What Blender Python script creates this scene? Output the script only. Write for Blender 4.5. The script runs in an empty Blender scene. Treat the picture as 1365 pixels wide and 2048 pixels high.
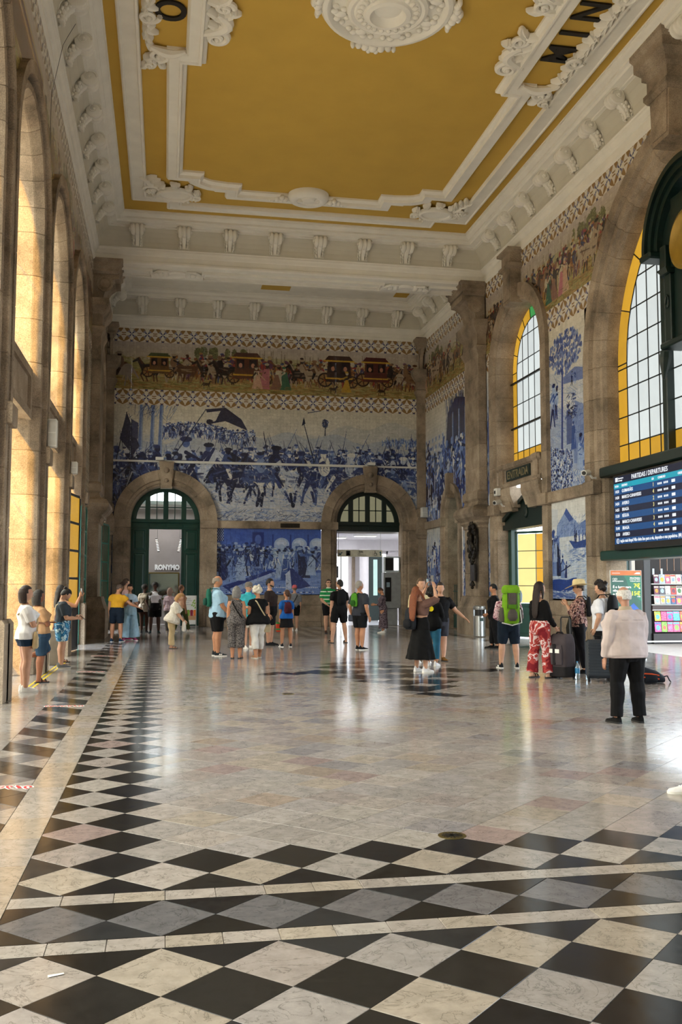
import bpy, bmesh, math, random
import numpy as np
from mathutils import Vector, Matrix
from math import sin, cos, pi, radians, sqrt, atan2
random.seed(7)
SC = bpy.context.scene
COL = SC.collection
# ---------------------------------------------------------------- camera
def make_camera():
    yaw, pitch, roll = radians(10.5366), radians(4.4697), radians(0.0715)
    f = Vector((sin(yaw)*cos(pitch), cos(yaw)*cos(pitch), sin(pitch)))
    r = Vector((cos(yaw), -sin(yaw), 0)); u = r.cross(f)
    r2 = cos(roll)*r + sin(roll)*u; u2 = -sin(roll)*r + cos(roll)*u
    cd = bpy.data.cameras.new('camera'); cam = bpy.data.objects.new('camera', cd); COL.objects.link(cam)
    M = Matrix((r2, u2, -f)).transposed().to_4x4(); M.translation = (0, 0, 1.65)
    cam.matrix_world = M
    cd.sensor_fit = 'VERTICAL'; cd.sensor_height = 36; cd.lens = 1890.04/2048*36
    cd.clip_end = 300
    SC.camera = cam
make_camera()
# ---------------------------------------------------------------- world, sun, daylight, exposure
W = bpy.data.worlds.new('overcast_sky'); SC.world = W; W.use_nodes = True
_bg = W.node_tree.nodes['Background']
_bg.inputs['Color'].default_value = (0.84, 0.93, 1.0, 1); _bg.inputs['Strength'].default_value = 4.0
def sun():
    l = bpy.data.lights.new('sun', 'SUN'); l.energy = 3.0; l.angle = radians(1.0); l.color = (1.0, 0.60, 0.07)
    o = bpy.data.objects.new('sun', l); COL.objects.link(o)
    o.rotation_euler = Vector((0.21, 0.85, -0.30)).to_track_quat('-Z', 'Y').to_euler()
sun()
def area(name, loc, dirv, sx, sy, power, color=(1, 1, 1), portal=False):
    l = bpy.data.lights.new(name, 'AREA'); l.shape = 'RECTANGLE'; l.size = sx; l.size_y = sy; l.energy = power; l.color = color
    if portal: l.cycles.is_portal = True
    o = bpy.data.objects.new(name, l); COL.objects.link(o); o.location = loc
    o.rotation_euler = Vector(dirv).to_track_quat('-Z', 'Y').to_euler()
    return o
SC.view_settings.view_transform = 'Standard'
SC.view_settings.look = 'None'
SC.view_settings.exposure = 1.5
SC.view_settings.gamma = 1.0
SC.view_settings.use_curve_mapping = False
SC.cycles.use_denoising = True
SC.cycles.max_bounces = 8; SC.cycles.diffuse_bounces = 5; SC.cycles.glossy_bounces = 3; SC.cycles.transparent_max_bounces = 12
SC.cycles.sample_clamp_indirect = 6.0
# ---------------------------------------------------------------- dimensions of the hall (metres)
XL, XR, YB, YF = -2.4, 10.75, 38.5, -3.0
CX, CY = 4.175, 17.9
ZC = 13.5
# ---------------------------------------------------------------- helpers
def lin(c):
    if isinstance(c, str):
        c = c.lstrip('#'); c = [int(c[i:i+2], 16)/255 for i in (0, 2, 4)]
    return tuple(x/12.92 if x <= 0.04045 else ((x+0.055)/1.055)**2.4 for x in c[:3])
class MB:
    """collects polygons, then links them as one mesh object"""
    def __init__(s): s.v = []; s.f = []; s.m = []; s.uv = None
    def add(s, vs, fs, mi=0):
        b = len(s.v); s.v += [tuple(p) for p in vs]
        for f in fs: s.f.append([b+i for i in f]); s.m.append(mi)
    def box(s, x0, x1, y0, y1, z0, z1, mi=0):
        s.add([(x0,y0,z0),(x1,y0,z0),(x1,y1,z0),(x0,y1,z0),(x0,y0,z1),(x1,y0,z1),(x1,y1,z1),(x0,y1,z1)],
              [(3,2,1,0),(4,5,6,7),(0,1,5,4),(1,2,6,5),(2,3,7,6),(3,0,4,7)], mi)
    def cbox(s, x0, x1, y0, y1, z0, z1, c=0.01, mi=0):
        """box with chamfered edges"""
        vs = []; xs, ys, zs = (x0,x1), (y0,y1), (z0,z1)
        idx = {}
        for i in (0,1):
            for j in (0,1):
                for k in (0,1):
                    sx, sy, sz = (1,-1)[i], (1,-1)[j], (1,-1)[k]
                    p = (xs[i], ys[j], zs[k])
                    idx[i,j,k,0] = len(vs); vs.append((p[0], p[1]+sy*c, p[2]+sz*c))
                    idx[i,j,k,1] = len(vs); vs.append((p[0]+sx*c, p[1], p[2]+sz*c))
                    idx[i,j,k,2] = len(vs); vs.append((p[0]+sx*c, p[1]+sy*c, p[2]))
        F = []
        for i in (0,1):
            F.append([idx[i,0,0,0], idx[i,1,0,0], idx[i,1,1,0], idx[i,0,1,0]])
            F.append([idx[0,i,0,1], idx[1,i,0,1], idx[1,i,1,1], idx[0,i,1,1]])
            F.append([idx[0,0,i,2], idx[1,0,i,2], idx[1,1,i,2], idx[0,1,i,2]])
        for a in (0,1):
            for b in (0,1):
                F.append([idx[a,b,0,0], idx[a,b,1,0], idx[a,b,1,1], idx[a,b,0,1]])
                F.append([idx[a,0,b,0], idx[a,1,b,0], idx[a,1,b,2], idx[a,0,b,2]])
                F.append([idx[0,a,b,1], idx[1,a,b,1], idx[1,a,b,2], idx[0,a,b,2]])
        for k in [(i,j,k) for i in (0,1) for j in (0,1) for k in (0,1)]:
            F.append([idx[k+(0,)], idx[k+(1,)], idx[k+(2,)]])
        s.add(vs, F, mi)
    def prism(s, poly, T, w0, w1, mi=0):
        n = len(poly)
        s.add([T(u,v,w0) for u,v in poly]+[T(u,v,w1) for u,v in poly],
              [list(range(n)), [2*n-1-i for i in range(n)]]+[(i,(i+1)%n,n+(i+1)%n,n+i) for i in range(n)], mi)
    def loft(s, rings, caps=True, mi=0, closed=True):
        n = len(rings[0]); vs = [p for r in rings for p in r]; F = []
        for k in range(len(rings)-1):
            for i in range(n if closed else n-1):
                j = (i+1) % n; F.append((k*n+i, k*n+j, (k+1)*n+j, (k+1)*n+i))
        if caps and closed: F.append(list(range(n-1,-1,-1))); F.append([(len(rings)-1)*n+i for i in range(n)])
        s.add(vs, F, mi)
    def tube(s, path, rad, n=8, mi=0, caps=True, flat=1.0):
        path = [Vector(p) for p in path]; m = len(path)
        if not hasattr(rad, '__len__'): rad = [rad]*m
        rad = [float(q) for q in rad]
        rings = []; prev = None
        for i in range(m):
            t = (path[min(i+1,m-1)]-path[max(i-1,0)])
            t = t.normalized() if t.length > 1e-9 else Vector((0,0,1))
            if prev is None:
                a = Vector((0,0,1)) if abs(t.z) < .9 else Vector((1,0,0)); x = t.cross(a).normalized()
            else: x = (prev - t*prev.dot(t)).normalized()
            prev = x; y = t.cross(x)
            rings.append([path[i]+rad[i]*(cos(2*pi*k/n)*x+flat*sin(2*pi*k/n)*y) for k in range(n)])
        s.loft(rings, caps, mi)
    def lathe(s, prof, T, n=24, mi=0, a0=0.0, a1=2*pi):
        """prof [(r,h)]; T(x,y,h)->xyz"""
        full = abs(a1-a0-2*pi) < 1e-6; m = n if full else n+1
        rings = [[T(r*cos(a0+(a1-a0)*k/n), r*sin(a0+(a1-a0)*k/n), h) for k in range(m)] for r,h in prof]
        s.loft(rings, full, mi, closed=full)
    def ell(s, c, r, n=10, m=6, mi=0, M=None):
        c = Vector(c); rings = []
        for j in range(m+1):
            ph = -pi/2+pi*j/m; cr = max(cos(ph), 0.04)
            ring = []
            for i in range(n):
                p = Vector((r[0]*cr*cos(2*pi*i/n), r[1]*cr*sin(2*pi*i/n), r[2]*sin(ph)))
                if M is not None: p = M @ p
                ring.append(c+p)
            rings.append(ring)
        s.loft(rings, True, mi)
    def build(s, name, mats, parent=None, smooth=False, recalc=True, kind=None, tints=None):
        me = bpy.data.meshes.new(name); me.from_pydata([tuple(p) for p in s.v], [], s.f)
        if not isinstance(mats, (list, tuple)): mats = [mats]
        for m in mats: me.materials.append(m)
        if len(mats) > 1: me.polygons.foreach_set('material_index', s.m)
        if s.uv is not None:
            l = me.uv_layers.new(name='UVMap'); l.data.foreach_set('uv', [c for q in s.uv for c in q])
        if recalc:
            bm = bmesh.new(); bm.from_mesh(me); bmesh.ops.recalc_face_normals(bm, faces=bm.faces); bm.to_mesh(me); bm.free()
        if smooth: shade(me)
        o = bpy.data.objects.new(name, me); COL.objects.link(o)
        if parent is not None: o.parent = parent
        if kind: o['kind'] = kind
        return o
def shade(me, ang=40):
    me.polygons.foreach_set('use_smooth', [True]*len(me.polygons))
    try: me.set_sharp_from_angle(angle=radians(ang))
    except Exception: pass
def empty(name, loc=(0,0,0), rz=0.0, parent=None):
    o = bpy.data.objects.new(name, None); COL.objects.link(o); o.location = loc; o.rotation_euler = (0,0,rz); o.empty_display_size = .2
    if parent is not None: o.parent = parent
    return o
def tag(o, label, cat, group=None):
    o['label'] = label; o['category'] = cat
    if group: o['group'] = group
    return o
def struct(name, loc=(0,0,0)):
    o = empty(name, loc); o['kind'] = 'structure'; return o
def inst(src, parent, M=None, name=None):
    c = src.copy(); COL.objects.link(c); c.parent = parent
    if name: c.name = name
    if M is not None: c.matrix_local = M
    return c
def TB(u,v,w): return (u, YB-w, v)
def TR(u,v,w): return (XR-w, u, v)
def TL(u,v,w): return (XL+w, u, v)
def text_mesh(name, s, size, mat, M, parent=None, align='CENTER', extrude=0.004, sx=1.0, bold=0.0):
    cu = bpy.data.curves.new(name, 'FONT'); cu.body = s; cu.size = size; cu.align_x = align; cu.align_y = 'CENTER'; cu.extrude = extrude; cu.resolution_u = 2; cu.offset = bold
    cu.resolution_u = 5 if size > .3 else 2; t = bpy.data.objects.new(name+'_tmp', cu); COL.objects.link(t)
    dg = bpy.context.evaluated_depsgraph_get(); me = bpy.data.meshes.new_from_object(t.evaluated_get(dg))
    bpy.data.objects.remove(t); bpy.data.curves.remove(cu)
    me.materials.clear(); me.materials.append(mat); me.name = name
    o = bpy.data.objects.new(name, me); COL.objects.link(o)
    if parent is not None: o.parent = parent
    o.matrix_local = M @ Matrix.Diagonal((sx,1,1,1))
    return o
def frame(xdir, ydir, loc):
    x = Vector(xdir).normalized(); y = Vector(ydir).normalized(); z = x.cross(y)
    M = Matrix((x,y,z)).transposed().to_4x4(); M.translation = loc; return M
# ---------------------------------------------------------------- materials
def nmat(name):
    m = bpy.data.materials.new(name); m.use_nodes = True
    nt = m.node_tree; return m, nt, nt.nodes['Principled BSDF']
def N(nt, typ, **kw):
    n = nt.nodes.new(typ)
    for k, v in kw.items():
        if k.startswith('i_'): n.inputs[k[2:]].default_value = v
        else: setattr(n, k, v)
    return n
def mat(name, col, rough=0.6, var=0.12, scale=6.0, metal=0.0, bump=0.0, bscale=40.0, emit=0.0, spec=0.5, coat=0.0, objvar=0.0, detail=4):
    m, nt, b = nmat(name); c = lin(col); L = nt.links
    b.inputs['Roughness'].default_value = rough; b.inputs['Metallic'].default_value = metal
    b.inputs['Specular IOR Level'].default_value = spec; b.inputs['Coat Weight'].default_value = coat
    geo = N(nt, 'ShaderNodeNewGeometry')
    nz = N(nt, 'ShaderNodeTexNoise', i_Scale=scale, i_Detail=detail); L.new(geo.outputs['Position'], nz.inputs['Vector'])
    mr = N(nt, 'ShaderNodeMapRange'); L.new(nz.outputs['Fac'], mr.inputs['Value'])
    mr.inputs['From Min'].default_value = .3; mr.inputs['From Max'].default_value = .7
    mr.inputs['To Min'].default_value = 1-var; mr.inputs['To Max'].default_value = 1+var
    out = mr.outputs['Result']
    if objvar:
        oi = N(nt, 'ShaderNodeObjectInfo'); m2 = N(nt, 'ShaderNodeMapRange'); L.new(oi.outputs['Random'], m2.inputs['Value'])
        m2.inputs['To Min'].default_value = 1-objvar; m2.inputs['To Max'].default_value = 1+objvar
        mu = N(nt, 'ShaderNodeMath', operation='MULTIPLY'); L.new(out, mu.inputs[0]); L.new(m2.outputs['Result'], mu.inputs[1]); out = mu.outputs[0]
    mx = N(nt, 'ShaderNodeVectorMath', operation='SCALE'); mx.inputs[0].default_value = c; L.new(out, mx.inputs['Scale'])
    L.new(mx.outputs['Vector'], b.inputs['Base Color'])
    if emit:
        b.inputs['Emission Color'].default_value = (*c, 1); b.inputs['Emission Strength'].default_value = emit
    if bump:
        n2 = N(nt, 'ShaderNodeTexNoise', i_Scale=bscale, i_Detail=3.0); L.new(geo.outputs['Position'], n2.inputs['Vector'])
        bp = N(nt, 'ShaderNodeBump', i_Strength=bump, i_Distance=0.02); L.new(n2.outputs['Fac'], bp.inputs['Height']); L.new(bp.outputs['Normal'], b.inputs['Normal'])
    return m
def stone_mat():
    m, nt, b = nmat('granite'); L = nt.links
    geo = N(nt, 'ShaderNodeNewGeometry'); oi = N(nt, 'ShaderNodeObjectInfo')
    n1 = N(nt, 'ShaderNodeTexNoise', i_Scale=1.1, i_Detail=5.0, i_Roughness=.65); L.new(geo.outputs['Position'], n1.inputs['Vector'])
    n2 = N(nt, 'ShaderNodeTexNoise', i_Scale=55.0, i_Detail=2.0); L.new(geo.outputs['Position'], n2.inputs['Vector'])
    cr = N(nt, 'ShaderNodeValToRGB'); L.new(n1.outputs['Fac'], cr.inputs['Fac'])
    e = cr.color_ramp.elements; e[0].position = .3; e[0].color = (*lin('#655a4c'), 1); e[1].position = .72; e[1].color = (*lin('#b0a08c'), 1)
    k = cr.color_ramp.elements.new(.5); k.color = (*lin('#928270'), 1)
    a = N(nt, 'ShaderNodeMapRange'); L.new(n2.outputs['Fac'], a.inputs['Value'])
    for i, v in (('From Min', .3), ('From Max', .7), ('To Min', .72), ('To Max', 1.25)): a.inputs[i].default_value = v
    r = N(nt, 'ShaderNodeMapRange'); L.new(oi.outputs['Random'], r.inputs['Value']); r.inputs['To Min'].default_value = .86; r.inputs['To Max'].default_value = 1.12
    mu = N(nt, 'ShaderNodeMath', operation='MULTIPLY'); L.new(a.outputs[0], mu.inputs[0]); L.new(r.outputs[0], mu.inputs[1])
    sc = N(nt, 'ShaderNodeVectorMath', operation='SCALE'); L.new(cr.outputs['Color'], sc.inputs[0]); L.new(mu.outputs[0], sc.inputs['Scale'])
    L.new(sc.outputs['Vector'], b.inputs['Base Color']); b.inputs['Roughness'].default_value = .8; b.inputs['Specular IOR Level'].default_value = .3
    bp = N(nt, 'ShaderNodeBump', i_Strength=.25, i_Distance=0.01); L.new(n2.outputs['Fac'], bp.inputs['Height']); L.new(bp.outputs['Normal'], b.inputs['Normal'])
    return m
def marble_mat(name='marble', rough=.13):
    m, nt, b = nmat(name); L = nt.links
    b.inputs['Specular IOR Level'].default_value = .38; at = N(nt, 'ShaderNodeVertexColor', layer_name='tint'); geo = N(nt, 'ShaderNodeNewGeometry')
    n1 = N(nt, 'ShaderNodeTexNoise', i_Scale=3.4, i_Detail=7.0, i_Roughness=.62, i_Distortion=2.2); L.new(geo.outputs['Position'], n1.inputs['Vector'])
    # thin veins where the distorted noise crosses its middle
    v = N(nt, 'ShaderNodeMath', operation='SUBTRACT'); L.new(n1.outputs['Fac'], v.inputs[0]); v.inputs[1].default_value = .5
    ab = N(nt, 'ShaderNodeMath', operation='ABSOLUTE'); L.new(v.outputs[0], ab.inputs[0])
    vr = N(nt, 'ShaderNodeMapRange'); L.new(ab.outputs[0], vr.inputs['Value'])
    for i, x in (('From Min', .0), ('From Max', .016), ('To Min', .55), ('To Max', 1.0)): vr.inputs[i].default_value = x
    n2 = N(nt, 'ShaderNodeTexNoise', i_Scale=9.0, i_Detail=5.0, i_Roughness=.7); L.new(geo.outputs['Position'], n2.inputs['Vector'])
    mr = N(nt, 'ShaderNodeMapRange'); L.new(n2.outputs['Fac'], mr.inputs['Value'])
    for i, x in (('From Min', .3), ('From Max', .7), ('To Min', .78), ('To Max', 1.16)): mr.inputs[i].default_value = x
    mu = N(nt, 'ShaderNodeMath', operation='MULTIPLY'); L.new(vr.outputs[0], mu.inputs[0]); L.new(mr.outputs[0], mu.inputs[1])
    sc = N(nt, 'ShaderNodeVectorMath', operation='SCALE'); L.new(at.outputs['Color'], sc.inputs[0]); L.new(mu.outputs[0], sc.inputs['Scale'])
    L.new(sc.outputs['Vector'], b.inputs['Base Color'])
    rr = N(nt, 'ShaderNodeMapRange'); L.new(n2.outputs['Fac'], rr.inputs['Value'])
    for i, x in (('From Min', .3), ('From Max', .7), ('To Min', rough*.75), ('To Max', rough*1.4)): rr.inputs[i].default_value = x
    L.new(rr.outputs[0], b.inputs['Roughness'])
    n3 = N(nt, 'ShaderNodeTexNoise', i_Scale=3.0, i_Detail=2.0); L.new(geo.outputs['Position'], n3.inputs['Vector'])
    bp = N(nt, 'ShaderNodeBump', i_Strength=.06, i_Distance=0.02); L.new(n3.outputs['Fac'], bp.inputs['Height']); L.new(bp.outputs['Normal'], b.inputs['Normal'])
    return m
def img_mat(name, arr, rough=.22, tile=None, repeat=False):
    """painted print from an array made here (H,W,3 in sRGB); tile = (nu, nv) glazed tiles across it"""
    h, w = arr.shape[:2]
    im = bpy.data.images.new(name, w, h, alpha=False); px = np.ones((h, w, 4), np.float32); px[..., :3] = np.clip(arr[::-1], 0, 1)
    im.pixels.foreach_set(px.ravel()); im.update(); im.pack()
    m, nt, b = nmat(name); L = nt.links
    t = N(nt, 'ShaderNodeTexImage'); t.image = im; t.extension = 'REPEAT' if repeat else 'EXTEND'
    uv = N(nt, 'ShaderNodeUVMap', uv_map='UVMap'); L.new(uv.outputs['UV'], t.inputs['Vector'])
    L.new(t.outputs['Color'], b.inputs['Base Color']); b.inputs['Roughness'].default_value = rough
    if tile:
        br = N(nt, 'ShaderNodeTexBrick'); br.offset = 0; br.squash = 1
        br.inputs['Scale'].default_value = 1.0; br.inputs['Brick Width'].default_value = 1/tile[0]; br.inputs['Row Height'].default_value = 1/tile[1]
        br.inputs['Mortar Size'].default_value = .02/tile[1]; br.inputs['Mortar Smooth'].default_value = .3
        L.new(uv.outputs['UV'], br.inputs['Vector'])
        bp = N(nt, 'ShaderNodeBump', i_Strength=.5, i_Distance=.004); bp.invert = True
        L.new(br.outputs['Fac'], bp.inputs['Height']); L.new(bp.outputs['Normal'], b.inputs['Normal'])
    return m
def emit_mat(name, col, s, var=.0, scale=3.0):
    m, nt, b = nmat(name); L = nt.links; c = lin(col)
    b.inputs['Base Color'].default_value = (*[x*.15 for x in c], 1); b.inputs['Roughness'].default_value = .25
    b.inputs['Emission Color'].default_value = (*c, 1); b.inputs['Emission Strength'].default_value = s
    if var:
        oi = N(nt, 'ShaderNodeObjectInfo'); geo = N(nt, 'ShaderNodeNewGeometry')
        nz = N(nt, 'ShaderNodeTexNoise', i_Scale=scale); L.new(geo.outputs['Position'], nz.inputs['Vector'])
        ad = N(nt, 'ShaderNodeMath', operation='ADD'); L.new(oi.outputs['Random'], ad.inputs[0]); L.new(nz.outputs['Fac'], ad.inputs[1])
        mr = N(nt, 'ShaderNodeMapRange'); L.new(ad.outputs[0], mr.inputs['Value']); mr.inputs['From Max'].default_value = 1.5
        mr.inputs['To Min'].default_value = s*(1-var); mr.inputs['To Max'].default_value = s*(1+var)
        L.new(mr.outputs[0], b.inputs['Emission Strength'])
    return m
def glass_mat(name, col, refl=.06):
    m = bpy.data.materials.new(name); m.use_nodes = True; nt = m.node_tree; nt.nodes.clear(); L = nt.links
    o = N(nt, 'ShaderNodeOutputMaterial'); t = N(nt, 'ShaderNodeBsdfTransparent'); t.inputs['Color'].default_value = (*col, 1)
    g = N(nt, 'ShaderNodeBsdfGlossy'); g.inputs['Roughness'].default_value = .03
    mx = N(nt, 'ShaderNodeMixShader'); mx.inputs['Fac'].default_value = refl
    L.new(t.outputs[0], mx.inputs[1]); L.new(g.outputs[0], mx.inputs[2]); L.new(mx.outputs[0], o.inputs['Surface'])
    return m
M = {}
M['stone'] = stone_mat()
M['marble'] = marble_mat()
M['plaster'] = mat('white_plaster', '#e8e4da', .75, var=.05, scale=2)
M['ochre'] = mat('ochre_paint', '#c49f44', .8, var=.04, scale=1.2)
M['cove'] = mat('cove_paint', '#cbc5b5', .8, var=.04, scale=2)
M['plain'] = mat('cream_wall', '#c9c2b6', .8, var=.05, scale=1.5)
M['grout'] = mat('grout', '#6d6660', .7, var=.15)
M['green'] = mat('green_paint', '#0d3b34', .35, var=.15, scale=3)
M['darkgreen'] = mat('dark_green_iron', '#0c211d', .4, var=.2, scale=8)
M['iron'] = mat('black_iron', '#15191a', .45, var=.1)
M['pane'] = emit_mat('frosted_glass_glow', '#e9f2f2', .27, var=.12)  # this and the next three glow by emission in place of daylight behind
M['amber'] = emit_mat('amber_glass_glow', '#cf9d30', .30, var=.22)
M['greenglass'] = emit_mat('green_glass_glow', '#3f9a52', .3)
M['teal'] = emit_mat('pale_teal_glass_glow', '#bfe2dd', .3, var=.2)
M['clear'] = glass_mat('clear_glass', (.93, .95, .94))
M['warm'] = glass_mat('pale_amber_glass', (1.0, .95, .85), .04)
M['bronze'] = mat('bronze', '#2a241d', .45, var=.3, scale=14, metal=.6, bump=.4, bscale=30)
M['brass'] = mat('brass', '#6f6136', .4, var=.25, scale=60, metal=.7)
M['whitebox'] = mat('white_plastic', '#d6d6d2', .5, var=.03)
M['black'] = mat('black_paint', '#101012', .4, var=.1)
M['letter'] = mat('black_letters', '#15130f', .6, var=.1)
M['white'] = mat('white_print', '#f2f2ee', .5, var=.02)
M['steel'] = mat('brushed_steel', '#b9bcbd', .3, var=.08, metal=.85, scale=30)
# ---------------------------------------------------------------- painted tile pictures (drawn here stroke by stroke)
class Cv:
    def __init__(s, w, h, seed):
        s.w, s.h = w, h; s.a = np.zeros((h, w, 3), np.float32); s.r = np.random.RandomState(seed)
    def noise(s, cell, oct=3):
        out = np.zeros((s.h, s.w), np.float32); amp = 1; tot = 0
        for _ in range(oct):
            gw, gh = max(2, int(s.w/cell)+2), max(2, int(s.h/cell)+2)
            g = s.r.rand(gh, gw).astype(np.float32)
            x = np.linspace(0, gw-1.001, s.w); y = np.linspace(0, gh-1.001, s.h)
            xi, yi = x.astype(int), y.astype(int); fx, fy = x-xi, y-yi
            fx = fx*fx*(3-2*fx); fy = (fy*fy*(3-2*fy))[:, None]
            t = g[yi][:, xi]*(1-fx)+g[yi][:, xi+1]*fx; b = g[yi+1][:, xi]*(1-fx)+g[yi+1][:, xi+1]*fx
            out += amp*(t*(1-fy)+b*fy); tot += amp; amp *= .55; cell = max(2, cell/2.1)
        return out/tot
    def wash(s, top, bot, n=.08, cell=60):
        t = np.linspace(0, 1, s.h)[:, None, None]; s.a[:] = np.array(top)*(1-t)+np.array(bot)*t
        s.a += (s.noise(cell)-.5)[..., None]*n*2
    def _win(s, x0, x1, y0, y1):
        x0, x1, y0, y1 = max(0, int(x0)), min(s.w, int(x1)+2), max(0, int(y0)), min(s.h, int(y1)+2)
        if x0 >= x1 or y0 >= y1: return None
        Y, X = np.mgrid[y0:y1, x0:x1].astype(np.float32); return X, Y, (slice(y0, y1), slice(x0, x1))
    def _mix(s, sl, al, col):
        al = al[..., None]; s.a[sl] = s.a[sl]*(1-al)+np.asarray(col, np.float32)*al
    def ell(s, x, y, rx, ry, col, al=1.0, ang=0.0):
        R = max(rx, ry)+2; w = s._win(x-R, x+R, y-R, y+R)
        if w is None: return
        X, Y, sl = w; c, k = cos(ang), sin(ang); u = ((X-x)*c+(Y-y)*k)/rx; v = (-(X-x)*k+(Y-y)*c)/ry
        d = np.sqrt(u*u+v*v); s._mix(sl, np.clip((1-d)*min(rx, ry)+.5, 0, 1)*al, col)
    def line(s, x0, y0, x1, y1, w0, w1, col, al=1.0):
        R = max(w0, w1)+2; w = s._win(min(x0,x1)-R, max(x0,x1)+R, min(y0,y1)-R, max(y0,y1)+R)
        if w is None: return
        X, Y, sl = w; dx, dy = x1-x0, y1-y0; L2 = dx*dx+dy*dy+1e-6
        t = np.clip(((X-x0)*dx+(Y-y0)*dy)/L2, 0, 1); d = np.hypot(X-x0-t*dx, Y-y0-t*dy)
        s._mix(sl, np.clip((w0+(w1-w0)*t)/2-d+.5, 0, 1)*al, col)
    def poly(s, pts, col, al=1.0):
        xs = [p[0] for p in pts]; ys = [p[1] for p in pts]; w = s._win(min(xs)-1, max(xs)+1, min(ys)-1, max(ys)+1)
        if w is None: return
        X, Y, sl = w; ins = np.zeros(X.shape, bool); n = len(pts)
        for i in range(n):
            xa, ya = pts[i]; xb, yb = pts[(i+1) % n]
            if ya == yb: continue
            c = ((ya > Y) != (yb > Y)) & (X < (xb-xa)*(Y-ya)/(yb-ya)+xa); ins ^= c
        s._mix(sl, ins.astype(np.float32)*al, col)
    def pick(s, pal): return pal[s.r.randint(len(pal))]
    def figure(s, x, y, h, pal, robe=False):
        """standing figure, feet at (x,y)"""
        r = s.r; c = s.pick(pal); d = s.pick(pal); lean = r.uniform(-.12, .12)*h
        if robe: s.poly([(x-.2*h, y), (x+.2*h, y), (x+.1*h+lean, y-.78*h), (x-.1*h+lean, y-.78*h)], c, .95)
        else:
            for k in (-1, 1): s.line(x+lean*.5, y-.48*h, x+k*r.uniform(.04, .16)*h, y, .11*h, .06*h, d, .95)
            s.ell(x+lean*.8, y-.62*h, .13*h, .22*h, c, .95, r.uniform(-.2, .2))
        for k in (-1, 1):
            if r.rand() < .7: s.line(x+lean, y-.74*h, x+k*r.uniform(.12, .32)*h, y-r.uniform(.4, .85)*h, .08*h, .05*h, s.pick(pal), .9)
        s.ell(x+lean*1.2, y-.9*h, .07*h, .085*h, s.pick(pal), 1); s.ell(x+lean*1.2-.02*h, y-.96*h, .085*h, .05*h, d, .9)
        for _ in range(3): s.line(x+r.uniform(-.12,.12)*h, y-r.uniform(.3,.75)*h, x+r.uniform(-.14,.14)*h, y-r.uniform(.05,.6)*h, .035*h, .02*h, s.pick(pal), .8)
    def horse(s, x, y, h, pal, flip=1, rider=True):
        r = s.r; c = s.pick(pal); d = s.pick(pal); f = flip; q = lambda a, b: (x+f*a*h, y-b*h)
        for a in (-.34, -.26, .26, .34):
            kx = a+r.uniform(-.16, .16); kb = .25; p0, p1, p2 = q(a, .5), q(kx, kb), q(kx+r.uniform(-.14, .06), 0)
            s.line(*p0, *p1, .12*h, .07*h, c, 1); s.line(*p1, *p2, .06*h, .05*h, d, 1)
        s.ell(*q(0, .56), .42*h, .19*h, c, 1, -.08*f); s.ell(*q(-.28, .6), .2*h, .2*h, c, 1)
        s.line(*q(.32, .62), *q(.52, .95), .24*h, .14*h, c, 1); s.line(*q(.5, .97), *q(.72, .84), .13*h, .08*h, c, 1)
        s.line(*q(.36, .78), *q(.5, 1.02), .08*h, .05*h, d, 1); s.line(*q(-.45, .62), *q(-.66, .28), .1*h, .04*h, d, 1)
        s.line(*q(-.2, .52), *q(.3, .5), .1*h, .06*h, d, .5)
        for _ in range(4): s.line(*q(r.uniform(-.4,.35), r.uniform(.45,.72)), *q(r.uniform(-.4,.35), r.uniform(.42,.7)), .05*h, .03*h, s.pick(pal), .55)
        if rider:
            c2 = s.pick(pal); s.line(*q(0, .62), *q(.08, .4), .12*h, .08*h, s.pick(pal), 1)
            s.ell(*q(-.02, .86), .14*h, .22*h, c2, 1); s.ell(*q(0, 1.12), .07*h, .08*h, s.pick(pal), 1); s.ell(*q(0, 1.19), .11*h, .05*h, d, 1)
            s.line(*q(0, .95), *q(.28, .8), .07*h, .05*h, s.pick(pal), 1)
    def tree(s, x, y, h, pal, tw=.05, spread=.3):
        r = s.r; t = s.pick(pal); s.line(x, y, x+r.uniform(-.03,.03)*h, y-h, tw*h, tw*h*.4, t, 1)
        for _ in range(14):
            b = r.uniform(.45, 1); s.line(x, y-(b-.12)*h, x+r.uniform(-1,1)*spread*h, y-(b+.05)*h, .016*h, .006*h, t, .9)
        for _ in range(90):
            a = r.uniform(0, 2*pi); q = sqrt(r.rand())
            s.ell(x+cos(a)*q*spread*h, y-.78*h+sin(a)*q*.27*h, r.uniform(.02,.06)*h, r.uniform(.015,.04)*h, s.pick(pal), .75, r.uniform(0, 3))
    def dabs(s, n, x0, x1, y0, y1, ln, wd, pal, al=.6, ang=0.0, da=.4):
        r = s.r
        for _ in range(n):
            x, y = r.uniform(x0, x1), r.uniform(y0, y1); a = ang+r.normal()*da; l = ln*r.uniform(.4, 1.5)
            s.line(x-cos(a)*l/2, y-sin(a)*l/2, x+cos(a)*l/2, y+sin(a)*l/2, wd*r.uniform(.5,1.5), wd*.4, s.pick(pal), al*r.uniform(.5, 1))
    def coach(s, x, y, h, body, roof, flip=1):
        for a in (-.45, .42):
            R = .2*h if a > 0 else .24*h; cx_ = x+flip*a*h
            s.ell(cx_, y-R, R, R, (.18,.11,.07)); s.ell(cx_, y-R, R*.8, R*.8, (.55,.42,.26)); 
            for k in range(6): s.line(cx_, y-R, cx_+R*.85*cos(k*pi/3+.3), y-R+R*.85*sin(k*pi/3+.3), .03*h, .03*h, (.2,.12,.08))
            s.ell(cx_, y-R, R*.2, R*.2, (.5,.2,.1))
        s.poly([(x-.5*h, y-.32*h), (x+.5*h, y-.32*h), (x+.42*h, y-.18*h), (x-.42*h, y-.18*h)], body)
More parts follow.
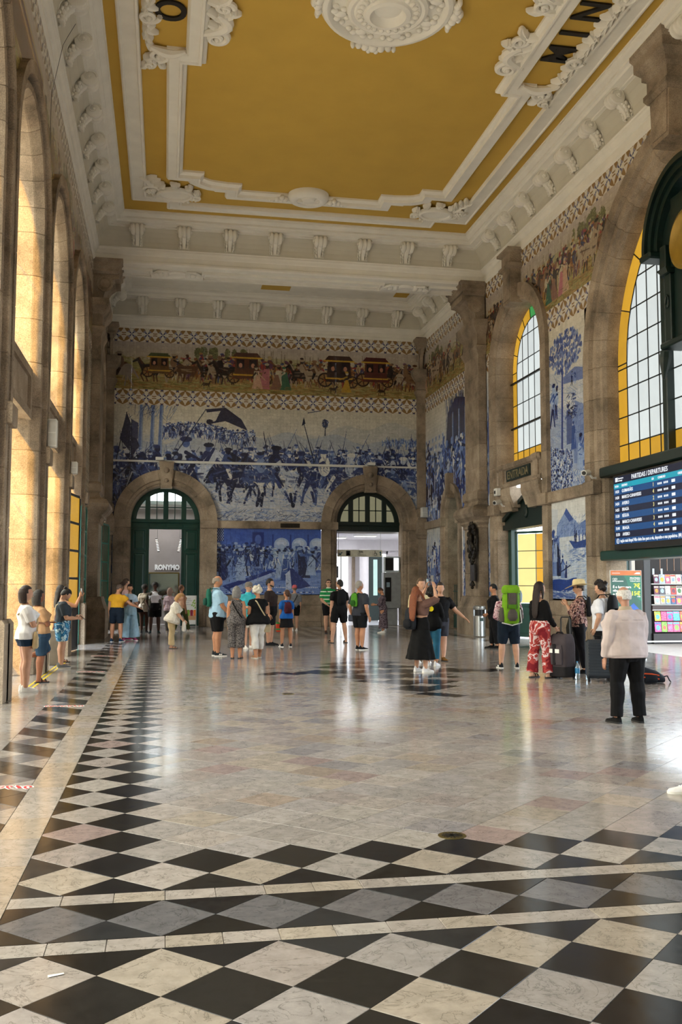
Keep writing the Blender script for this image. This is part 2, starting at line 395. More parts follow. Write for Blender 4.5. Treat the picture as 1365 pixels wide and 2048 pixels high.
        s.poly([(x-.36*h, y-.9*h), (x+.36*h, y-.9*h), (x+.4*h, y-.3*h), (x-.4*h, y-.3*h)], body)
        for a in (-.2, .2): s.poly([(x+(a-.12)*h, y-.82*h), (x+(a+.12)*h, y-.82*h), (x+(a+.12)*h, y-.52*h), (x+(a-.12)*h, y-.52*h)], (.14,.07,.08)); s.ell(x+a*h, y-.62*h, .06*h, .08*h, (.7,.5,.4))
        s.poly([(x-.48*h, y-.88*h), (x+.48*h, y-.88*h), (x+.34*h, y-1.05*h), (x-.34*h, y-1.05*h)], roof); s.line(x-.48*h, y-.88*h, x+.48*h, y-.88*h, .05*h, .05*h, (.75,.6,.2))
        s.line(x-.42*h, y-.3*h, x+.42*h, y-.3*h, .05*h, .05*h, (.75,.58,.2))
    def hatch(s, n, ln=8, k=.22):
        r = s.r
        for _ in range(n):
            x, y = r.randint(1, s.w-1), r.randint(1, s.h-1); a = r.normal()*.6+(1.2 if r.rand() < .5 else .1); c = s.a[y, x]*(1+r.uniform(-k, k))+r.uniform(-.02, .05); l = ln*r.uniform(.4, 1.3)
            s.line(x-cos(a)*l/2, y-sin(a)*l/2, x+cos(a)*l/2, y+sin(a)*l/2, 2.2, 1.0, np.clip(c, .03, .92), .75)
    def tiles(s, nx, ny, k=.10, v=.035):
        s.hatch(int(s.w*s.h/150))
        gx = np.arange(s.w)*nx/s.w; gy = np.arange(s.h)*ny/s.h
        t = s.r.rand(int(ny)+2, int(nx)+2).astype(np.float32)-.5
        s.a *= 1+(t[gy.astype(int)][:, gx.astype(int)]*2*v)[..., None]
        lx = np.minimum(gx % 1, 1-gx % 1) < .5*nx/s.w; ly = np.minimum(gy % 1, 1-gy % 1) < .5*ny/s.h
        m = np.maximum(lx[None, :].repeat(s.h, 0), ly[:, None].repeat(s.w, 1)); s.a[m] *= 1-k
BLU = [(.08,.10,.24), (.10,.14,.33), (.16,.22,.45), (.25,.34,.58), (.45,.54,.74), (.74,.78,.85), (.86,.86,.84)]
DRK = [(.05,.07,.17), (.08,.11,.26), (.11,.16,.37), (.2,.28,.5)]
MIDB = [(.2,.3,.55), (.3,.4,.65), (.45,.55,.76), (.6,.68,.82)]
LGT = [(.84,.83,.79), (.9,.89,.86), (.75,.79,.84), (.6,.68,.8)]
def battle():
    c = Cv(1500, 530, 3); c.wash((.82,.79,.71), (.74,.77,.83), .05, 90); w, h = c.w, c.h
    n = c.noise(70); X = np.arange(w)
    for k, (b0, amp, col) in enumerate([(.23, .10, (.70,.71,.71)), (.30, .07, (.6,.65,.74)), (.40, .05, (.66,.69,.74))]):
        ridge = h*(b0+amp*np.sin(X/w*5+k*2.1)+.03*np.sin(X/37+k))-(X > w*.62)*h*.02
        m = np.arange(h)[:, None] > ridge[None, :]; c.a[m] = c.a[m]*.45+np.array(col, np.float32)*.55
    c.dabs(500, 0, w, h*.28, h*.55, 26, 2, LGT+MIDB, .5, .05, .25)
    for _ in range(260):                       # far crowd
        x = c.r.uniform(w*.17, w*.45); c.figure(x, h*(.26+.05*c.r.rand()+.03*sin(x/80)), h*.10, BLU)
    for _ in range(70): c.figure(c.r.uniform(w*.86, w), h*(.27+.06*c.r.rand()), h*.05, MIDB)
    for x in (.1, .135, .16): 
        c.line(w*x, h*.5, w*(x+.004), 0, 20, 14, (.32,.42,.66), .9); c.line(w*x+6, h*.5, w*(x+.004)+4, 0, 4, 3, (.7,.77,.87), .7)
        c.dabs(30, w*(x-.03), w*(x+.05), 0, h*.12, 40, 3, MIDB+DRK, .7, 1.9, .5)
    c.tree(w*.675, h*.22, h*.14, DRK, .07, .22)
    pal = BLU+BLU[3:]+DRK[1:]
    for _ in range(420):                       # the melee band
        x = c.r.uniform(0, w); y = h*(.50+.10*c.r.rand()) if x > w*.35 else h*(.55+.16*c.r.rand())
        c.figure(x, y, h*c.r.uniform(.12, .2), pal)
        if c.r.rand() < .22: c.line(x, y-h*.1, x+c.r.uniform(-60, 60), y-h*c.r.uniform(.2, .34), 3, 1.5, c.pick(DRK), .9)
    for _ in range(46): c.horse(c.r.uniform(w*.33, w), h*(.60+.08*c.r.rand()), h*c.r.uniform(.14, .2), pal, c.pick([-1, 1]))
    g = [(.86,.85,.82), (.76,.79,.85), (.66,.72,.82), (.4,.5,.72)]
    m = np.arange(h)[:, None] > h*(.72+.05*np.sin(X/150))[None, :]; c.a[m] = c.a[m]*.3+np.array((.78,.79,.82), np.float32)*.7
    c.dabs(1500, 0, w, h*.70, h, 40, 4, g, .75, .08, .35)
    c.dabs(260, w*.3, w*.72, h*.9, h, 20, 4, MIDB+DRK, .6, -.3, .5)
    for x, y, s_, f in [(.31,.78,.34,1),(.42,.80,.3,1),(.52,.82,.36,1),(.60,.78,.3,-1),(.67,.80,.33,-1),(.76,.78,.3,1),(.85,.8,.28,-1),(.93,.8,.3,1),(.47,.73,.26,-1),(.24,.82,.4,1),(.37,.70,.26,1)]: c.horse(w*x, h*(y+.04), h*s_*1.2, DRK+BLU, f)
    c.dabs(900, w*.26, w, h*.5, h*.86, 16, 5, BLU+LGT+MIDB, .8, .6, .9)
    c.poly([(0,h*.62),(w*.2,h*.58),(w*.27,h*.7),(w*.24,h),(0,h)], (.1,.12,.24), .85)
    for _ in range(90): c.figure(c.r.uniform(0, w*.27), h*c.r.uniform(.68, 1), h*c.r.uniform(.2,.34), DRK+DRK+BLU)
    c.dabs(420, 0, w*.26, h*.5, h, 24, 5, DRK+MIDB+[(.6,.62,.68),(.75,.77,.8)], .7, 1.3, .8)
    for x0, y0, x1, y1 in [(.03,.5,.06,.07),(.07,.55,.075,.13),(.19,.5,.3,.02)]: c.line(w*x0, h*y0, w*x1, h*y1, 4, 3, DRK[0])
    c.poly([(w*.06,h*.07),(w*.1,h*.36),(w*.08,h*.44),(w*.04,h*.3)], (.13,.15,.28)); c.poly([(w*.075,h*.13),(w*.095,h*.16),(w*.095,h*.3),(w*.078,h*.28)], (.24,.26,.4))
    c.poly([(w*.30,h*.02),(w*.36,h*.0),(w*.41,h*.10),(w*.43,h*.2),(w*.36,h*.12),(w*.31,h*.15)], (.09,.11,.23)); c.poly([(w*.30,h*.05),(w*.345,h*.03),(w*.33,h*.12),(w*.305,h*.15)], (.84,.82,.77)); c.ell(w*.312, h*.13, 16, 12, (.07,.08,.18))
    for _ in range(40):
        x = c.r.uniform(w*.35, w*.98); c.line(x, h*.52, x+c.r.uniform(-50, 50), h*c.r.uniform(.28, .42), 3, 1.5, c.pick(DRK), .9)
    c.line(w*.64, h*.46, w*.605, h*.1, 5, 3, DRK[0]); c.poly([(w*.6,h*.14),(w*.612,h*.12),(w*.607,h*.06)], DRK[0]); c.line(w*.62, h*.02, w*.66, h*.0, 3, 3, DRK[1])
    g_ = c.a.mean(2, keepdims=True); c.a = np.clip(.08+c.a*.86+(c.noise(5)-.5)[..., None]*.10, 0, 1); c.tiles(94, 33); return c.a
def court():
    c = Cv(660, 420, 5); c.wash((.24,.36,.70), (.26,.38,.68), .1, 40); w, h = c.w, c.h
    c.dabs(500, 0, w, 0, h, 50, 4, MIDB[:2]+DRK[2:], .4, 1.57, .2)
    c.poly([(w*.36,0),(w,0),(w,h*.3),(w*.5,h*.26)], (.24,.36,.68), .8)
    for x in (.62, .79, .96):
        c.ell(w*x, h*.24, w*.072, h*.1, (.62,.7,.85)); c.poly([(w*(x-.072),h*.24),(w*(x+.072),h*.24),(w*(x+.072),h*.62),(w*(x-.072),h*.62)], (.6,.68,.84))
        c.line(w*(x-.085), h*.1, w*(x-.085), h*.6, 10, 10, (.16,.24,.52)); c.ell(w*x, h*.22, w*.05, h*.05, (.72,.78,.88))
    c.poly([(0,0),(w*.07,0),(w*.07,h*.2),(0,h*.2)], (.55,.62,.8))
    for i in range(8):
        for j in range(9):
            if (i+j) % 2: c.poly([(w*.07*i/8,h*.2*j/9),(w*.07*(i+1)/8,h*.2*j/9),(w*.07*(i+1)/8,h*.2*(j+1)/9),(w*.07*i/8,h*.2*(j+1)/9)], (.1,.15,.35))
    c.poly([(w*.34,h*.06),(w*.45,h*.06),(w*.45,h*.3),(w*.34,h*.3)], (.13,.2,.48)); c.ell(w*.395, h*.17, 20, 30, (.3,.4,.7))
    for _ in range(90): c.figure(c.r.uniform(w*.3, w), h*c.r.uniform(.52, .64), h*.26, MIDB+DRK+LGT[2:])
    for _ in range(70): c.figure(c.r.uniform(0, w*.4), h*c.r.uniform(.55, .72), h*.34, DRK+MIDB+LGT[2:3], c.r.rand() < .4)
    c.poly([(0,h*.74),(w,h*.66),(w,h),(0,h)], (.42,.53,.78)); c.dabs(200, 0, w, h*.7, h, 60, 4, [(.5,.6,.82),(.25,.36,.68),(.7,.76,.88)], .5, .02, .1)
    c.poly([(w*.06,h*.86),(w*.52,h*.62),(w*.58,h*.68),(w*.16,h*.97)], (.13,.2,.48)); c.poly([(w*.13,h*.9),(w*.55,h*.65),(w*.58,h*.68),(w*.16,h*.97)], (.6,.68,.85))
    for k in range(30): c.ell(w*(.1+.85*k/30), h*.955, 5, 4, (.85,.87,.9) if k % 2 else (.15,.2,.45)); c.ell(w*(.45+.53*k/30), h*.88, 4, 3, (.86,.88,.9))
    for x, y, k in [(.22,.78,.48),(.14,.8,.42),(.62,.74,.5),(.66,.78,.42),(.8,.72,.5),(.84,.74,.46),(.9,.7,.4)]: c.figure(w*x, h*y, h*k, MIDB+LGT[:2] if .6 < x < .7 else MIDB+DRK, True)
    c.poly([(w*.68,h*.6),(w*.73,h*.6),(w*.9,h*.86),(w*.8,h*.9),(w*.66,h*.9)], (.14,.2,.46)); c.poly([(w*.66,h*.68),(w*.7,h*.62),(w*.72,h*.9),(w*.66,h*.92)], (.7,.75,.86))
    c.ell(w*.07, h*.66, 30, 50, (.08,.12,.32), .9); c.dabs(300, 0, w*.4, h*.35, h*.75, 24, 4, DRK+MIDB, .6, 1.2, .8)
    c.dabs(500, 0, w, h*.3, h, 12, 4, LGT[2:]+MIDB+DRK, .55, 1.2, .8); c.tiles(31, 20); return c.a
FR = [(.17,.12,.1), (.28,.16,.1), (.45,.28,.16), (.6,.42,.24), (.34,.2,.3), (.55,.2,.18), (.2,.24,.38), (.68,.6,.44), (.72,.68,.58)]
HO = [(.17,.12,.1), (.33,.22,.15), (.48,.36,.26), (.62,.55,.46), (.14,.1,.1)]
GR = [(.38,.4,.2), (.5,.46,.24), (.3,.36,.2), (.55,.48,.28), (.6,.5,.3)]
def cavalcade(seed=11, w=1500, coaches=True):
    c = Cv(w, 228, seed); c.wash((.71,.66,.62), (.66,.62,.46), .05, 80); h = c.h; X = np.arange(w)
    m = np.arange(h)[:, None] > h*(.30+.07*np.sin(X/170))[None, :]; c.a[m] = c.a[m]*.4+np.array((.6,.58,.4), np.float32)*.6
    m = np.arange(h)[:, None] > h*(.42+.04*np.sin(X/90+1))[None, :]; c.a[m] = c.a[m]*.35+np.array((.55,.52,.3), np.float32)*.65
    c.dabs(900, 0, w, h*.3, h*.6, 26, 5, GR, .5, 0, .3)
    gnd = [(.62,.5,.3), (.52,.38,.22), (.72,.6,.4), (.4,.36,.18), (.58,.4,.22)]
    c.dabs(1500, 0, w, h*.62, h, 34, 5, gnd, .7, .02, .15)
    for _ in range(26): c.tree(c.r.uniform(w*.27, w*.44), h*.46, h*c.r.uniform(.2,.4), [(.40,.41,.25),(.48,.48,.32),(.32,.3,.2)], .04, .13)
    for _ in range(50): c.line(x := c.r.uniform(w*.3, w*.85), h*.5, x+c.r.uniform(-3,3), h*c.r.uniform(.05,.25), 3, 2, (.3,.25,.18), .6)
    for _ in range(230): c.figure(c.r.uniform(w*.2, w), h*c.r.uniform(.6, .8), h*c.r.uniform(.30,.46), FR)
    for x, f in [(.03,-1),(.13,-1),(.2,1),(.24,1),(.31,-1),(.34,-1),(.36,-1),(.60,-1),(.64,-1),(.68,-1),(.87,1),(.89,1),(.94,1),(.97,1)]: c.horse(w*x, h*.82, h*.48, HO, f, c.r.rand() < .7)
    if coaches:
        c.coach(w*.155, h*.74, h*.5, (.38,.27,.15), (.28,.31,.18)); c.coach(w*.425, h*.80, h*.64, (.33,.19,.13), (.3,.18,.14), -1)
        c.coach(w*.72, h*.80, h*.66, (.2,.13,.11), (.25,.16,.13)); c.coach(w*.84, h*.76, h*.62, (.33,.17,.15), (.3,.12,.12))
    for x, k, col in [(.48,.56,(.68,.42,.44)), (.52,.54,(.5,.36,.3)), (.55,.5,(.2,.36,.28)), (.46,.5,(.75,.6,.5)), (.745,.46,(.7,.55,.2))]:
        c.figure(w*x, h*.9, h*k, [col, FR[0], FR[8]], True); c.poly([(w*x-.26*k*h,h*.9),(w*x+.22*k*h,h*.9),(w*x+.06*k*h,h*(.9-.6*k)),(w*x-.06*k*h,h*(.9-.6*k))], col)
    c.horse(w*.035, h*.93, h*.58, [(.55,.5,.46),(.2,.15,.14),(.4,.32,.28)], -1)
    for x in (.3, .7, .86): c.horse(w*x, h*.93, h*.16, [(.2,.14,.1)], 1, False)
    c.dabs(200, 0, w, h*.8, h, 20, 4, gnd+GR, .6); c.tiles(94, 14, .08); return c.a
def procession(seed=21):
    c = Cv(520, 400, seed); c.wash((.82,.79,.72), (.6,.66,.8), .06, 40); w, h = c.w, c.h
    c.poly([(0,h*.18),(w*.1,h*.08),(w*.3,h*.02),(w*.46,h*.12),(w*.52,h*.5),(0,h*.6)][::-1], (.13,.17,.36)); c.dabs(220, 0, w*.5, h*.05, h*.55, 60, 8, DRK, .6, 1.57, .15)
    for x in (.12, .24, .36): c.line(w*x, h*.15, w*x, h*.62, 14, 16, (.42,.5,.68), .8); c.line(w*x+5, h*.15, w*x+5, h*.62, 3, 4, (.7,.75,.84), .8)
    for i in range(6):
        for j in range(4): 
            x0, y0 = w*(.55+.075*i), h*(.26+.07*j); c.poly([(x0,y0),(x0+22,y0),(x0+22,y0+18),(x0,y0+18)], (.62,.68,.8), .8); c.poly([(x0+6,y0+4),(x0+12,y0+4),(x0+12,y0+13),(x0+6,y0+13)], (.2,.26,.48), .8)
    c.dabs(260, 0, w, h*.45, h, 40, 6, BLU, .6, 1.4, .4)
    for _ in range(230): c.figure(c.r.uniform(0, w), h*c.r.uniform(.6, 1.02), h*c.r.uniform(.2,.34), BLU+MIDB, c.r.rand() < .4)
    for _ in range(20): c.horse(c.r.uniform(w*.05, w*.95), h*c.r.uniform(.75,1), h*.26, BLU, c.pick([-1,1]))
    for _ in range(40): x = c.r.uniform(0, w); c.line(x, h*.75, x+c.r.uniform(-20,20), h*c.r.uniform(.38,.55), 4, 2, c.pick(DRK+LGT), .9)
    c.tiles(44, 33); return c.a
def treeside(seed=31):
    c = Cv(300, 560, seed); c.wash((.83,.80,.73), (.72,.76,.83), .05, 40); w, h = c.w, c.h; X = np.arange(w)
    m = np.arange(h)[:, None] > h*(.36-.10*X/w)[None, :]; c.a[m] = c.a[m]*.55+np.array((.7,.73,.78), np.float32)*.45
    m = np.arange(h)[:, None] > h*(.62-.16*X/w)[None, :]; c.a[m] = c.a[m]*.5+np.array((.5,.58,.75), np.float32)*.5
    c.dabs(300, 0, w, h*.3, h*.75, 40, 3, LGT+MIDB, .5, -.4, .2)
    c.poly([(0,h*.34),(w*.3,h*.30),(w*.6,h*.33),(w*.6,h*.37),(0,h*.40)], (.35,.42,.64), .8)
    c.line(w*.66, h*.78, w*.6, h*.1, 16, 7, (.2,.26,.5)); c.line(w*.69, h*.78, w*.63, h*.2, 4, 3, (.6,.66,.8), .7)
    for _ in range(330):
        a = c.r.uniform(0, 2*pi); q = sqrt(c.r.rand()); c.ell(w*(.55+.42*q*cos(a)), h*(.18+.13*q*sin(a)), c.r.uniform(3,12), c.r.uniform(3,8), c.pick([(.2,.26,.48),(.3,.37,.6),(.45,.52,.7)]), .75, c.r.uniform(0,3))
    c.poly([(w*.0,h*.56),(w*.3,h*.5),(w*.36,h*.56),(w*.36,h*.86),(0,h*.9)], (.42,.5,.7), .8); c.dabs(160, 0, w*.36, h*.55, h*.85, 14, 3, MIDB, .7, 1, .8)
    for x, y, k in [(.3,.4,.08),(.38,.4,.08),(.85,.5,.16),(.9,.6,.26),(.8,.56,.2)]: c.figure(w*x, h*y, h*k, DRK+MIDB)
    c.figure(w*.44, h*.74, h*.26, [(.83,.82,.78),(.3,.36,.55)], True); c.dabs(60, w*.3, w*.5, h*.45, h*.6, 16, 5, DRK, .8)
    for x, y, k in [(.1,.92,.26),(.22,.94,.24),(.36,.78,.18),(.07,.86,.22)]: c.figure(w*x, h*y, h*k, DRK+MIDB, True)
    for _ in range(900): x = c.r.uniform(w*.4, w); c.ell(x, h*c.r.uniform(.72+.1*(1-x/w), 1), c.r.uniform(2,5), c.r.uniform(2,5), c.pick(BLU), .85)
    c.dabs(200, 0, w*.5, h*.9, h, 14, 4, LGT+MIDB, .8, .5, 1); c.tiles(17, 32, .07); return c.a
def boats(seed=41):
    c = Cv(300, 340, seed); c.wash((.88,.88,.86), (.70,.77,.86), .04, 40); w, h = c.w, c.h; X = np.arange(w)
    c.poly([(0,h*.22),(w*.2,h*.26),(w*.3,h*.30),(w*.1,h*.4),(0,h*.42)], (.4,.5,.72)); c.poly([(w*.1,h*.36),(w*.42,h*.2),(w*.58,h*.11),(w*.66,h*.16),(w*.9,h*.30),(w*.85,h*.38),(w*.3,h*.38)], (.52,.61,.79)); c.poly([(w*.4,h*.22),(w*.58,h*.1),(w*.64,h*.15),(w*.5,h*.24)], (.26,.36,.62))
    c.dabs(240, w*.05, w*.9, h*.2, h*.38, 16, 3, MIDB, .5, .8, .5); c.poly([(w*.8,h*.1),(w,h*.08),(w,h*.42),(w*.86,h*.4)], (.8,.83,.86))
    c.dabs(700, 0, w, h*.45, h, 22, 2, [(.45,.56,.78),(.6,.7,.85),(.86,.88,.9),(.3,.42,.7)], .6, 0, .06)
    c.poly([(w*.05,h*.42),(w*.3,h*.44),(w*.52,h*.42),(w*.4,h*.5),(w*.12,h*.5)], (.2,.3,.55)); c.dabs(80, w*.05, w*.5, h*.5, h*.62, 20, 4, MIDB, .6, 0, .2)
    for x in (.1,.18,.26,.34,.38): c.figure(w*x, h*.45, h*.12, DRK+MIDB)
    c.line(w*.36, h*.44, w*.37, h*.28, 5, 3, DRK[2])
    c.poly([(w*.28,h*.68),(w*.34,h*.77),(w*.6,h*.8),(w,h*.78),(w,h*.9),(w*.6,h*.92),(w*.4,h*.88)], (.12,.24,.54)); c.line(w*.33, h*.77, w, h*.79, 5, 4, (.7,.76,.86)); c.poly([(w*.42,h*.92),(w,h*.92),(w,h),(w*.34,h)], (.18,.28,.56), .8)
    c.poly([(w*.78,h*.36),(w,h*.4),(w,h*.75),(w*.76,h*.75)], (.3,.4,.66), .8)
    for x, y, k in [(.8,.76,.4),(.88,.74,.44),(.95,.76,.4),(.62,.78,.16),(.7,.78,.24),(.9,.62,.26)]: c.figure(w*x, h*y, h*k, DRK+MIDB+[(.2,.32,.62)], True)
    c.line(w*.5, h*.66, w*.75, h*.72, 4, 3, DRK[1]); c.dabs(120, w*.4, w, h*.9, h, 24, 3, MIDB+LGT, .7, 0, .1); c.tiles(17, 19, .07); return c.a
def bluecrowd(seed=51, w=240, h=330):
    c = Cv(w, h, seed); c.wash((.8,.8,.78), (.5,.6,.8), .06, 30)
    c.dabs(120, 0, w, h*.05, h*.4, 50, 5, MIDB+LGT, .5, 1.57, .2); c.dabs(200, 0, w, h*.3, h, 30, 6, BLU, .6, 1.4, .5)
    for _ in range(60): c.figure(c.r.uniform(0, w), h*c.r.uniform(.55,1.05), h*c.r.uniform(.22,.42), BLU+MIDB, c.r.rand() < .4)
    c.tiles(w/17, h/17, .07); return c.a
def flower_tile():
    """the ochre, white and blue pattern tile of the two borders (one repeat)"""
    n = 96; Y, X = np.mgrid[0:n, 0:n].astype(np.float32); x = (X+.5)/n*2-1; y = (Y+.5)/n*2-1
    a = np.ones((n, n, 3), np.float32)*np.array((.82,.79,.75)); R = np.hypot(x, y); T = np.arctan2(y, x)
    def put(m, c): a[m] = c
    put(R < .86, (.70,.67,.68)); put((R < .86) & (R > .76), (.84,.81,.77))
    for cx_, cy_ in ((1,1),(1,-1),(-1,1),(-1,-1)):                       # ochre petals round each corner star
        u, v = x-cx_, y-cy_; r = np.hypot(u, v); t = np.arctan2(v, u)
        put((r < .92) & (r > .16) & (np.abs(np.sin(2*t)) > .48+.42*r) , (.55,.43,.27))
        put((r < .95) & (r > .82), (.55,.44,.29)); put(r < .14, (.50,.38,.2))
        put((r < .75) & (np.abs(np.sin(2*t)) < .2*(1-r)), (.82,.78,.70))
    put((R < .74) & (np.abs(np.cos(2*T)) > .25+.6*R), (.84,.81,.75))   # white four-point star
    put((R < .36) & (np.abs(np.sin(2*T)) > .82), (.22,.24,.40)); put((R < .62) & (R > .4) & (np.abs(np.sin(2*T)) > .9), (.42,.42,.54)); put((R < .62) & (R > .48) & (np.abs(np.sin(2*T)) > .72), (.55,.52,.56))
    for u, v in ((x, y-1), (x, y+1)): put((np.abs(u)+np.abs(v)*.8 < .2), (.24,.26,.42)); 
    return np.clip(a, 0, 1)
def grotesque():
    c = Cv(64, 512, 61); c.wash((.78,.75,.68), (.78,.76,.70), .03); w, h = c.w, c.h
    for k in range(8):
        y = 32+64*k
        c.ell(w/2, y, 20, 22, (.62,.46,.2)); c.ell(w/2, y, 15, 17, (.8,.77,.7)); c.ell(w/2, y, 6, 8, (.3,.33,.48)); c.line(w/2, y+22, w/2, y+42, 10, 3, (.4,.42,.36)); c.line(8, y+26, w-8, y+38, 3, 3, (.62,.46,.2)); c.line(8, y+38, w-8, y+26, 3, 3, (.35,.38,.5))
    c.tiles(1, 34, .1); return c.a
M['m_battle'] = img_mat('painted_battle_tiles', battle(), .25, (94, 33))
M['m_court'] = img_mat('painted_court_tiles', court(), .25, (31, 20))
M['m_caval'] = img_mat('painted_cavalcade_tiles', cavalcade(), .25, (94, 14))
M['m_caval2'] = img_mat('painted_hill_riders_tiles', cavalcade(13, 1500, False), .25, (94, 14))
M['m_proc'] = img_mat('painted_procession_tiles', procession(), .2, (44, 33))
M['m_tree'] = img_mat('painted_tree_tiles', treeside(), .2, (17, 32))
M['m_boats'] = img_mat('painted_boat_tiles', boats(), .2, (17, 19))
M['m_blue'] = img_mat('painted_crowd_tiles', bluecrowd(), .2, (14, 19))
M['m_blue2'] = img_mat('painted_figures_tiles', bluecrowd(57), .2, (14, 19))
M['m_flower'] = img_mat('pattern_tiles', flower_tile(), .25, (2, 2), True)
M['m_grot'] = img_mat('ornament_tiles', grotesque(), .25, None, True)
# ---------------------------------------------------------------- walls
OPB = [(0.0, 4.25, 1.45), (8.38, 4.25, 1.45)]
OPR = [(34.57, 4.3, .95), (27.57, 8.65, 1.95), (17.9, 7.2, 4.42), (8.25, 8.65, 1.95)]
LEFTC = [3.0, 7.55, 12.1, 16.65, 21.15, 25.75]
OPL = [(c, 8.35, 2.03) for c in LEFTC]+[(34.4, 8.35, 1.73)]
def band(root, name, T, u0, u1, v0, v1, ops, m, uv='fit', w=0.0):
    us = set(np.linspace(u0, u1, max(2, int((u1-u0)/1.0)+2)).tolist())
    for c, s, r in ops:
        for k in range(25):
            x = c-r*cos(pi*k/24)
            if u0 < x < u1: us.add(x)
        for x in (c-r-1e-4, c+r+1e-4):
            if u0 < x < u1: us.add(x)
    us = sorted(us)
    def top(x):
        for c, s, r in ops:
            if abs(x-c) <= r+1e-6: return s+sqrt(max(0, r*r-(x-c)**2))
        return -1
    b = MB(); b.uv = []
    for a, c in zip(us, us[1:]):
        la, lc = min(max(v0, top(a)), v1), min(max(v0, top(c)), v1)
        if abs(a-c) < 1e-3 or (la >= v1 and lc >= v1): continue
        q = [(a, la), (c, lc), (c, v1), (a, v1)]
        b.add([T(x, z, w) for x, z in q], [(0, 1, 2, 3)])
        for x, z in q:
            b.uv.append(((x-u0)/(u1-u0), (z-v0)/(v1-v0)) if uv == 'fit' else ((x-u0)/uv[0], (z-v0)/uv[1]))
    if b.f: return b.build(name, m, root, recalc=False)
def surround(root, T, cx, spring, prof, z0, nv=9, course=.62, arc=True):
    """stone arch surround: jamb blocks and voussoirs, each a block of its own with open joints"""
    def pt(st, r, w):
        k, x = st
        if k == 'L': return T(cx-r, x, w)
        if k == 'R': return T(cx+r, x, w)
        return T(cx-r*cos(x), spring+r*sin(x), w)
    def block(name, sts, eps):
        (k0, x0), (k1, x1) = sts[0], sts[-1]; sec = []
        d0 = eps if k0 != 'A' else eps/prof[0][0]; sg = 1 if x1 > x0 else -1
        ins = [(k0, x0+sg*d0)]+sts[1:-1]+[(k1, x1-sg*d0)]
        g = .012
        sec.append([pt(sts[0], r+g, w-g) for r, w in prof])
        for s_ in ins: sec.append([pt(s_, r, w) for r, w in prof])
        sec.append([pt(sts[-1], r+g, w-g) for r, w in prof])
        b = MB(); b.loft(sec, caps=False, closed=False); return b.build(name, M['stone'], root, recalc=False)
    n = max(1, round((spring-z0)/course))
    for side in 'LR':
        for i in range(n):
            a, c = z0+(spring-z0)*i/n, z0+(spring-z0)*(i+1)/n
            block('stone_block', [(side, a), (side, c)], .012)
    for i in range(nv):
        a, c = pi*i/nv, pi*(i+1)/nv
        block('voussoir', [('A', a+(c-a)*j/4) for j in range(5)], .012)
def collar(root, name, T, u0, u1, w, prof, m=None, both=True):
    """moulded block: prof [(out, v)] around three sides of a box standing on the wall"""
    b = MB(); rings = []
    for o, v in prof: rings.append([T(u0-o, v, -.02), T(u0-o, v, w+o), T(u1+o, v, w+o), T(u1+o, v, -.02)])
    b.loft(rings, caps=True); return b.build(name, m or M['stone'], root)
def shaft(root, T, u0, u1, w, z0, z1, course=.75, name='pilaster_block'):
    n = max(1, round((z1-z0)/course))
    for i in range(n):
        a, c = z0+(z1-z0)*i/n, z0+(z1-z0)*(i+1)/n; g = .012
        collar(root, name, T, u0, u1, w, [(-g, a), (0, a+g), (0, c-g), (-g, c)])
def slabs(root, T, segs, v0, v1, w=.08, size=1.1, name='dado_slab'):
    for u0, u1 in segs:
        n = max(1, round((u1-u0)/size))
        for i in range(n): collar(root, name, T, u0+(u1-u0)*i/n+.004, u0+(u1-u0)*(i+1)/n-.004, w, [(0, v0), (0, v1-.01), (-.01, v1)])
def keystone(root, T, cx, z0, z1, w0, w1, proud, balls=True):
    b = MB()
    p = [(cx-w0/2, z0), (cx+w0/2, z0), (cx+w1/2, z1), (cx-w1/2, z1)]
    b.prism(p, T, -.05, proud)
    p2 = [(cx-w0/2+.05, z0+.1), (cx+w0/2-.05, z0+.1), (cx+w1/2-.06, z1-.06), (cx-w1/2+.06, z1-.06)]; b.prism(p2, T, proud, proud+.025)
    o = b.build('keystone', M['stone'], root)
    if balls:
        for f, r in ((.66, .115), (.28, .09)):
            q = MB(); q.lathe([(r, 0), (r*.98, .02), (r*.8, r*.6), (r*.45, r*.9), (.004, r)], lambda x, y, h, f=f: T(cx+x, z0+(z1-z0)*f+y, proud+.02+h), 16)
            q.build('boss', M['stone'], o, smooth=True)
        q = MB(); q.prism([(cx-w0/2-.03, z0-.02), (cx+w0/2+.03, z0-.02), (cx+w0/2+.03, z0+.05), (cx-w0/2-.03, z0+.05)], T, -.05, proud+.06); q.build('moulding', M['stone'], o)
    return o
# ---- back wall
wb = struct('wall_back')
band(wb, 'upper_border', TB, XL, XR, 11.5, 12.2, OPB, M['m_flower'], (.62, .62))
band(wb, 'frieze_panel', TB, XL, XR, 9.56, 11.5, OPB, M['m_caval'])
band(wb, 'lower_border', TB, XL, XR, 8.93, 9.56, OPB, M['m_flower'], (.62, .62))
band(wb, 'battle_panel', TB, XL, XR, 4.26, 8.93, OPB, M['m_battle'])
band(wb, 'court_panel', TB, 2.02, 6.32, 1.26, 4.0, [], M['m_court'])
band(wb, 'side_panel', TB, XL, -1.9, 1.26, 4.28, [], M['m_blue'])
band(wb, 'side_panel', TB, 10.3, XR, 1.26, 4.28, [], M['m_blue2'])
band(wb, 'stone_backing', TB, 10.3, XR, 0, 1.3, [], M['stone']); band(wb, 'stone_backing', TB, XL, -1.9, 0, 1.3, [], M['stone']); band(wb, 'stone_backing', TB, 2.0, 6.4, 0, 1.3, [], M['stone'])
PB = [(2.05, 0), (2.05, .14), (1.66, .14), (1.63, .07), (1.52, .07), (1.48, .02), (1.42, 0), (1.38, -.08), (1.37, -.55)]
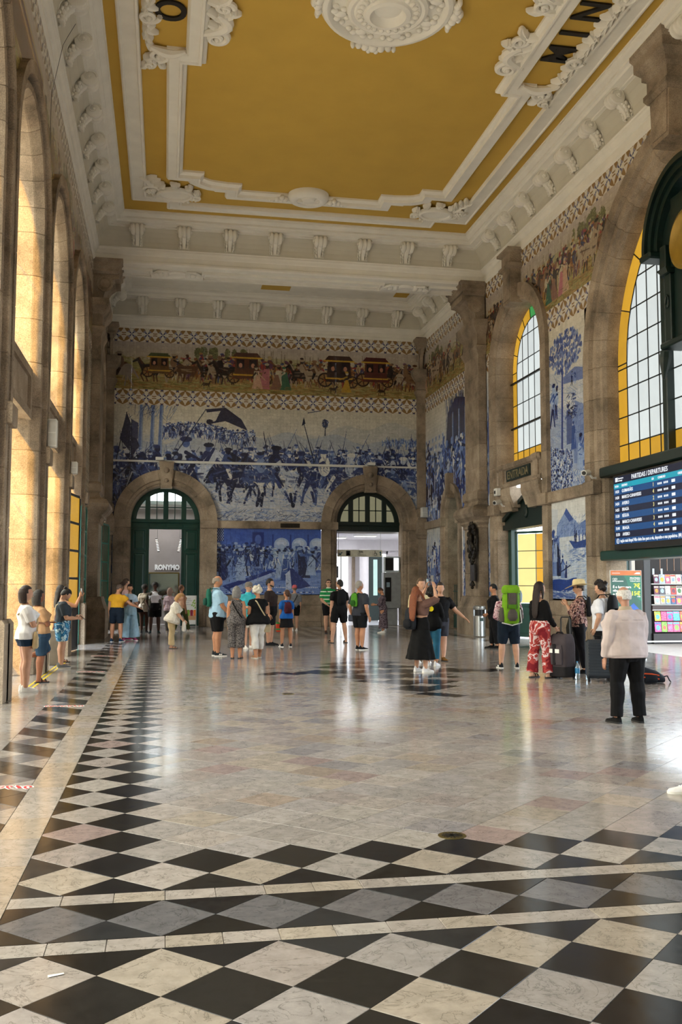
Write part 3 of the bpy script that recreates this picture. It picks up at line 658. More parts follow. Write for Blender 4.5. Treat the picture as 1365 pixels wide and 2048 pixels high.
for cx in (0.0, 8.38):
    surround(wb, TB, cx, 4.25, PB, 0.0, 9, .85)
    keystone(wb, TB, cx, 5.55, 6.62, .40, .60, .24)
    for k in (-1, 1): collar(wb, 'impost', TB, cx+k*1.73-.34, cx+k*1.73+.34, .17, [(0, 3.96), (.02, 3.99), (.02, 4.25), (0, 4.28)])
for u0, u1 in ((2.08, 4.2), (4.2, 6.3), (-2.4, -2.08), (10.46, 10.75)):
    collar(wb, 'string_course', TB, u0+.004, u1-.004, .1, [(-.02, 3.97), (0, 3.99), (0, 4.25), (-.02, 4.28)])
slabs(wb, TB, [(2.06, 6.32)], .0, .2, .16, 1.5, 'plinth_slab'); slabs(wb, TB, [(2.06, 6.32)], .21, .86, .1, 1.1); slabs(wb, TB, [(2.06, 6.32)], .87, 1.27, .08, 1.4)
# cable duct across the battle panel, and the dark plate in the string course
b = MB(); b.box(-2.38, 10.4, YB-.07, YB-.01, 6.60, 6.67); b.box(-.3, 8.5, YB-.085, YB-.012, 6.585, 6.68); duct = b.build('cable_duct', M['whitebox'], wb)
for x in (-.28, 8.40): b = MB(); b.cbox(x-.16, x+.16, YB-.34, YB, 6.66, 6.78, .01); b.build('duct_box', M['whitebox'], wb)
b = MB(); b.cbox(4.62, 5.42, YB-.125, YB-.09, 4.02, 4.2, .01); b.build('dark_plate', M['bronze'], wb)
# corner pilasters
def tall_pilaster(root, T, u0, u1, w, small=False, console=True):
    g = .28 if not small else .1
    collar(root, 'plinth', T, u0, u1, w+.1, [(g*.6, 0), (g*.6, .9), (g*.4, .98), (g*.4, 1.0), (g*.2, 1.15), (0.02, 1.3)])
    shaft(root, T, u0, u1, w, 1.3, 3.62)
    collar(root, 'bell_capital', T, u0, u1, w, [(0, 3.6), (.05, 3.64), (.05, 3.72), (.12, 3.80), (.12, 3.87), (g*.9, 4.0), (g*1.15, 4.12), (g*1.15, 4.22), (g*.9, 4.34), (.05, 4.42), (0, 4.55), (.06, 4.62), (.06, 4.85), (0, 4.92)])
    shaft(root, T, u0, u1, w-.04, 4.92, 9.62, .85)
    collar(root, 'capital', T, u0, u1, w-.04, [(0, 9.6), (.04, 9.7), (.10, 9.84), (.10, 9.9), (.04, 9.94), (.04, 10.3), (.10, 10.36), (.22, 10.55), (.24, 10.7), (.24, 10.78), (.0, 10.84)])
    if console:
        P_ = lambda a, bb, c: T(c, bb, a)
        out = [(0, 10.8), (.30, 10.8), (.34, 11.0), (.40, 11.2), (.5, 11.38), (.66, 11.5), (.8, 11.52), (.8, 11.75), (0, 11.75)]
        if small: out = [(a*.6, z) for a, z in out]
        b = MB(); b.prism(out, P_, u0+.1, u1-.1); b.build('console', M['stone'], root)
        d = .78 if not small else .46
        b = MB(); b.loft([[T(u0-o, v, -.02), T(u0-o, v, d+o), T(u1+o, v, d+o), T(u1+o, v, -.02)] for o, v in [(-.05, 11.66), (.02, 11.72), (.02, 11.8), (.08, 11.88), (.08, 12.0), (.14, 12.06), (.14, 12.12)]]); b.build('abacus', M['stone'], root)
        for k in range(3):
            q = MB(); rr = (.26 if not small else .15)-k*.06; uu = u0+.06
            q.lathe([(rr, 0), (rr, .04+.02*k), (.01, .05+.02*k)], lambda x, y, h: T(uu-h, 11.32+y, (.62 if not small else .36)-.26+x), 16); q.build('scroll', M['stone'], root)
tall_pilaster(wb, TB, 10.42, 10.75, .3, True); tall_pilaster(wb, TB, -2.4, -2.1, .3, True)
# ---- right wall
wr = struct('wall_right')
def sidebands(root, T, ops, fr):
    band(root, 'upper_border', T, 32.1, YB, 11.5, 12.2, ops, M['m_flower'], (.62, .62)); band(root, 'frieze_panel', T, 32.1, YB, 9.56, 11.5, ops, fr, (13.15, 1.94))
    band(root, 'lower_border', T, 32.1, YB, 8.93, 9.56, ops, M['m_flower'], (.62, .62))
    for a, c in ((17.9, 30.6), (YF, 17.9)):
        band(root, 'upper_border', T, a, c, 11.5, 12.2, ops, M['m_flower'], (.62, .62)); band(root, 'lower_border', T, a, c, 8.93, 9.56, ops, M['m_flower'], (.62, .62))
        band(root, 'frieze_panel', T, a, c, 9.56, 11.5, ops, fr, (13.15, 1.94))
sidebands(wr, TR, OPR, M['m_caval2'])
band(wr, 'procession_panel', TR, 32.1, YB, 4.26, 8.93, OPR, M['m_proc'])
band(wr, 'narrow_panel', TR, 29.8, 30.6, 4.26, 8.93, OPR, M['m_blue2'])
band(wr, 'tree_panel', TR, 22.68, 25.22, 4.3, 8.93, [], M['m_tree'])
band(wr, 'stone_backing', TR, 25.2, 29.9, 0, 8.93, OPR, M['stone']); band(wr, 'stone_backing', TR, 13.0, 22.8, 0, 8.93, OPR, M['stone']); band(wr, 'stone_backing', TR, YF, 13.0, 0, 8.93, OPR, M['m_blue'], (3, 4))
band(wr, 'boat_panel', TR, 22.7, 25.2, 1.26, 4.06, [], M['m_boats'])
for u0, u1, mm in ((35.8, 38.3, 'm_blue'), (32.1, 33.3, 'm_blue2'), (29.9, 30.6, 'm_blue')): band(wr, 'figure_panel', TR, u0, u1, 1.3, 4.0, [], M[mm])
band(wr, 'stone_backing', TR, 29.9, YB, 0, 1.3, OPR, M['stone']); band(wr, 'stone_backing', TR, 30.5, 32.2, 1.3, 12.2, [], M['stone']); band(wr, 'stone_backing', TR, 22.7, 25.2, 0, 1.3, [], M['stone'])
PM = [(2.42, 0), (2.42, .12), (2.02, .12), (1.98, .04), (1.9, .04), (1.87, -.02), (1.85, -.08), (1.85, -.62)]
for c in (27.57, 8.25): surround(wr, TR, c, 8.65, PM, 0, 11, .78)
PBIG = [(4.8, 0), (4.8, .12), (4.48, .12), (4.44, .02), (4.36, .04), (4.26, .02), (4.2, -.06), (4.1, -.08), (4.06, -.18), (4.05, -.6)]
surround(wr, TR, 17.9, 7.2, PBIG, 0, 19, .8)
PS = [(1.26, 0), (1.26, .12), (1.0, .12), (.96, .04), (.9, .02), (.86, -.08), (.86, -1.15)]
surround(wr, TR, 34.57, 4.3, PS, 0, 7, .85); keystone(wr, TR, 34.57, 5.0, 5.95, .24, .34, .24, False)
keystone(wr, TR, 27.57, 10.45, 12.1, .62, .72, .34, False)
collar(wr, 'keystone_cap', TR, 27.57-.36, 27.57+.36, .34, [(0, 11.5), (.1, 11.56), (.1, 11.66), (.02, 11.72), (.02, 12.0), (.14, 12.06), (.14, 12.14)])
# great keystone over the big arch, breaking into the cornice
keystone(wr, TR, 17.9, 11.1, 12.2, .7, .8, .5, False)
collar(wr, 'keystone_cap', TR, 17.9-.42, 17.9+.42, .55, [(0, 12.1), (.06, 12.2), (.06, 12.3), (.0, 12.36), (.0, 12.6), (.08, 12.66), (.08, 12.76), (.2, 12.9), (.2, 13.1), (.26, 13.2), (.26, 13.3)])
for u0, u1 in ((22.72, 25.14), (29.97, 30.4), (32.2, 33.28), (35.85, 38.2)): collar(wr, 'string_course', TR, u0, u1, .12, [(-.02, 3.99), (0, 4.01), (0, 4.27), (-.02, 4.3)])
for c, r, k in ((27.57, 2.42, 1), (17.9, 4.8, 1), (34.57, 1.26, .6), (8.25, 2.42, 1)):
    for s in (-1, 1): collar(wr, 'impost', TR, c+s*(r-.3*k)-.3*k, c+s*(r-.3*k)+.3*k, .17, [(0, 3.97), (.02, 4.0), (.02, 4.28), (0, 4.31)])
for u0, u1 in ((22.72, 25.15), (29.98, 30.4), (32.2, 33.3), (35.84, 38.2)):
    slabs(wr, TR, [(u0, u1)], 0, .25, .2, 1.2, 'plinth_slab'); slabs(wr, TR, [(u0, u1)], .26, .85, .12, 1.25); slabs(wr, TR, [(u0, u1)], .86, 1.25, .1, 1.25)
tall_pilaster(wr, TR, 30.55, 32.05, .32)
# ---- left wall
wl = struct('wall_left')
sidebands(wl, TL, OPL, M['m_caval2'])
ed = sorted([(c-2.03, c+2.03) for c in LEFTC]); cur = YF
for a, c in ed+[(30.6, 0)]:
    band(wl, 'ornament_panel', TL, cur, a, 1.25, 8.93, OPL, M['m_grot'], (.3, 2.4)); cur = c
band(wl, 'procession_panel', TL, 32.0, YB, 4.26, 8.93, OPL, M['m_proc']); band(wl, 'figure_panel', TL, 32.0, YB, 1.25, 4.26, OPL, M['m_blue'])
band(wl, 'stone_backing', TL, YF, YB, 0, 1.25, OPL, M['stone']); band(wl, 'stone_backing', TL, 30.5, 32.2, 1.2, 12.2, [], M['stone'])
PL = [(2.2, 0), (2.2, .12), (2.0, .12), (1.97, -.04), (1.92, -.04), (1.9, .01), (1.84, .05), (1.76, .03), (1.70, -.06), (1.66, -.13), (1.65, -.16), (1.65, -.85)]
PL4 = [(r-.3, w) for r, w in PL]
for c in LEFTC: surround(wl, TL, c, 8.35, PL, 0, 11, .8)
surround(wl, TL, 34.4, 8.35, PL4, 0, 9, .8)
for c in LEFTC:
    collar(wl, 'string_course', TL, c+2.02, c+2.53, .2, [(-.02, 3.98), (0, 4.0), (0, 4.28), (-.02, 4.31)]); 
    for s in (-1, 1): collar(wl, 'plinth_block', TL, c+s*2.1-.24, c+s*2.1+.24, .2, [(0, 0), (0, 1.1), (-.04, 1.16)])
for s in (-1, 1): collar(wl, 'string_course', TL, 34.4+s*1.75-.35, 34.4+s*1.75+.35, .2, [(-.02, 3.98), (0, 4.0), (0, 4.28), (-.02, 4.31)])
tall_pilaster(wl, TL, 30.55, 32.05, .32)
# ---- front wall behind the photographer
wf = struct('wall_front'); b = MB(); b.box(XL-.1, XR+.1, YF-.3, YF, 0, 13.6); b.build('wall_panel', M['plain'], wf)
# ---------------------------------------------------------------- ceiling
ce = struct('ceiling')
Y0C, Y1C = 2*CY-30.7, 30.7         # main compartment between the beams
def slab(name, x0, x1, y0, y1, m=None):
    b = MB(); b.box(x0, x1, y0, y1, ZC, ZC+.15); return b.build(name, m or M['ochre'], ce)
slab('main_panel', XL-.3, XR+.3, Y0C, Y1C); slab('far_panel', XL-.3, XR+.3, 32.0, YB+.3, M['plaster'])
for x0_, x1_ in ((-1.9, -1.45), (3.6, 4.75), (9.05, 9.6)):
    b = MB(); b.box(x0_, x1_, 36.3, 36.95, ZC-.03, ZC); b.build('ochre_inset', M['ochre'], ce); slab('near_panel', XL-.3, XR+.3, YF-.3, Y0C)
def sweep(path, prof, name, m, root, closed=True, ref=None, hgt=ZC):
    """mitred moulding along a horizontal polyline; prof [(offset to the left of travel, z)]"""
    n = len(path); P_ = [Vector(p) for p in path]; rings = []
    for i in range(n):
        d0 = (P_[i]-P_[i-1]) if (closed or i > 0) else (P_[i+1]-P_[i]); d1 = (P_[(i+1) % n]-P_[i]) if (closed or i < n-1) else d0
        d0 = d0.normalized(); d1 = d1.normalized(); n0 = Vector((-d0.y, d0.x)); n1 = Vector((-d1.y, d1.x)); mm = (n0+n1)
        mm = mm/max(.25, (1+n0.dot(n1)))
        rings.append([(P_[i].x+o*mm.x, P_[i].y+o*mm.y, z) for o, z in prof])
    if closed: rings.append(rings[0])
    b = MB(); b.loft(rings, caps=False, closed=False); return b.build(name, m, root, recalc=False)
def rect(x0, x1, y0, y1): return [(x0, y0), (x1, y0), (x1, y1), (x0, y1)]   # counter-clockwise: offset is inward
CORN = [(0, 12.05), (.05, 12.1), (.05, 12.16), (.02, 12.18), (.02, 12.34), (.06, 12.36), (.10, 12.44), (.14, 12.48), (.14, 12.53), (.17, 12.55)]
COVE = [(.17, 12.55), (.17, 12.62), (.19, 12.76), (.25, 12.9), (.34, 13.03), (.46, 13.12)]
FASC = [(.46, 13.12), (.46, 13.13), (.54, 13.13), (.54, 13.17), (.72, 13.2), (.74, 13.26), (.8, 13.28), (.8, 13.34), (.88, 13.38), (.93, 13.42), (.93, 13.46), (.97, 13.46), (.97, 13.5)]
tr = []
for i, (a, c) in enumerate(((Y0C, Y1C), (32.0, YB), (YF, 2*CY-32.0))):
    t = struct('trim_%d' % (i+1)); tr.append(t); p = rect(XL, XR, a, c)
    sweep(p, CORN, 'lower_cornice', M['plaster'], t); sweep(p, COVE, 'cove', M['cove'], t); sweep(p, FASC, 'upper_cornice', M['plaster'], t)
# beam soffits between the compartments
def beam(y0, y1):
    b = MB(); b.box(XL, XR, y0, y1, 12.05, 13.6); o = b.build('beam', M['plaster'], ce)
    b = MB()
    ym = (y0+y1)/2
    def fr(x0, x1, ya, yb, h=.09, t=.06):
        for q in ((x0, x1, ya, ya+t), (x0, x1, yb-t, yb), (x0, x0+t, ya+t, yb-t), (x1-t, x1, ya+t, yb-t)): b.box(*q, 12.05-h, 12.05)
    for x0, x1 in ((-2.1, -.55), (1.05, 7.3), (8.9, 10.45)): fr(x0, x1, y0+.3, y1-.3); fr(x0+.1, x1-.1, y0+.42, y1-.42, .05, .04)
    b.build('soffit_frame', M['plaster'], o)
    for cx in (.25, 8.1):
        q = MB()
        q.lathe([(.32, 0), (.32, .05), (.26, .09), (.2, .07), (.004, .1)], lambda x, y, h: (cx+x, ym+y*.85, 12.05-h), 18)
        for s in (-1, 1):
            for k in range(3): q.lathe([(.16+.03*(2-k), 0), (.16, .08), (.08, .12), (.004, .12)], lambda x, y, h: (cx+s*(.36+.17*k)+x*.7, ym+y*(1.1-.15*k), 12.05-h), 10)
            q.tube([(cx+s*.3, ym-.3, 12.0), (cx+s*.6, ym-.34, 11.98), (cx+s*.8, ym-.1, 11.98), (cx+s*.62, ym+.02, 11.97)], [.03, .05, .05, .03], 6)
        q.build('soffit_ornament', M['plaster'], o, smooth=True)
    return o
beam(30.7, 32.0); beam(2*CY-32.0, 2*CY-30.7)
# scroll brackets on the cove: one model, copied round each compartment
def bracket_parts():
    T = lambda a, z, u: (a, u, z)           # a = distance from the wall, u = along the wall
    parts = {}
    b = MB(); prof = []
    for k in range(3):
        for t in np.linspace(-1, 1, 5): prof.append((.125+.045*sqrt(max(0, 1-t*t)), (k-1)*.14+t*.067))
    prof = [(.01, prof[0][1]-.03), (.05, prof[0][1]-.03), (.05, prof[0][1])]+prof+[(.05, prof[-1][1]), (.05, prof[-1][1]+.03), (.01, prof[-1][1]+.03)]
    b.lathe(prof, lambda x, y, h: (.50+x, h, 12.98+y), 14); parts['volute'] = b
    b = MB()
    for s in (-1, 1):                        # spiral ridges on the volute ends
        pts = [(.50+(.145-.0185*t)*cos(t*1.05), s*(.215+.004*t), 12.98+(.145-.0185*t)*sin(t*1.05)) for t in np.linspace(0, 7, 20)]
        b.tube(pts, [.018-.001*i*.5 for i in range(20)], 5); b.ell((.5, s*.235, 12.98), (.036, .036, .036), 8, 5)
    parts['spiral'] = b
    b = MB()
    c = [(.46, 12.92), (.40, 12.90), (.33, 12.86), (.27, 12.78), (.235, 12.70), (.225, 12.62), (.25, 12.575)]
    rings = []
    for (a, z), w, d in zip(c, (.09, .10, .105, .095, .08, .085, .13), (.05, .08, .085, .075, .06, .05, .03)):
        rings.append([(a-d*.4, -w, z-d*.2), (a+d, -w*.55, z-d*.6), (a+d*1.15, 0, z-d*.7), (a+d, w*.55, z-d*.6), (a-d*.4, w, z-d*.2), (a-d*1.5, w*.8, z+d), (a-d*1.5, -w*.8, z+d)])
    b.loft(rings); parts['stem'] = b
    b = MB()
    for s in (-1, 1):                        # acanthus leaves curling off the stem
        for a, z, r in ((.36, 12.9, .05), (.30, 12.82, .045), (.26, 12.74, .042), (.24, 12.66, .038)):
            b.ell((a+.02, s*.11, z-.02), (r*1.1, r*.9, r*1.3), 7, 5); b.ell((a-.04, s*.155, z-.05), (r*.7, r*.6, r*.9), 6, 4)
        b.ell((.25, s*.1, 12.59), (.05, .035, .03), 7, 4)
    b.ell((.42, -.0, 12.93), (.06, .09, .04), 8, 5)
    parts['acanthus_leaf'] = b
    b = MB()
    for s in (-1, 1):
        b.ell((.36, s*.05, 12.885), (.035, .03, .035), 7, 5); b.tube([(.27, s*.16, 12.93), (.22, s*.17, 12.83), (.19, s*.155, 12.7), (.18, s*.14, 12.58)], [.012]*4, 4)
    parts['bead'] = b
    return parts
_bp = bracket_parts()
for v in _bp.values(): v.v = [(.17+(a-.17)*1.16, u, 12.52+(z-12.52)*1.12) for a, u, z in v.v]
bp = {k: v.build(k, M['plaster'], smooth=True) for k, v in _bp.items()}
first = True
def bracket(root, M4):
    global first
    e = empty('bracket', parent=root); e.matrix_local = M4
    for k, o in bp.items():
        if first: o.parent = e
        else: inst(o, e)
    first = False
def side_m(x, y, rz): return Matrix.Translation((x, y, 0)) @ Matrix.Rotation(rz, 4, 'Z')
for k in range(19):
    y = 28.63-1.472*k
    if y > 7: bracket(tr[0], side_m(XL, y, 0)); bracket(tr[0], side_m(XR, y, pi))
for k in range(8):
    x = -1.04+1.487*k
    bracket(tr[0], side_m(x, Y1C, -pi/2)); bracket(tr[1], side_m(x-.01+.025*k*.6, YB, -pi/2))
for k in range(4): bracket(tr[1], side_m(XL, 33.0+1.45*k, 0)); bracket(tr[1], side_m(XR, 33.0+1.45*k, pi))
# ceiling frames
FR_ = [(0, ZC), (0, ZC-.06), (.04, ZC-.10), (.07, ZC-.10), (.09, ZC-.07), (.38, ZC-.07), (.40, ZC-.12), (.45, ZC-.12), (.47, ZC-.05), (.47, ZC)]
FYf, FYn = 29.30, 2*CY-29.30
op = [(-1.18, FYn+.75), (-1.18, FYf-.5), (-.12, FYf-.5), (-.12, FYf), (8.47, FYf), (8.47, FYf-.5), (9.53, FYf-.5), (9.53, FYn+.75)][::-1]
sweep(op, FR_, 'outer_frame', M['plaster'], ce, closed=False)
IN_ = [(0, ZC), (0, ZC-.06), (.03, ZC-.12), (.06, ZC-.16), (.28, ZC-.16), (.3, ZC-.2), (.35, ZC-.2), (.37, ZC-.12), (.42, ZC-.10), (.46, ZC-.06), (.46, ZC)]
def arcpts(cx, cy, r, a0, a1, n=7): return [(cx+r*cos(radians(a0+(a1-a0)*i/n)), cy+r*sin(radians(a0+(a1-a0)*i/n))) for i in range(n+1)]
xl, xr, yf = -.14, 8.49, 28.06
half = [(xl+.46, 15.0), (xl+.46, 20.72-.46), (xl, 20.72-.46+.3)]
# left side travelling away from the camera, far side, right side back again (offset to the right = towards the room centre)
L_ = [(xl+.42, 17.9), (xl+.42, 20.3), (xl, 20.3), (xl, 27.0), (xl+.62, 27.0), (xl+.62, 27.12)]+[(xl+.62+.75*t, 27.12+.42*sin(t*pi/2)) for t in (.25, .5, .75, 1)]+[(xl+1.37, 27.6), (xl+1.75, 27.6), (xl+1.75, yf)]
R_ = [(2*CX-x, y) for x, y in L_][::-1]
N_ = [(2*CX-x, 2*CY-y) for x, y in L_]; N2 = [(x, 2*CY-y) for x, y in L_]
sweep((L_+R_)[::-1], IN_, 'inner_frame', M['plaster'], ce, closed=False)
sweep(([(2*CX-x, 2*CY-y) for x, y in (L_+R_)])[::-1], IN_, 'inner_frame', M['plaster'], ce, closed=False)
# centre rosette
def rosette(cx, cy, R, k=1.0):
    e = empty('rosette', parent=ce); T = lambda x, y, h: (cx+x, cy+y, ZC-h)
    b = MB(); b.lathe([(R, 0), (R, .06), (R*.96, .14), (R*.9, .16), (R*.85, .12), (R*.83, .05), (R*.6, .05)], T, 48); b.build('outer_ring', M['plaster'], e, smooth=True)
    b = MB(); b.lathe([(R*.62, .04), (R*.6, .16), (R*.55, .2), (R*.5, .17), (R*.48, .2), (R*.36, .22), (R*.34, .27), (R*.27, .29), (R*.25, .24), (R*.2, .14), (R*.12, .16), (.01, .17)], T, 40); b.build('inner_ring', M['plaster'], e, smooth=True)
    for i in range(24):
        a = 2*pi*i/24; q = MB(); q.ell((0, 0, 0), (R*.05, R*.04, .05), 8, 5, M=Matrix.Rotation(a, 3, 'Z'))
        q.v = [(cx+R*.42*cos(a)+x, cy+R*.42*sin(a)+y, ZC-.22+z) for x, y, z in q.v]; q.build('egg', M['plaster'], e, smooth=True)
    for i in range(8):
        a = 2*pi*i/8+.39; q = MB(); M3 = Matrix.Rotation(a, 3, 'Z')
        for dx, dy, rr in ((.0, 0, .1), (.07, .09, .065), (.07, -.09, .065), (-.08, .1, .055), (-.08, -.1, .055), (.02, .2, .05), (.02, -.2, .05)):
            v = M3 @ Vector((R*.72+dx*R, dy*R, 0)); q.ell((cx+v.x, cy+v.y, ZC-.08), (rr*R, rr*R*.8, .06), 8, 5)
        q.build('leaf', M['plaster'], e, smooth=True)
    for i in range(4):
        a = pi/2*i+pi/2; q = MB(); M3 = Matrix.Rotation(a, 3, 'Z')
        for dx, dy, rr in ((1.04, 0, .09), (1.03, .13, .07), (1.03, -.13, .07), (1.0, .24, .06), (1.0, -.24, .06), (1.1, .06, .05), (1.1, -.06, .05), (1.01, .33, .04), (1.01, -.33, .04)):
            v = M3 @ Vector((R*dx, R*dy, 0)); q.ell((cx+v.x, cy+v.y, ZC-.09), (rr*R, rr*R, .1), 8, 5)
        q.build('acanthus_leaf', M['plaster'], e, smooth=True)
rosette(4.3, 17.95, 1.38)
# oval boss in the far frame
def oval(cx, cy):
    e = empty('oval_boss', parent=ce); T = lambda x, y, h: (cx+x*1.0, cy+y*.92, ZC-.08-h)
    b = MB(); b.lathe([(.62, -.08), (.62, .04), (.56, .12), (.46, .16), (.36, .13), (.33, .04), (.3, .0), (.22, .04), (.18, .12), (.004, .15)], T, 36); b.build('ring', M['plaster'], e, smooth=True)
    for s in (-1, 1):
        q = MB()
        for i, (dx, dy, r) in enumerate(((.7, .1, .11), (.82, .16, .1), (.8, 0, .08), (.95, .12, .08), (1.06, .16, .06), (1.16, .14, .05))): q.ell((cx+s*dx, cy+dy, ZC-.14), (r, r, .09), 8, 5)
        q.build('leaf', M['plaster'], e, smooth=True)
oval(4.12, 27.62)
# corner cartouches
def leafy(q, x, y, ang, L, W, curl=.5, z=ZC-.05, n=6):
    """one carved acanthus leaf lying on the ceiling, tip curling to one side"""
    rings = []; px, py, a = x, y, ang
    for i in range(n+1):
        t = i/n; w = W*(sin(pi*min(1, t*.85+.12))**.8)*(1-.25*t)+.008; h = .035+.075*sin(pi*(.25+.7*t)); lob = 1+.22*(i % 2)
        dx, dy = -sin(a), cos(a)
        rings.append([(px+dx*w*lob*k, py+dy*w*lob*k, z-hh) for k, hh in ((-1, -.03), (-1, .012), (-.5, h), (0, h*.55), (.5, h), (1, .012), (1, -.03))])
        px += cos(a)*L/n; py += sin(a)*L/n; a += curl/n
    q.loft(rings)
def spiral(q, x, y, r, a0, turns, th, z=ZC-.1, sg=1, n=26):
    pts, rr = [], []
    for i in range(n+1):
        t = i/n; a = a0+sg*t*turns*2*pi; R = r*(1-.82*t); pts.append((x+R*cos(a), y+R*sin(a), z-.05*t)); rr.append(th*(1-.45*t))
    q.tube(pts, rr, 7); q.ell((x, y, z-.06), (r*.24, r*.24, .07), 9, 6)
def cartouche(cx, cy, sx, sy):
    e = empty('cartouche', parent=ce)
    b = MB(); b.lathe([(.5, 0), (.5, .1), (.46, .14), (.41, .12), (.40, .07), (.004, .07)], lambda x, y, h: (cx+x*1.1, cy+y*.8, ZC-.1-h), 28); b.build('shield', M['plaster'], e, smooth=True)
    for k, a in enumerate(np.arange(0, 360, 20)):
        q = MB(); t = radians(a); leafy(q, cx+.58*cos(t), cy+.43*sin(t), t+(.9 if k % 2 else -.7), .24+.05*(k % 3), .075, .9 if k % 2 else -.9, ZC-.08); q.build('leaf', M['plaster'], e, smooth=True)
    q = MB(); spiral(q, cx-sx*.72, cy-sy*.12, .26, 0, 1.6, .06, sg=-sx*sy); spiral(q, cx+sx*.62, cy+sy*.3, .2, 2, 1.5, .05, sg=sx*sy)
    for i in range(7): q.ell((cx-sx*.72+.09*cos(i), cy-sy*.12+.09*sin(i), ZC-.17), (.05, .05, .05), 7, 5)
    q.build('scroll', M['plaster'], e, smooth=True)
    for k in range(6):
        q = MB(); leafy(q, cx-sx*(.55+.05*k), cy-sy*(.3+.1*k), -sy*pi/2+sx*.8*(1 if k % 2 else -1), .32, .07, .8*(1 if k % 2 else -1)); q.build('leaf', M['plaster'], e, smooth=True)
        q = MB(); q.ell((cx+sx*(-.3+.14*k), cy+sy*.42, ZC-.19), (.05, .05, .045), 8, 5); q.build('bead', M['plaster'], e, smooth=True)
for sx, x in ((1, .12), (-1, 8.23)):
    for sy, y in ((1, 27.95), (-1, 2*CY-27.95)): cartouche(x, y, sx, sy)
# name panels with carved scrolls
def name_panel(word, cx, s):
    e = empty('name_panel', parent=ce)
    n = len(word); cw = .80
    for i, ch in enumerate(word):
        # letters are read with their tops towards the middle of the ceiling
        yy = (18.98-cw*i) if s > 0 else (18.95-cw*(n-1-i))
        text_mesh('letter', ch, .90, M['letter'], frame((0, -s, 0), (-s, 0, 0), (cx, yy, ZC-.03)), e, extrude=.02, bold=.016)
    for sy in (1, -1):
        yy = CY+sy*2.32
        q = MB(); t = np.linspace(0, 1, 16)
        q.tube([(cx+s*(.40-.78*x), yy+sy*.20*sin(x*pi*.9), ZC-.1) for x in t], [.05+.07*sin(x*pi) for x in t], 8); spiral(q, cx+s*.22, yy+sy*.30, .24, pi/2, 1.5, .075, sg=s*sy); spiral(q, cx+s*.42, yy+sy*.72, .15, -pi/2*sy, 1.4, .05, sg=-s*sy)
        q.build('scroll', M['plaster'], e, smooth=True)
        for k, (dx, dy, a, l) in enumerate(((.1, .35, 1.0, .34), (.32, .40, .4, .3), (.38, .5, 1.4, .34), (.2, .62, 1.8, .3), (.48, .72, 1.2, .28), (-.1, .18, 2.2, .3))):
            q = MB(); leafy(q, cx+s*dx, yy+sy*dy, sy*a if s > 0 else pi-sy*a, l, .08, .7*s*sy*(1 if k % 2 else -1)); q.build('leaf', M['plaster'], e, smooth=True)
        xi = cx-s*.62                        # ribbon and leaf work on the room side of the frame
        q = MB(); spiral(q, xi-s*.40, CY+sy*1.70, .26, -pi/2*sy, 1.5, .085, sg=-s*sy); q.tube([(xi-s*(.05+.55*sin(x*pi*.8)), CY+sy*(1.62-.75*x), ZC-.12) for x in t], [.06+.08*sin(x*pi) for x in t], 8); spiral(q, xi-s*.5, CY+sy*.62, .2, 0, 1.4, .07, sg=s*sy)
        q.build('ribbon', M['plaster'], e, smooth=True)
        for k, (dx, dy, a, l) in enumerate(((.2, 1.25, .3, .42), (.42, 1.2, .9, .36), (.3, 1.0, .1, .46), (.5, .95, -.4, .34), (.15, .8, .5, .44), (.4, .5, -.6, .4), (.15, .45, .2, .44), (.62, .75, .6, .26))):
            q = MB(); leafy(q, xi-s*dx, CY+sy*dy, (pi-sy*a) if s > 0 else sy*a, l, .10, .8*s*(1 if k % 2 else -1), ZC-.07); q.build('leaf', M['plaster'], e, smooth=True)
    for k in range(32):                      # garland along the outer frame
        yy = CY-2.2+4.4*k/31; q = MB(); leafy(q, cx+s*(.52-.06*(k % 2)), yy, (pi/2 if k % 2 else -pi/2)+s*(.5 if k % 2 else -.5), .34, .075, .9*(1 if k % 3 else -1)); q.build('leaf', M['plaster'], e, smooth=True)
    q = MB()
    for yy in (CY-1.2, CY+1.2): spiral(q, cx+s*.40, yy, .22, 0, 1.5, .06)
    q.build('garland_scroll', M['plaster'], e, smooth=True)
name_panel('MINHO', 8.50, 1); name_panel('DOURO', -.10, -1)
# ---------------------------------------------------------------- windows
def clip_arch(u0, u1, v0, v1, cx, spring, r, inset=.0):
    """cell clipped by an arched outline"""
    u0 += inset; u1 -= inset; v0 += inset; v1 -= inset; r -= inset
    if u0 >= cx+r or u1 <= cx-r: return None
    u0 = max(u0, cx-r); u1 = min(u1, cx+r)
    if u1-u0 < .02: return None
    top = lambda u: spring+sqrt(max(0, r*r-(u-cx)**2))
    pts = []
    for i in range(7):
        u = u1+(u0-u1)*i/6; t = min(v1, top(u))
        if t > v0+1e-4: pts.append((u, t))
    if len(pts) < 2: return None
    if min(v1, top(u0)) > v0+1e-4 or True:
        us = [p[0] for p in pts]; poly = [(min(us), v0), (max(us), v0)]+pts
    out = []
    for p in poly:
        if not out or abs(p[0]-out[-1][0])+abs(p[1]-out[-1][1]) > 1e-4: out.append(p)
    if max(p[1] for p in out)-v0 < .03: return None
    return out if len(out) > 2 else None
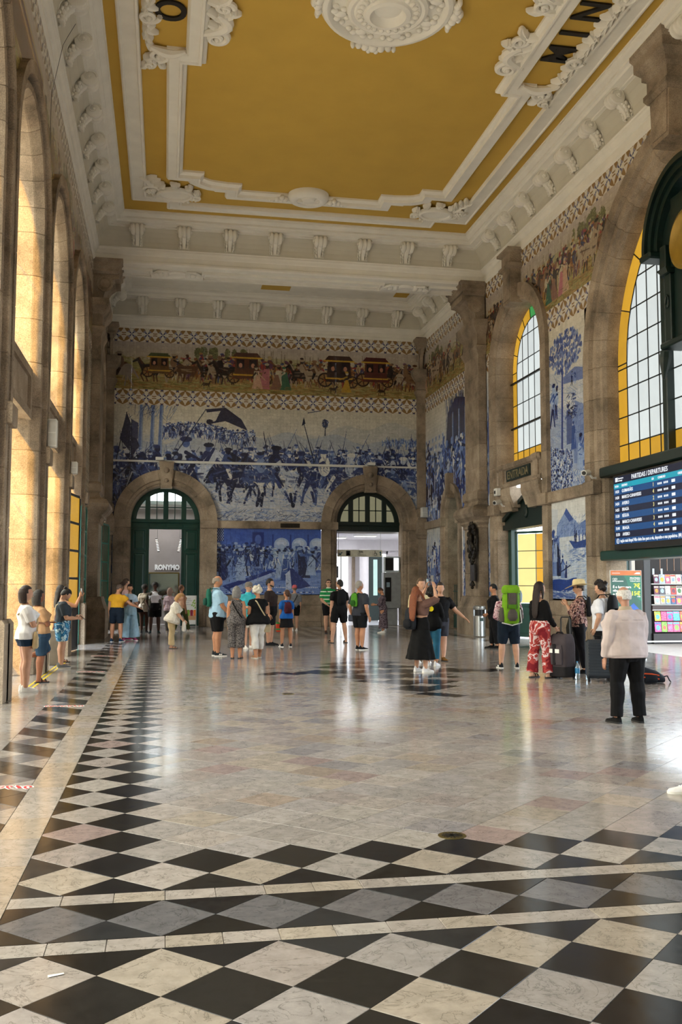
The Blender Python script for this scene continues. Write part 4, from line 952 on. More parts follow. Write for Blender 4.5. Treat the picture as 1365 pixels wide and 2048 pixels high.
def glazing(root, T, w, cx, spring, r, z0, mull, trans, border, mats, bar=.022, bars=None, zb=None, skip=None, ring_n=9, keymat=None):
    """leaded window: coloured border panes round clear-white ones; every pane is its own piece"""
    pm, bm_ = mats; ri = r-border; g = bar*.5; us = sorted([cx-ri]+mull+[cx+ri]); zs = sorted(trans)
    def pane(poly, m):
        b = MB(); b.prism(poly, T, w-.006, w+.006); return b.build('pane', m, root)
    zt = zs+[spring+ri]
    for a, c in zip(us, us[1:]):
        for e, f in zip(zt, zt[1:]):
            if skip and skip((a+c)/2, (e+f)/2): continue
            p = clip_arch(a, c, e, f, cx, spring, ri, g)
            if p: pane(p, pm)
    cols = [cx-r, cx-ri]+[u for u in us[1:-1]]+[cx+ri, cx+r]
    for a, c in zip(cols, cols[1:]):
        if not (skip and skip((a+c)/2, z0+.1)): pane([(a+g, z0+g), (c-g, z0+g), (c-g, zs[0]-g), (a+g, zs[0]-g)], bm_)
    side = [z for z in zs if z < spring-.1]+[spring]
    for a, c in ((cx-r, cx-ri), (cx+ri, cx+r)):
        for e, f in zip(side, side[1:]): pane([(a+g, e+g), (c-g, e+g), (c-g, f-g), (a+g, f-g)], bm_)
    for i in range(ring_n):
        a0, a1 = pi*i/ring_n+.0025, pi*(i+1)/ring_n-.0025
        po = [(cx-(r-g)*cos(a0+(a1-a0)*j/4), spring+(r-g)*sin(a0+(a1-a0)*j/4)) for j in range(5)]; pi_ = [(cx-(ri+g)*cos(a0+(a1-a0)*j/4), spring+(ri+g)*sin(a0+(a1-a0)*j/4)) for j in range(4, -1, -1)]
        pane(po+pi_, keymat if (keymat and i == ring_n//2) else bm_)
    d = .02
    def bar_(poly, nm='glazing_bar', dd=d):
        b = MB(); b.prism(poly, T, w-dd, w+dd); return b.build(nm, M['iron'], root)
    for u in us[1:-1]+[cx-ri, cx+ri]:
        top = spring+sqrt(max(0, (ri)**2-(u-cx)**2)) if abs(u-cx) < ri-.01 else spring
        bar_([(u-g, z0), (u+g, z0), (u+g, top), (u-g, top)])
    for z in zs:
        hw = ri if z <= spring else sqrt(max(0.01, ri*ri-(z-spring)**2)); hw = r if z <= spring else hw
        bar_([(cx-hw, z-g), (cx+hw, z-g), (cx+hw, z+g), (cx-hw, z+g)])
    for s_ in (-1, 1): bar_([(cx+s_*ri, spring-g), (cx+s_*r, spring-g), (cx+s_*r, spring+g), (cx+s_*ri, spring+g)])
    for rr in (r, ri):
        q = MB(); q.loft([[T(cx-(rr+dr)*cos(t), spring+(rr+dr)*sin(t), w+ww) for dr, ww in ((-g, -d), (g, -d), (g, d), (-g, d))] for t in np.linspace(0, pi, 25)]); q.build('arch_bar', M['iron'], root)
    for i in range(1, ring_n):
        t = pi*i/ring_n; ax = (-cos(t), sin(t)); px_ = (-ax[1], ax[0])
        bar_([(cx+ax[0]*ri+px_[0]*g, spring+ax[1]*ri+px_[1]*g), (cx+ax[0]*r+px_[0]*g, spring+ax[1]*r+px_[1]*g), (cx+ax[0]*r-px_[0]*g, spring+ax[1]*r-px_[1]*g), (cx+ax[0]*ri-px_[0]*g, spring+ax[1]*ri-px_[1]*g)])
w1 = struct('window_1')
glazing(w1, TR, -.5, 17.9, 7.2, 4.08, 4.62, [14.37, 14.87, 15.37, 15.87, 16.42, 17.0, 17.9, 18.8, 19.38, 19.93, 20.43, 20.93], [5.16, 5.86, 6.56, 7.08, 7.78, 8.48, 9.2, 9.95, 10.6], .5, (M['pane'], M['amber']), .03)
for s in (-1, 1):
    b = MB(); b.cbox(XR+.3, XR+.62, 17.9+s*1.5-.1, 17.9+s*1.5+.1, 4.4, 9.4, .02); b.build('post', M['darkgreen'], w1)
b = MB(); b.cbox(XR-.02, XR+.62, 13.7, 22.1, 4.36, 4.62, .03); b.build('sill_beam', M['darkgreen'], w1)
b = MB(); b.cbox(XR-.08, XR+.66, 13.75, 22.02, 2.28, 2.52, .03); b.build('lintel_beam', M['green'], w1)
b = MB(); b.box(XR+.62, XR+.7, 13.75, 22.0, 2.5, 4.5); b.build('transom_panel', M['darkgreen'], w1)
w2 = struct('window_2')
for i, c in enumerate((27.57, 8.25)):
    glazing(w2 if i == 0 else struct('window_3'), TR, -.55, c, 8.65, 1.88, 5.45, [c-.97, c-.49, c, c+.49, c+.97], [6.0, 6.8, 7.56, 8.3, 8.92, 9.7], .40, (M['pane'], M['amber']), .026, keymat=M['greenglass'])
for z in (6.8, 8.3): b = MB(); b.cbox(XR+.45, XR+.52, 27.57-1.95, 27.57+1.95, z-.03, z+.03, .008); b.build('saddle_bar', M['iron'], w2)
w4 = struct('window_4')          # small arched window in its deep recess
b = MB(); b.box(XR+1.05, XR+1.1, 33.5, 36.0, 0, 5.6); b.build('recess_wall', M['stone'], w4)
for i in range(3):
    for j in range(6):
        b = MB(); b.box(XR+1.0, XR+1.03, 34.2+.33*i+.02, 34.2+.33*(i+1)-.02, 2.55+.42*j+.02, 2.55+.42*(j+1)-.02); b.build('pane', M['teal'], w4)
b = MB()
for i in range(4): b.box(XR+.97, XR+1.03, 34.2+.33*i-.02, 34.2+.33*i+.02, 2.5, 5.1)
for j in range(7): b.box(XR+.97, XR+1.03, 34.18, 35.21, 2.55+.42*j-.02, 2.55+.42*j+.02)
b.build('glazing_bar', M['iron'], w4)
# left windows: pale amber glass out on the street front, daylight comes in through them
for i, c in enumerate(LEFTC+[34.4]):
    w = struct('window_%d' % (i+5)); r = 1.68 if c < 30 else 1.38; zb = 4.35 if c > 23 else 0.9
    cols = np.linspace(c-r, c+r, 5); rows = np.linspace(zb, 8.35, 6)
    for a, e in zip(cols, cols[1:]):
        for f, g in zip(rows, list(rows[1:])):
            b = MB(); b.box(XL-.86, XL-.852, a, e, f, g); b.build('pane', M['warm'], w)
    b = MB(); b.prism([(c-r*cos(t), 8.35+r*sin(t)) for t in np.linspace(0, pi, 17)], TL, -.86, -.852); b.build('fanlight_pane', M['warm'], w)
    b = MB()
    for a in (cols[0], cols[-1]): b.box(XL-.88, XL-.85, a-.02, a+.02, zb, 8.35)
    for f in rows: b.box(XL-.87, XL-.855, c-r, c+r, f-.006, f+.006)
    b.box(XL-.88, XL-.83, c-r, c+r, zb-.1, zb)
    b.build('glazing_bar', M['iron'], w)
    area('daylight_portal', (XL-.9, c, 5.2), (1, 0, 0), 2*r, 10.2, 1, portal=True)
M['signletter'] = mat('dull_gilt_letters', '#7d7458', .6)
# stone sign balconies inside the tall arches ("ENTRADA")
def balcony(T, c, w, rdir, word=None):
    e = struct('sign_balcony')
    for a in [None]:
        collar(e, 'sign_box', T, c-1.84, c+1.84, w, [(0, 4.78), (.03, 4.82), (.03, 4.9), (-.03, 4.94), (-.03, 5.34), (.03, 5.38), (.06, 5.46), (.06, 5.52)])
    b = MB(); b.prism([(c-1.0, 4.96), (c+1.0, 4.96), (c+1.0, 5.32), (c-1.0, 5.32)], T, w-.04, w+.0); b.build('sign_plate', M['darkgreen'], e)
    for k in range(2):
        s = 1 if k else -1
        collar(e, 'end_pier', T, c+s*1.45-.18, c+s*1.45+.18, w+.02, [(0, 4.72), (.04, 4.78), (.0, 4.86), (0, 5.36), (.05, 5.42), (.05, 5.54), (0, 5.58)])
        P_ = lambda a, bb, cc: T(cc, bb, a)
        b = MB(); b.prism([(-.5, 4.1), (.0, 4.12), (w*.4, 4.2), (w+.08, 4.5), (w+.1, 4.74), (-.5, 4.74)], P_, c+s*1.15-.7, c+s*1.15+.7); b.build('console', M['stone'], e)
        b = MB(); b.prism([(-.5, 4.0), (.0, 4.02), (w*.5, 4.12), (w+.02, 4.3), (w*.6, 4.32), (-.5, 4.2)], P_, c+s*1.15-.5, c+s*1.15+.5); b.build('console_leaf', M['stone'], e)
    if word:
        text_mesh('letter', word, .36, M['signletter'], frame(*rdir, T(c, 5.13, w+.005)), e, extrude=.012, sx=1.08)
    return e
balcony(TR, 27.57, .06, ((0, -1, 0), (0, 0, 1)), 'ENTRADA')
def block_balcony(c):
    e = struct('sign_balcony')
    b = MB(); b.prism([(c-1.6, 4.76), (c+1.62, 4.76), (c+1.62, 5.66), (c-1.6, 5.66)], TL, -.5, -.16); b.build('sign_box', M['stone'], e)
    for q in ((-1.6, 1.62, 4.74, 4.9), (-1.6, 1.62, 5.52, 5.68), (1.44, 1.62, 4.9, 5.52), (-1.6, -1.42, 4.9, 5.52)): b = MB(); b.prism([(c+q[0], q[2]), (c+q[1], q[2]), (c+q[1], q[3]), (c+q[0], q[3])], TL, -.2, -.10); b.build('moulding', M['stone'], e)
for c in (16.65, 21.15, 25.75): block_balcony(c)
# ---------------------------------------------------------------- doors
def pediment_door():
    d = struct('door_1'); c = 27.57
    for s in (-1, 1): b = MB(); b.cbox(XR+.3, XR+.5, c+s*1.72-.13, c+s*1.72+.13, 0, 3.5, .015); b.build('jamb', M['green'], d)
    b = MB(); b.prism([(c-1.95, 3.46), (c+1.95, 3.46), (c+1.95, 3.62), (c-1.95, 3.62)], TR, -.55, -.12); b.build('lintel', M['darkgreen'], d)
    P0 = [(c-2.0, 3.62), (c+2.0, 3.62), (c+2.0, 3.70), (c+.06, 4.36), (c-.06, 4.36), (c-2.0, 3.70)]
    b = MB(); b.prism(P0, TR, -.5, -.2); b.build('pediment', M['darkgreen'], d)
    for q in ([(c-2.08, 3.66), (c-2.08, 3.78), (c, 4.50), (c, 4.36)], [(c+2.08, 3.66), (c+2.08, 3.78), (c, 4.50), (c, 4.36)]): b = MB(); b.prism(q, TR, -.55, -.1); b.build('raking_moulding', M['darkgreen'], d)
    b = MB(); b.lathe([(.17, 0), (.17, .03), (.1, .05), (.004, .05)], lambda x, y, h: TR(c+x, 3.93+y, -.2+h), 16); b.build('emblem', M['darkgreen'], d)
    # open leaf with amber panes, hinged on the far jamb
    L = struct('door_2'); L.location = (XR+.45, c+1.6, 0); L.rotation_euler = (0, 0, radians(-52))
    for x0, x1 in ((0, .09), (1.42, 1.5)): b = MB(); b.cbox(x0, x1, -.03, .03, .02, 3.42, .008); b.build('stile', M['green'], L)
    for z0, z1 in ((.02, .14), (.98, 1.1), (3.34, 3.42)): b = MB(); b.cbox(.09, 1.42, -.03, .03, z0, z1, .008); b.build('rail', M['green'], L)
    b = MB(); b.cbox(.09, 1.42, -.018, .018, .14, .98, .006); b.build('panel', M['green'], L)
    for i in range(2):
        for j in range(4):
            x0 = .09+.665*i; z0 = 1.1+.56*j; b = MB(); b.box(x0+.015, x0+.65, -.006, .006, z0+.012, z0+.548); b.build('pane', M['amberlit'] if i == 0 else M['ambershaded'], L)
    b = MB(); b.box(.745, .765, -.015, .015, 1.1, 3.34)
    for j in (1, 2, 3): b.box(.09, 1.42, -.015, .015, 1.1+.56*j-.012, 1.1+.56*j+.012)
    b.build('glazing_bar', M['green'], L)
for s in (-1, 1): b = MB(); b.prism([(27.57+s*.5, 4.15), (27.57+s*1.84, 4.15), (27.57+s*1.84, 3.62), (27.57+s*1.2, 3.62)], TR, -.58, -.3); b.build('infill_block', M['stone'], wr)
M['amberlit'] = emit_mat('amber_glass_lit', '#f2d98c', .42, .15)  # lit copy of the door glass, brightness from behind put into the colour
M['ambershaded'] = emit_mat('amber_glass_shaded', '#e0a62a', .34, .12)  # shaded copy of the same glass, darker background put into the colour
pediment_door()
def panel_leaf(root, x0, x1, y, z0, z1, mt):
    b = MB(); b.cbox(x0, x1, y-.03, y+.03, z0, z1, .006); o = b.build('leaf', mt, root); W_ = x1-x0; zz = z0+.12
    for h in (.55, 2.05, .75):
        h = h*(z1-z0-.5)/3.35; q = MB(); a0, a1 = x0+.16*W_+.02, x1-.16*W_-.02
        q.loft([[(a0-o_, y-.03-d, zz-o_), (a1+o_, y-.03-d, zz-o_), (a1+o_, y-.03-d, zz+h+o_), (a0-o_, y-.03-d, zz+h+o_)] for o_, d in ((.04, 0), (.03, .025), (.0, .03), (-.02, .008), (-.07, .025))], caps=True); q.build('panel', mt, root); zz += h+.16
def fan_door(cx, name, full):
    d = struct(name); y = YB+.5; r = 1.37; mt = M['green'] if full else M['darkgreen']
    b = MB(); n = 24
    b.loft([[(cx-rr*cos(t), yy, 4.27+rr*sin(t)) for rr, yy in ((r, y-.08), (r-.2, y-.08), (r-.2, y+.06), (r, y+.06))] for t in np.linspace(0, pi, n+1)]); b.build('fan_frame', mt, d)
    for u in (-.72, 0, .72):
        h = sqrt((r-.15)**2-u*u); b = MB(); b.cbox(cx+u-.1, cx+u+.1, y-.09, y+.05, 4.25, 4.27+h, .01); b.build('fan_mullion', mt, d)
    for u in (-.36, .36):
        h = sqrt((r-.2)**2-u*u); b = MB(); b.box(cx+u-.018, cx+u+.018, y-.05, y, 4.3, 4.27+h); b.build('fan_bar', mt, d)
    b = MB(); b.box(cx-1.2, cx+1.2, y-.05, y, 4.80, 4.84); b.build('fan_bar', mt, d)
    b = MB(); b.prism([(cx-(r-.12)*cos(t), 4.27+(r-.12)*sin(t)) for t in np.linspace(0, pi, 17)], lambda u, v, w: (u, y+w, v), .0, .008); b.build('fan_pane', M['clear'] if full else M['fanlit'], d)
    b = MB(); b.cbox(cx-1.42, cx+1.42, y-.14, y+.1, 4.18, 4.34, .02); b.build('transom', mt, d)
    b = MB(); b.cbox(cx-1.40, cx+1.40, y-.10, y+.08, 3.93, 4.18, .01); b.build('transom', mt, d)
    for k in range(4): b = MB(); b.cbox(cx-1.32+.67*k, cx-1.32+.67*k+.62, y-.125, y-.1, 3.99, 4.13, .012); b.build('transom_panel', mt, d)
    if full:
        panel_leaf(d, cx-1.37, cx-.70, y-.05, .03, 3.93, mt); panel_leaf(d, cx+.68, cx+1.37, y-.05, .03, 3.93, mt)
        for x in (cx-.70, cx+.64): b = MB(); b.cbox(x, x+.05, y-.1, y+.08, .03, 3.93, .006); b.build('edge_strip', mt, d)
    return d
M['fanlit'] = emit_mat('fan_glass_glow', '#8d8a6e', .25, .1)  # fanlight pane glows by its own emission
fan_door(0.0, 'door_3', True); fan_door(8.38, 'door_4', False)
# cafe behind the left door
sh = struct('wall_5')
M['shopwall'] = mat('grey_plaster', '#8f8782', .7, var=.08, scale=2)
b = MB(); b.box(-3, 3, 41.5, 41.6, 0, 5); b.build('back_panel', M['shopwall'], sh)
for x in (-3, 2.9): b = MB(); b.box(x, x+.1, YB+.62, 41.6, 0, 5); b.build('side_panel', M['shopwall'], sh)
b = MB(); b.box(-3, 3, YB+.62, 41.6, 4.95, 5.1); b.build('ceiling_panel', M['white'], sh)
text_mesh('letter', 'RONYMO', .29, M['white'], frame((1, 0, 0), (0, 0, 1), (.09, 41.46, 2.43)), sh, extrude=.02, bold=.018, sx=.82)
mf = empty('wall_mirror'); tag(mf, 'brass framed mirror on the back wall of the cafe', 'mirror')
b = MB(); b.cbox(-.74, .62, 41.42, 41.5, 1.05, 2.22, .01); b.build('mirror_frame', M['brass'], mf); b = MB(); b.box(-.68, .56, 41.40, 41.425, 1.11, 2.16); M['mirror'] = mat('mirror', '#9fb0ac', .06, var=.02, metal=.9); b.build('mirror_glass', M['mirror'], mf)
area('cafe_fill_light', (0, 40.2, 4.8), (0, 0, -1), 2.5, 1.5, 22)  # ceiling light added to brighten the cafe, no fitting modelled here
for i, (x, z, a) in enumerate(((-.33, 3.35, 12), (.6, 3.35, -14))):
    p = empty('pendant_lamp', (x, 40.6, z)); tag(p, 'black spiral pendant lamp hanging in the cafe doorway, %s one' % ('the left' if i == 0 else 'the right'), 'lamp', 'cafe pendant lamps')
    b = MB()
    for k in range(9): b.lathe([(.05, -.02), (.055, 0), (.05, .02)], lambda u, v, h, k=k: (u+(k-4)*.006*a/6, v, (4-k)*.065+h), 10)
    b.build('shade_ring', M['black'], p, smooth=True)
    b = MB()
    for k in range(8): b.lathe([(.04, -.012), (.044, .012)], lambda u, v, h, k=k: (u+(k-3.5)*.006*a/6, v, (3.5-k)*.065+h), 10)
    b.build('light_ring', M['lampwhite'] if 'lampwhite' in M else M.setdefault('lampwhite', emit_mat('lamp_white', '#fff6e6', 1.2)), p)
    b = MB(); b.tube([(0, 0, .3), (0, 0, 1.6)], .006, 5); b.build('cord', M['black'], p)
# corridor behind the right doorway
co = struct('wall_7'); Wc = M['corridor'] = mat('corridor_white', '#dcd8da', .7, var=.03)
b = MB(); b.box(5.6, 12.4, YB+.6, 45.2, 3.86, 3.96); b.build('ceiling_panel', Wc, co)
for x in (5.5, 12.3): b = MB(); b.box(x, x+.1, YB+.6, 45.2, 0, 3.9); b.build('side_panel', Wc, co)
for x0, x1 in ((5.5, 8.15), (8.72, 10.22), (10.62, 12.4)): b = MB(); b.box(x0, x1, 45.0, 45.1, 0, 3.9); b.build('back_panel', Wc, co)
b = MB(); b.box(8.1, 10.7, 45.0, 45.1, 3.2, 3.9); b.build('back_panel', Wc, co)
b = MB(); b.box(5.6, 12.4, 44.6, 45.0, 3.35, 3.86); b.build('cross_beam', Wc, co)
b = MB(); b.lathe([(.32, 0), (.30, .1), (.27, .2), (.27, 3.4)], lambda x, y, h: (9.42+x, 44.3+y, h), 24); b.build('round_column', Wc, co, smooth=True)
for x0, x1 in ((8.9, 9.02), (10.0, 10.12)): b = MB(); b.box(x0, x1, 44.75, 45.0, 0, 3.4); b.build('pier_strip', M['stone'], co)
b = MB(); b.box(8.15, 8.72, 45.3, 45.32, 0.2, 3.2); b.build('bright_pane', M['bright'] if 'bright' in M else M.setdefault('bright', emit_mat('white_glass_glow', '#ffffff', .5)), co)  # daylight put into the corridor panes as their own glow
b = MB(); b.box(10.22, 10.62, 45.3, 45.32, 0.2, 3.2); b.build('bright_pane', M['bright'], co)
b = MB(); b.box(8.4, 8.43, 45.2, 45.28, .2, 3.2); b.box(8.15, 8.72, 45.2, 45.28, 1.2, 1.25); b.build('glazing_bar', M['iron'], co)
b = MB()
for k in range(16): b.box(10.22, 10.62, 45.16, 45.2, .9+.085*k, .93+.085*k)
b.build('blind_slat', M['white'], co)
b = MB(); b.cbox(9.55, 10.2, 44.0, 44.08, 0.02, 3.1, .01); dk = b.build('dark_door', M['darkgreen'], co)
b = MB(); b.box(9.75, 9.95, 43.985, 44.0, 1.2, 2.9); b.build('door_pane', M['teal'], co)
for i, (x, y) in enumerate(((8.55, 40.2), (7.55, 42.0))):
    b = MB(); b.cbox(x-.5, x+.5, y-.18, y+.18, 3.80, 3.87, .02); o = b.build('ceiling_light', M['white']); tag(o, 'bright rectangular corridor lamp, %s the doorway top' % ('nearer' if i == 0 else 'farther from'), 'lamp', 'corridor ceiling lights')
    b = MB(); b.box(x-.46, x+.46, y-.15, y+.15, 3.785, 3.80); b.build('diffuser', M['lampwhite'], o)
area('corridor_light', (8.5, 41.5, 3.75), (0, 0, -1), 3, 3, 45)
b = MB(); b.cbox(5.7, 6.9, 40.4, 40.5, 0, 2.5, .01); b.box(6.9, 7.4, 40.42, 40.5, 2.0, 2.5); b.build('dark_partition', M['black'], co)
# left doors: leaves standing open
def left_leaf(name, x, y, ang, n, mt, gl, wd=1.05, h=3.9):
    L = struct(name); L.location = (x, y, 0); L.rotation_euler = (0, 0, radians(ang))
    for x0, x1 in ((0, .08), (wd-.08, wd)): b = MB(); b.cbox(x0, x1, -.03, .03, .02, h, .006); b.build('stile', mt, L)
    zz = [.02, 1.1]+[1.1+(h-1.1)*(k+1)/n for k in range(n)]
    for z in zz: b = MB(); b.cbox(.08, wd-.08, -.025, .025, z-.0 if z > .1 else z, z+.06, .006); b.build('rail', mt, L)
    b = MB(); b.cbox(.08, wd-.08, -.015, .015, .08, 1.1, .005); b.build('panel', mt, L)
    for a, c in zip(zz[1:], zz[2:]): b = MB(); b.box(.085, wd-.085, -.005, .005, a+.065, c-.005); b.build('pane', gl, L)
M['ltgreen'] = mat('worn_green_paint', '#2f7a6c', .4, var=.2, scale=4)
M['olive'] = emit_mat('olive_glass_glow', '#48543a', .06, .2)  # olive panes with a faint glow of their own
left_leaf('door_5', XL+.02, 24.1, 82, 4, M['iron'], M['amber'], 1.25)
left_leaf('door_6', XL+.02, 27.5, 88, 4, M['ltgreen'], M['olive'], 1.5)
left_leaf('door_7', XL+.02, 33.0, 84, 4, M['iron'], M['amber'], .9)
left_leaf('door_8', XL+.05, 35.85, 78, 4, M['ltgreen'], M['olive'], 1.1)
b = MB(); b.box(12.2, 25, 8, 26.2, 5.2, 5.4); cn_ = b.build('added_shade_canopy', mat('shade_canopy_underside', '#8a8580', .8)); cn_['kind'] = 'structure'  # unseen roof added and sized to cut the light on the platform
# ---------------------------------------------------------------- outside ground
b = MB(); b.box(-45, 45, -30, 75, -.4, -.06); g0 = b.build('ground', mat('paving_outside', '#b5b1ab', .8)); g0['kind'] = 'structure'
b = MB(); b.box(10.7, 26, 2, 36, -.06, -.004); p0 = b.build('floor_platform', mat('platform_paving', '#bdb7b0', .45, var=.1)); p0['kind'] = 'structure'
b = MB(); b.box(-8, XL-.0, 2, 36, -.06, -.004); p1 = b.build('floor_porch', mat('porch_paving', '#c3bdb3', .5, var=.1)); p1['kind'] = 'structure'
# street front opposite the left doors, seen pale through the gap
sb = struct('wall_8'); b = MB(); b.box(-16, -15.6, 0, 60, 0, 9); b.build('facade_panel', mat('pale_facade', '#c9b9a6', .8), sb)
for k in range(14):
    b = MB(); b.box(-15.62, -15.55, 3+4*k, 4.2+4*k, 1, 3.2); b.build('facade_window', M['teal'], sb)
# ---------------------------------------------------------------- marble floor, laid tile by tile
fl_root = struct('floor')
DX, DY, X0, YA = .54, .5175, 0.01, 5.895
WH = [(.43,.385,.36),(.41,.38,.37),(.385,.355,.34),(.44,.385,.33),(.375,.33,.315),(.40,.37,.365),(.455,.42,.395)]
PK = [(.36,.28,.27),(.38,.31,.26),(.32,.30,.31)]
BK = [(.018,.018,.02),(.024,.023,.022),(.032,.034,.038),(.02,.019,.018)]
GY = [(.15,.147,.16),(.175,.168,.18)]
tiles = []
rg = random.Random(5)
def pk(k):
    c = rg.choice({'w': WH if rg.random() < .86 else PK, 'b': BK, 'g': GY, 'l': WH[3:4]+WH[6:7]+WH[0:1], 'p': [(.36,.33,.31),(.40,.37,.34),(.38,.36,.35)]}[k]); f = rg.uniform(.83, .97); return tuple(x*f for x in c)
def clip_poly(P_, ax, val, keep_ge):
    out = []
    for i in range(len(P_)):
        a, c = P_[i], P_[(i+1) % len(P_)]; ia, ic = ((a[ax] >= val) == keep_ge or abs(a[ax]-val) < 1e-9), ((c[ax] >= val) == keep_ge or abs(c[ax]-val) < 1e-9)
        if ia: out.append(a)
        if ia != ic:
            t = (val-a[ax])/(c[ax]-a[ax]); out.append((a[0]+t*(c[0]-a[0]), a[1]+t*(c[1]-a[1])))
    return out
def area2(P_): return abs(sum(P_[i][0]*P_[(i+1) % len(P_)][1]-P_[(i+1) % len(P_)][0]*P_[i][1] for i in range(len(P_))))/2
def dia(x, y, k, x0=-99, x1=99, y0=-99, y1=99, cx=DX/2, cy=DY/2):
    P_ = [(x-cx, y), (x, y-cy), (x+cx, y), (x, y+cy)]
    for ax, v, ge in ((0, x0, True), (0, x1, False), (1, y0, True), (1, y1, False)):
        P_ = clip_poly(P_, ax, v, ge)
        if len(P_) < 3: return
    if area2(P_) > .002: tiles.append((P_, pk(k)))
XS0, XS1 = -.775, 2*CX+.775              # strips along both sides start here
Yb1, Yb2 = 5.36, 2*CY-5.36               # field between the cross bands
def star(x, y):
    u, v = abs(x-4.2), abs(y-17.9)
    return (u < 1.35*(1-v/4.4)) or (v < .95*(1-u/2.75))
ni = int(round((2*CX)/DX*2))
xr_tip = 2*CX-.01
def lattice(ya, y0, y1, fn):
    j0, j1 = int((y0-ya)/DY*2)-2, int((y1-ya)/DY*2)+2
    for j in range(j0, j1+1):
        for i in range(-5, 48):
            if (i+j) % 2 == 0: continue
            x, y = X0+DX*i/2, ya+DY*j/2
            fn(i, j, x, y, y0, y1)
NI = int(round((xr_tip-X0)/DX*2)); DX = (xr_tip-X0)/NI*2
def field(i, j, x, y, y0, y1):
    k = 'w'; jj = j
    if j % 2 == 0:                                 # the row of tiles that carries the black ones
        if i in (-1, NI+1) or i in (-3, NI+3): k = 'b'
        if abs(y-YA) < .01 or abs(y-(YA+JF*DY/2)) < .01: k = 'b'
    if star(x, y) and 0 < i < NI and not (i % 2 == 0 and j % 4 == 1): k = 'b'
    if y < YA-.1 or y > YA+JF*DY/2+.1:
        if j % 2 == 0: k = 'b'
        if abs(j) % 2 == 1: k = 'w'
    if (y < y0+.05 or y > y1-.05) : k = 'b' if j % 2 == 0 else k
    dia(x, y, k, XS0, XS1, y0, y1)
JF = int(round((2*CY-2*YA)/DY*2)); JF -= JF % 2
lattice(YA, Yb1, YA*2+JF*DY/2-Yb1, field); Yb2 = YA*2+JF*DY/2-Yb1
def quad(x0, x1, y0, y1, k): tiles.append(([(x0, y0), (x1, y0), (x1, y1), (x0, y1)], pk(k)))
def crossband(ya, sg):
    """two pale bands with the grey diamonds between, running across the hall"""
    Y_ = lambda a: ya-sg*a
    def q(a0, a1):
        n = int(round((XS1-XS0)/(DX/2)))
        for i in range(n): quad(XS0+(XS1-XS0)*i/n, XS0+(XS1-XS0)*(i+1)/n, min(Y_(a0), Y_(a1)), max(Y_(a0), Y_(a1)), 'l')
    q(0, .16); q(.675, .83)
    yc = Y_(.4175); lo, hi = sorted((Y_(.16), Y_(.675)))
    for i in range(-3, NI+4):
        x = X0+DX*i/2
        if i % 2 == 0: dia(x, yc, 'g', XS0, XS1, lo, hi, DX/2, .2575)
        else:
            dia(x, yc-.2575, 'b', XS0, XS1, lo, hi, DX/2, .2575); dia(x, yc+.2575, 'b', XS0, XS1, lo, hi, DX/2, .2575)
crossband(Yb1, 1); crossband(Yb2, -1)
def outer(i, j, x, y, y0, y1):
    dia(x, y, 'b' if j % 2 == 0 else 'w', XS0, XS1, y0, y1)
lattice(Yb1-.83-DY, .8, Yb1-.83, outer); lattice(Yb2+.83+DY, Yb2+.83, YB+.6, outer)
# side strips
for s in (0, 1):
    mx = (lambda x: x) if s == 0 else (lambda x: 2*CX-x)
    y = .8
    while y < YB+.5:
        l = .5+.12*rg.random(); a, c = sorted((mx(-1.06), mx(XS0))); quad(a, c, y, min(y+l, YB+.6), 'l'); y += l
    n = int((YB-.8)/.5175)
    for k in range(n+1):                          # parallelogram border
        yc = .8+.5175*k; xc = -1.3225; hw = .2625; hh = .5175/2; blk = k % 2 == 0
        D = [(xc-hw, yc), (xc, yc-hh), (xc+hw, yc), (xc, yc+hh)]
        TL_ = [(xc-hw, yc), (xc, yc+hh), (xc-hw, yc+2*hh)]; TR_ = [(xc+hw, yc), (xc+hw, yc+2*hh), (xc, yc+hh)]
        for P_, kk in ((D, 'b' if blk else 'g'), (TL_, 'b' if blk else 'w'), (TR_, 'w' if blk else 'b')): tiles.append(([(mx(x), y_) for x, y_ in P_], pk(kk)))
    x0, x1 = (XL-1.0, -1.585) if s == 0 else (2*CX+1.585, XR+1.2)
    y = .8
    while y < YB+.5:
        x = x0
        while x < x1-.05:
            w_ = min(.62, x1-x); quad(x, x+w_, y, y+.62, 'p'); x += w_
        y += .62
def tile_mesh(b, cols, P_, c, g=.0016, ch=.0012):
    n = len(P_); mx_ = sum(p[0] for p in P_)/n; my_ = sum(p[1] for p in P_)/n
    if sum(P_[i][0]*P_[(i+1) % n][1]-P_[(i+1) % n][0]*P_[i][1] for i in range(n)) < 0: P_ = P_[::-1]
    def ins(d):
        out = []
        for i in range(n):
            a, o, e = Vector(P_[i-1]), Vector(P_[i]), Vector(P_[(i+1) % n]); d0 = (o-a).normalized(); d1 = (e-o).normalized()
            n0, n1 = Vector((-d0.y, d0.x)), Vector((-d1.y, d1.x)); m = n0+n1; m /= max(.3, 1+n0.dot(n1)); out.append(o+m*d)
        return out
    A, B_ = ins(g), ins(g+ch); s0 = len(b.v); dz = rg.uniform(-.0004, .0004)
    b.add([(p.x, p.y, -.012) for p in A]+[(p.x, p.y, -.0012+dz) for p in A]+[(p.x, p.y, dz) for p in B_],
          [[2*n+i for i in range(n)]]+[(n+i, n+(i+1) % n, 2*n+(i+1) % n, 2*n+i) for i in range(n)]+[(i, (i+1) % n, n+(i+1) % n, n+i) for i in range(n)])
    cols += [c]*(len(b.v)-s0)
def tint(o, cols):
    a = o.data.color_attributes.new('tint', 'FLOAT_COLOR', 'POINT'); a.data.foreach_set('color', [x for c in cols for x in (*c, 1)])
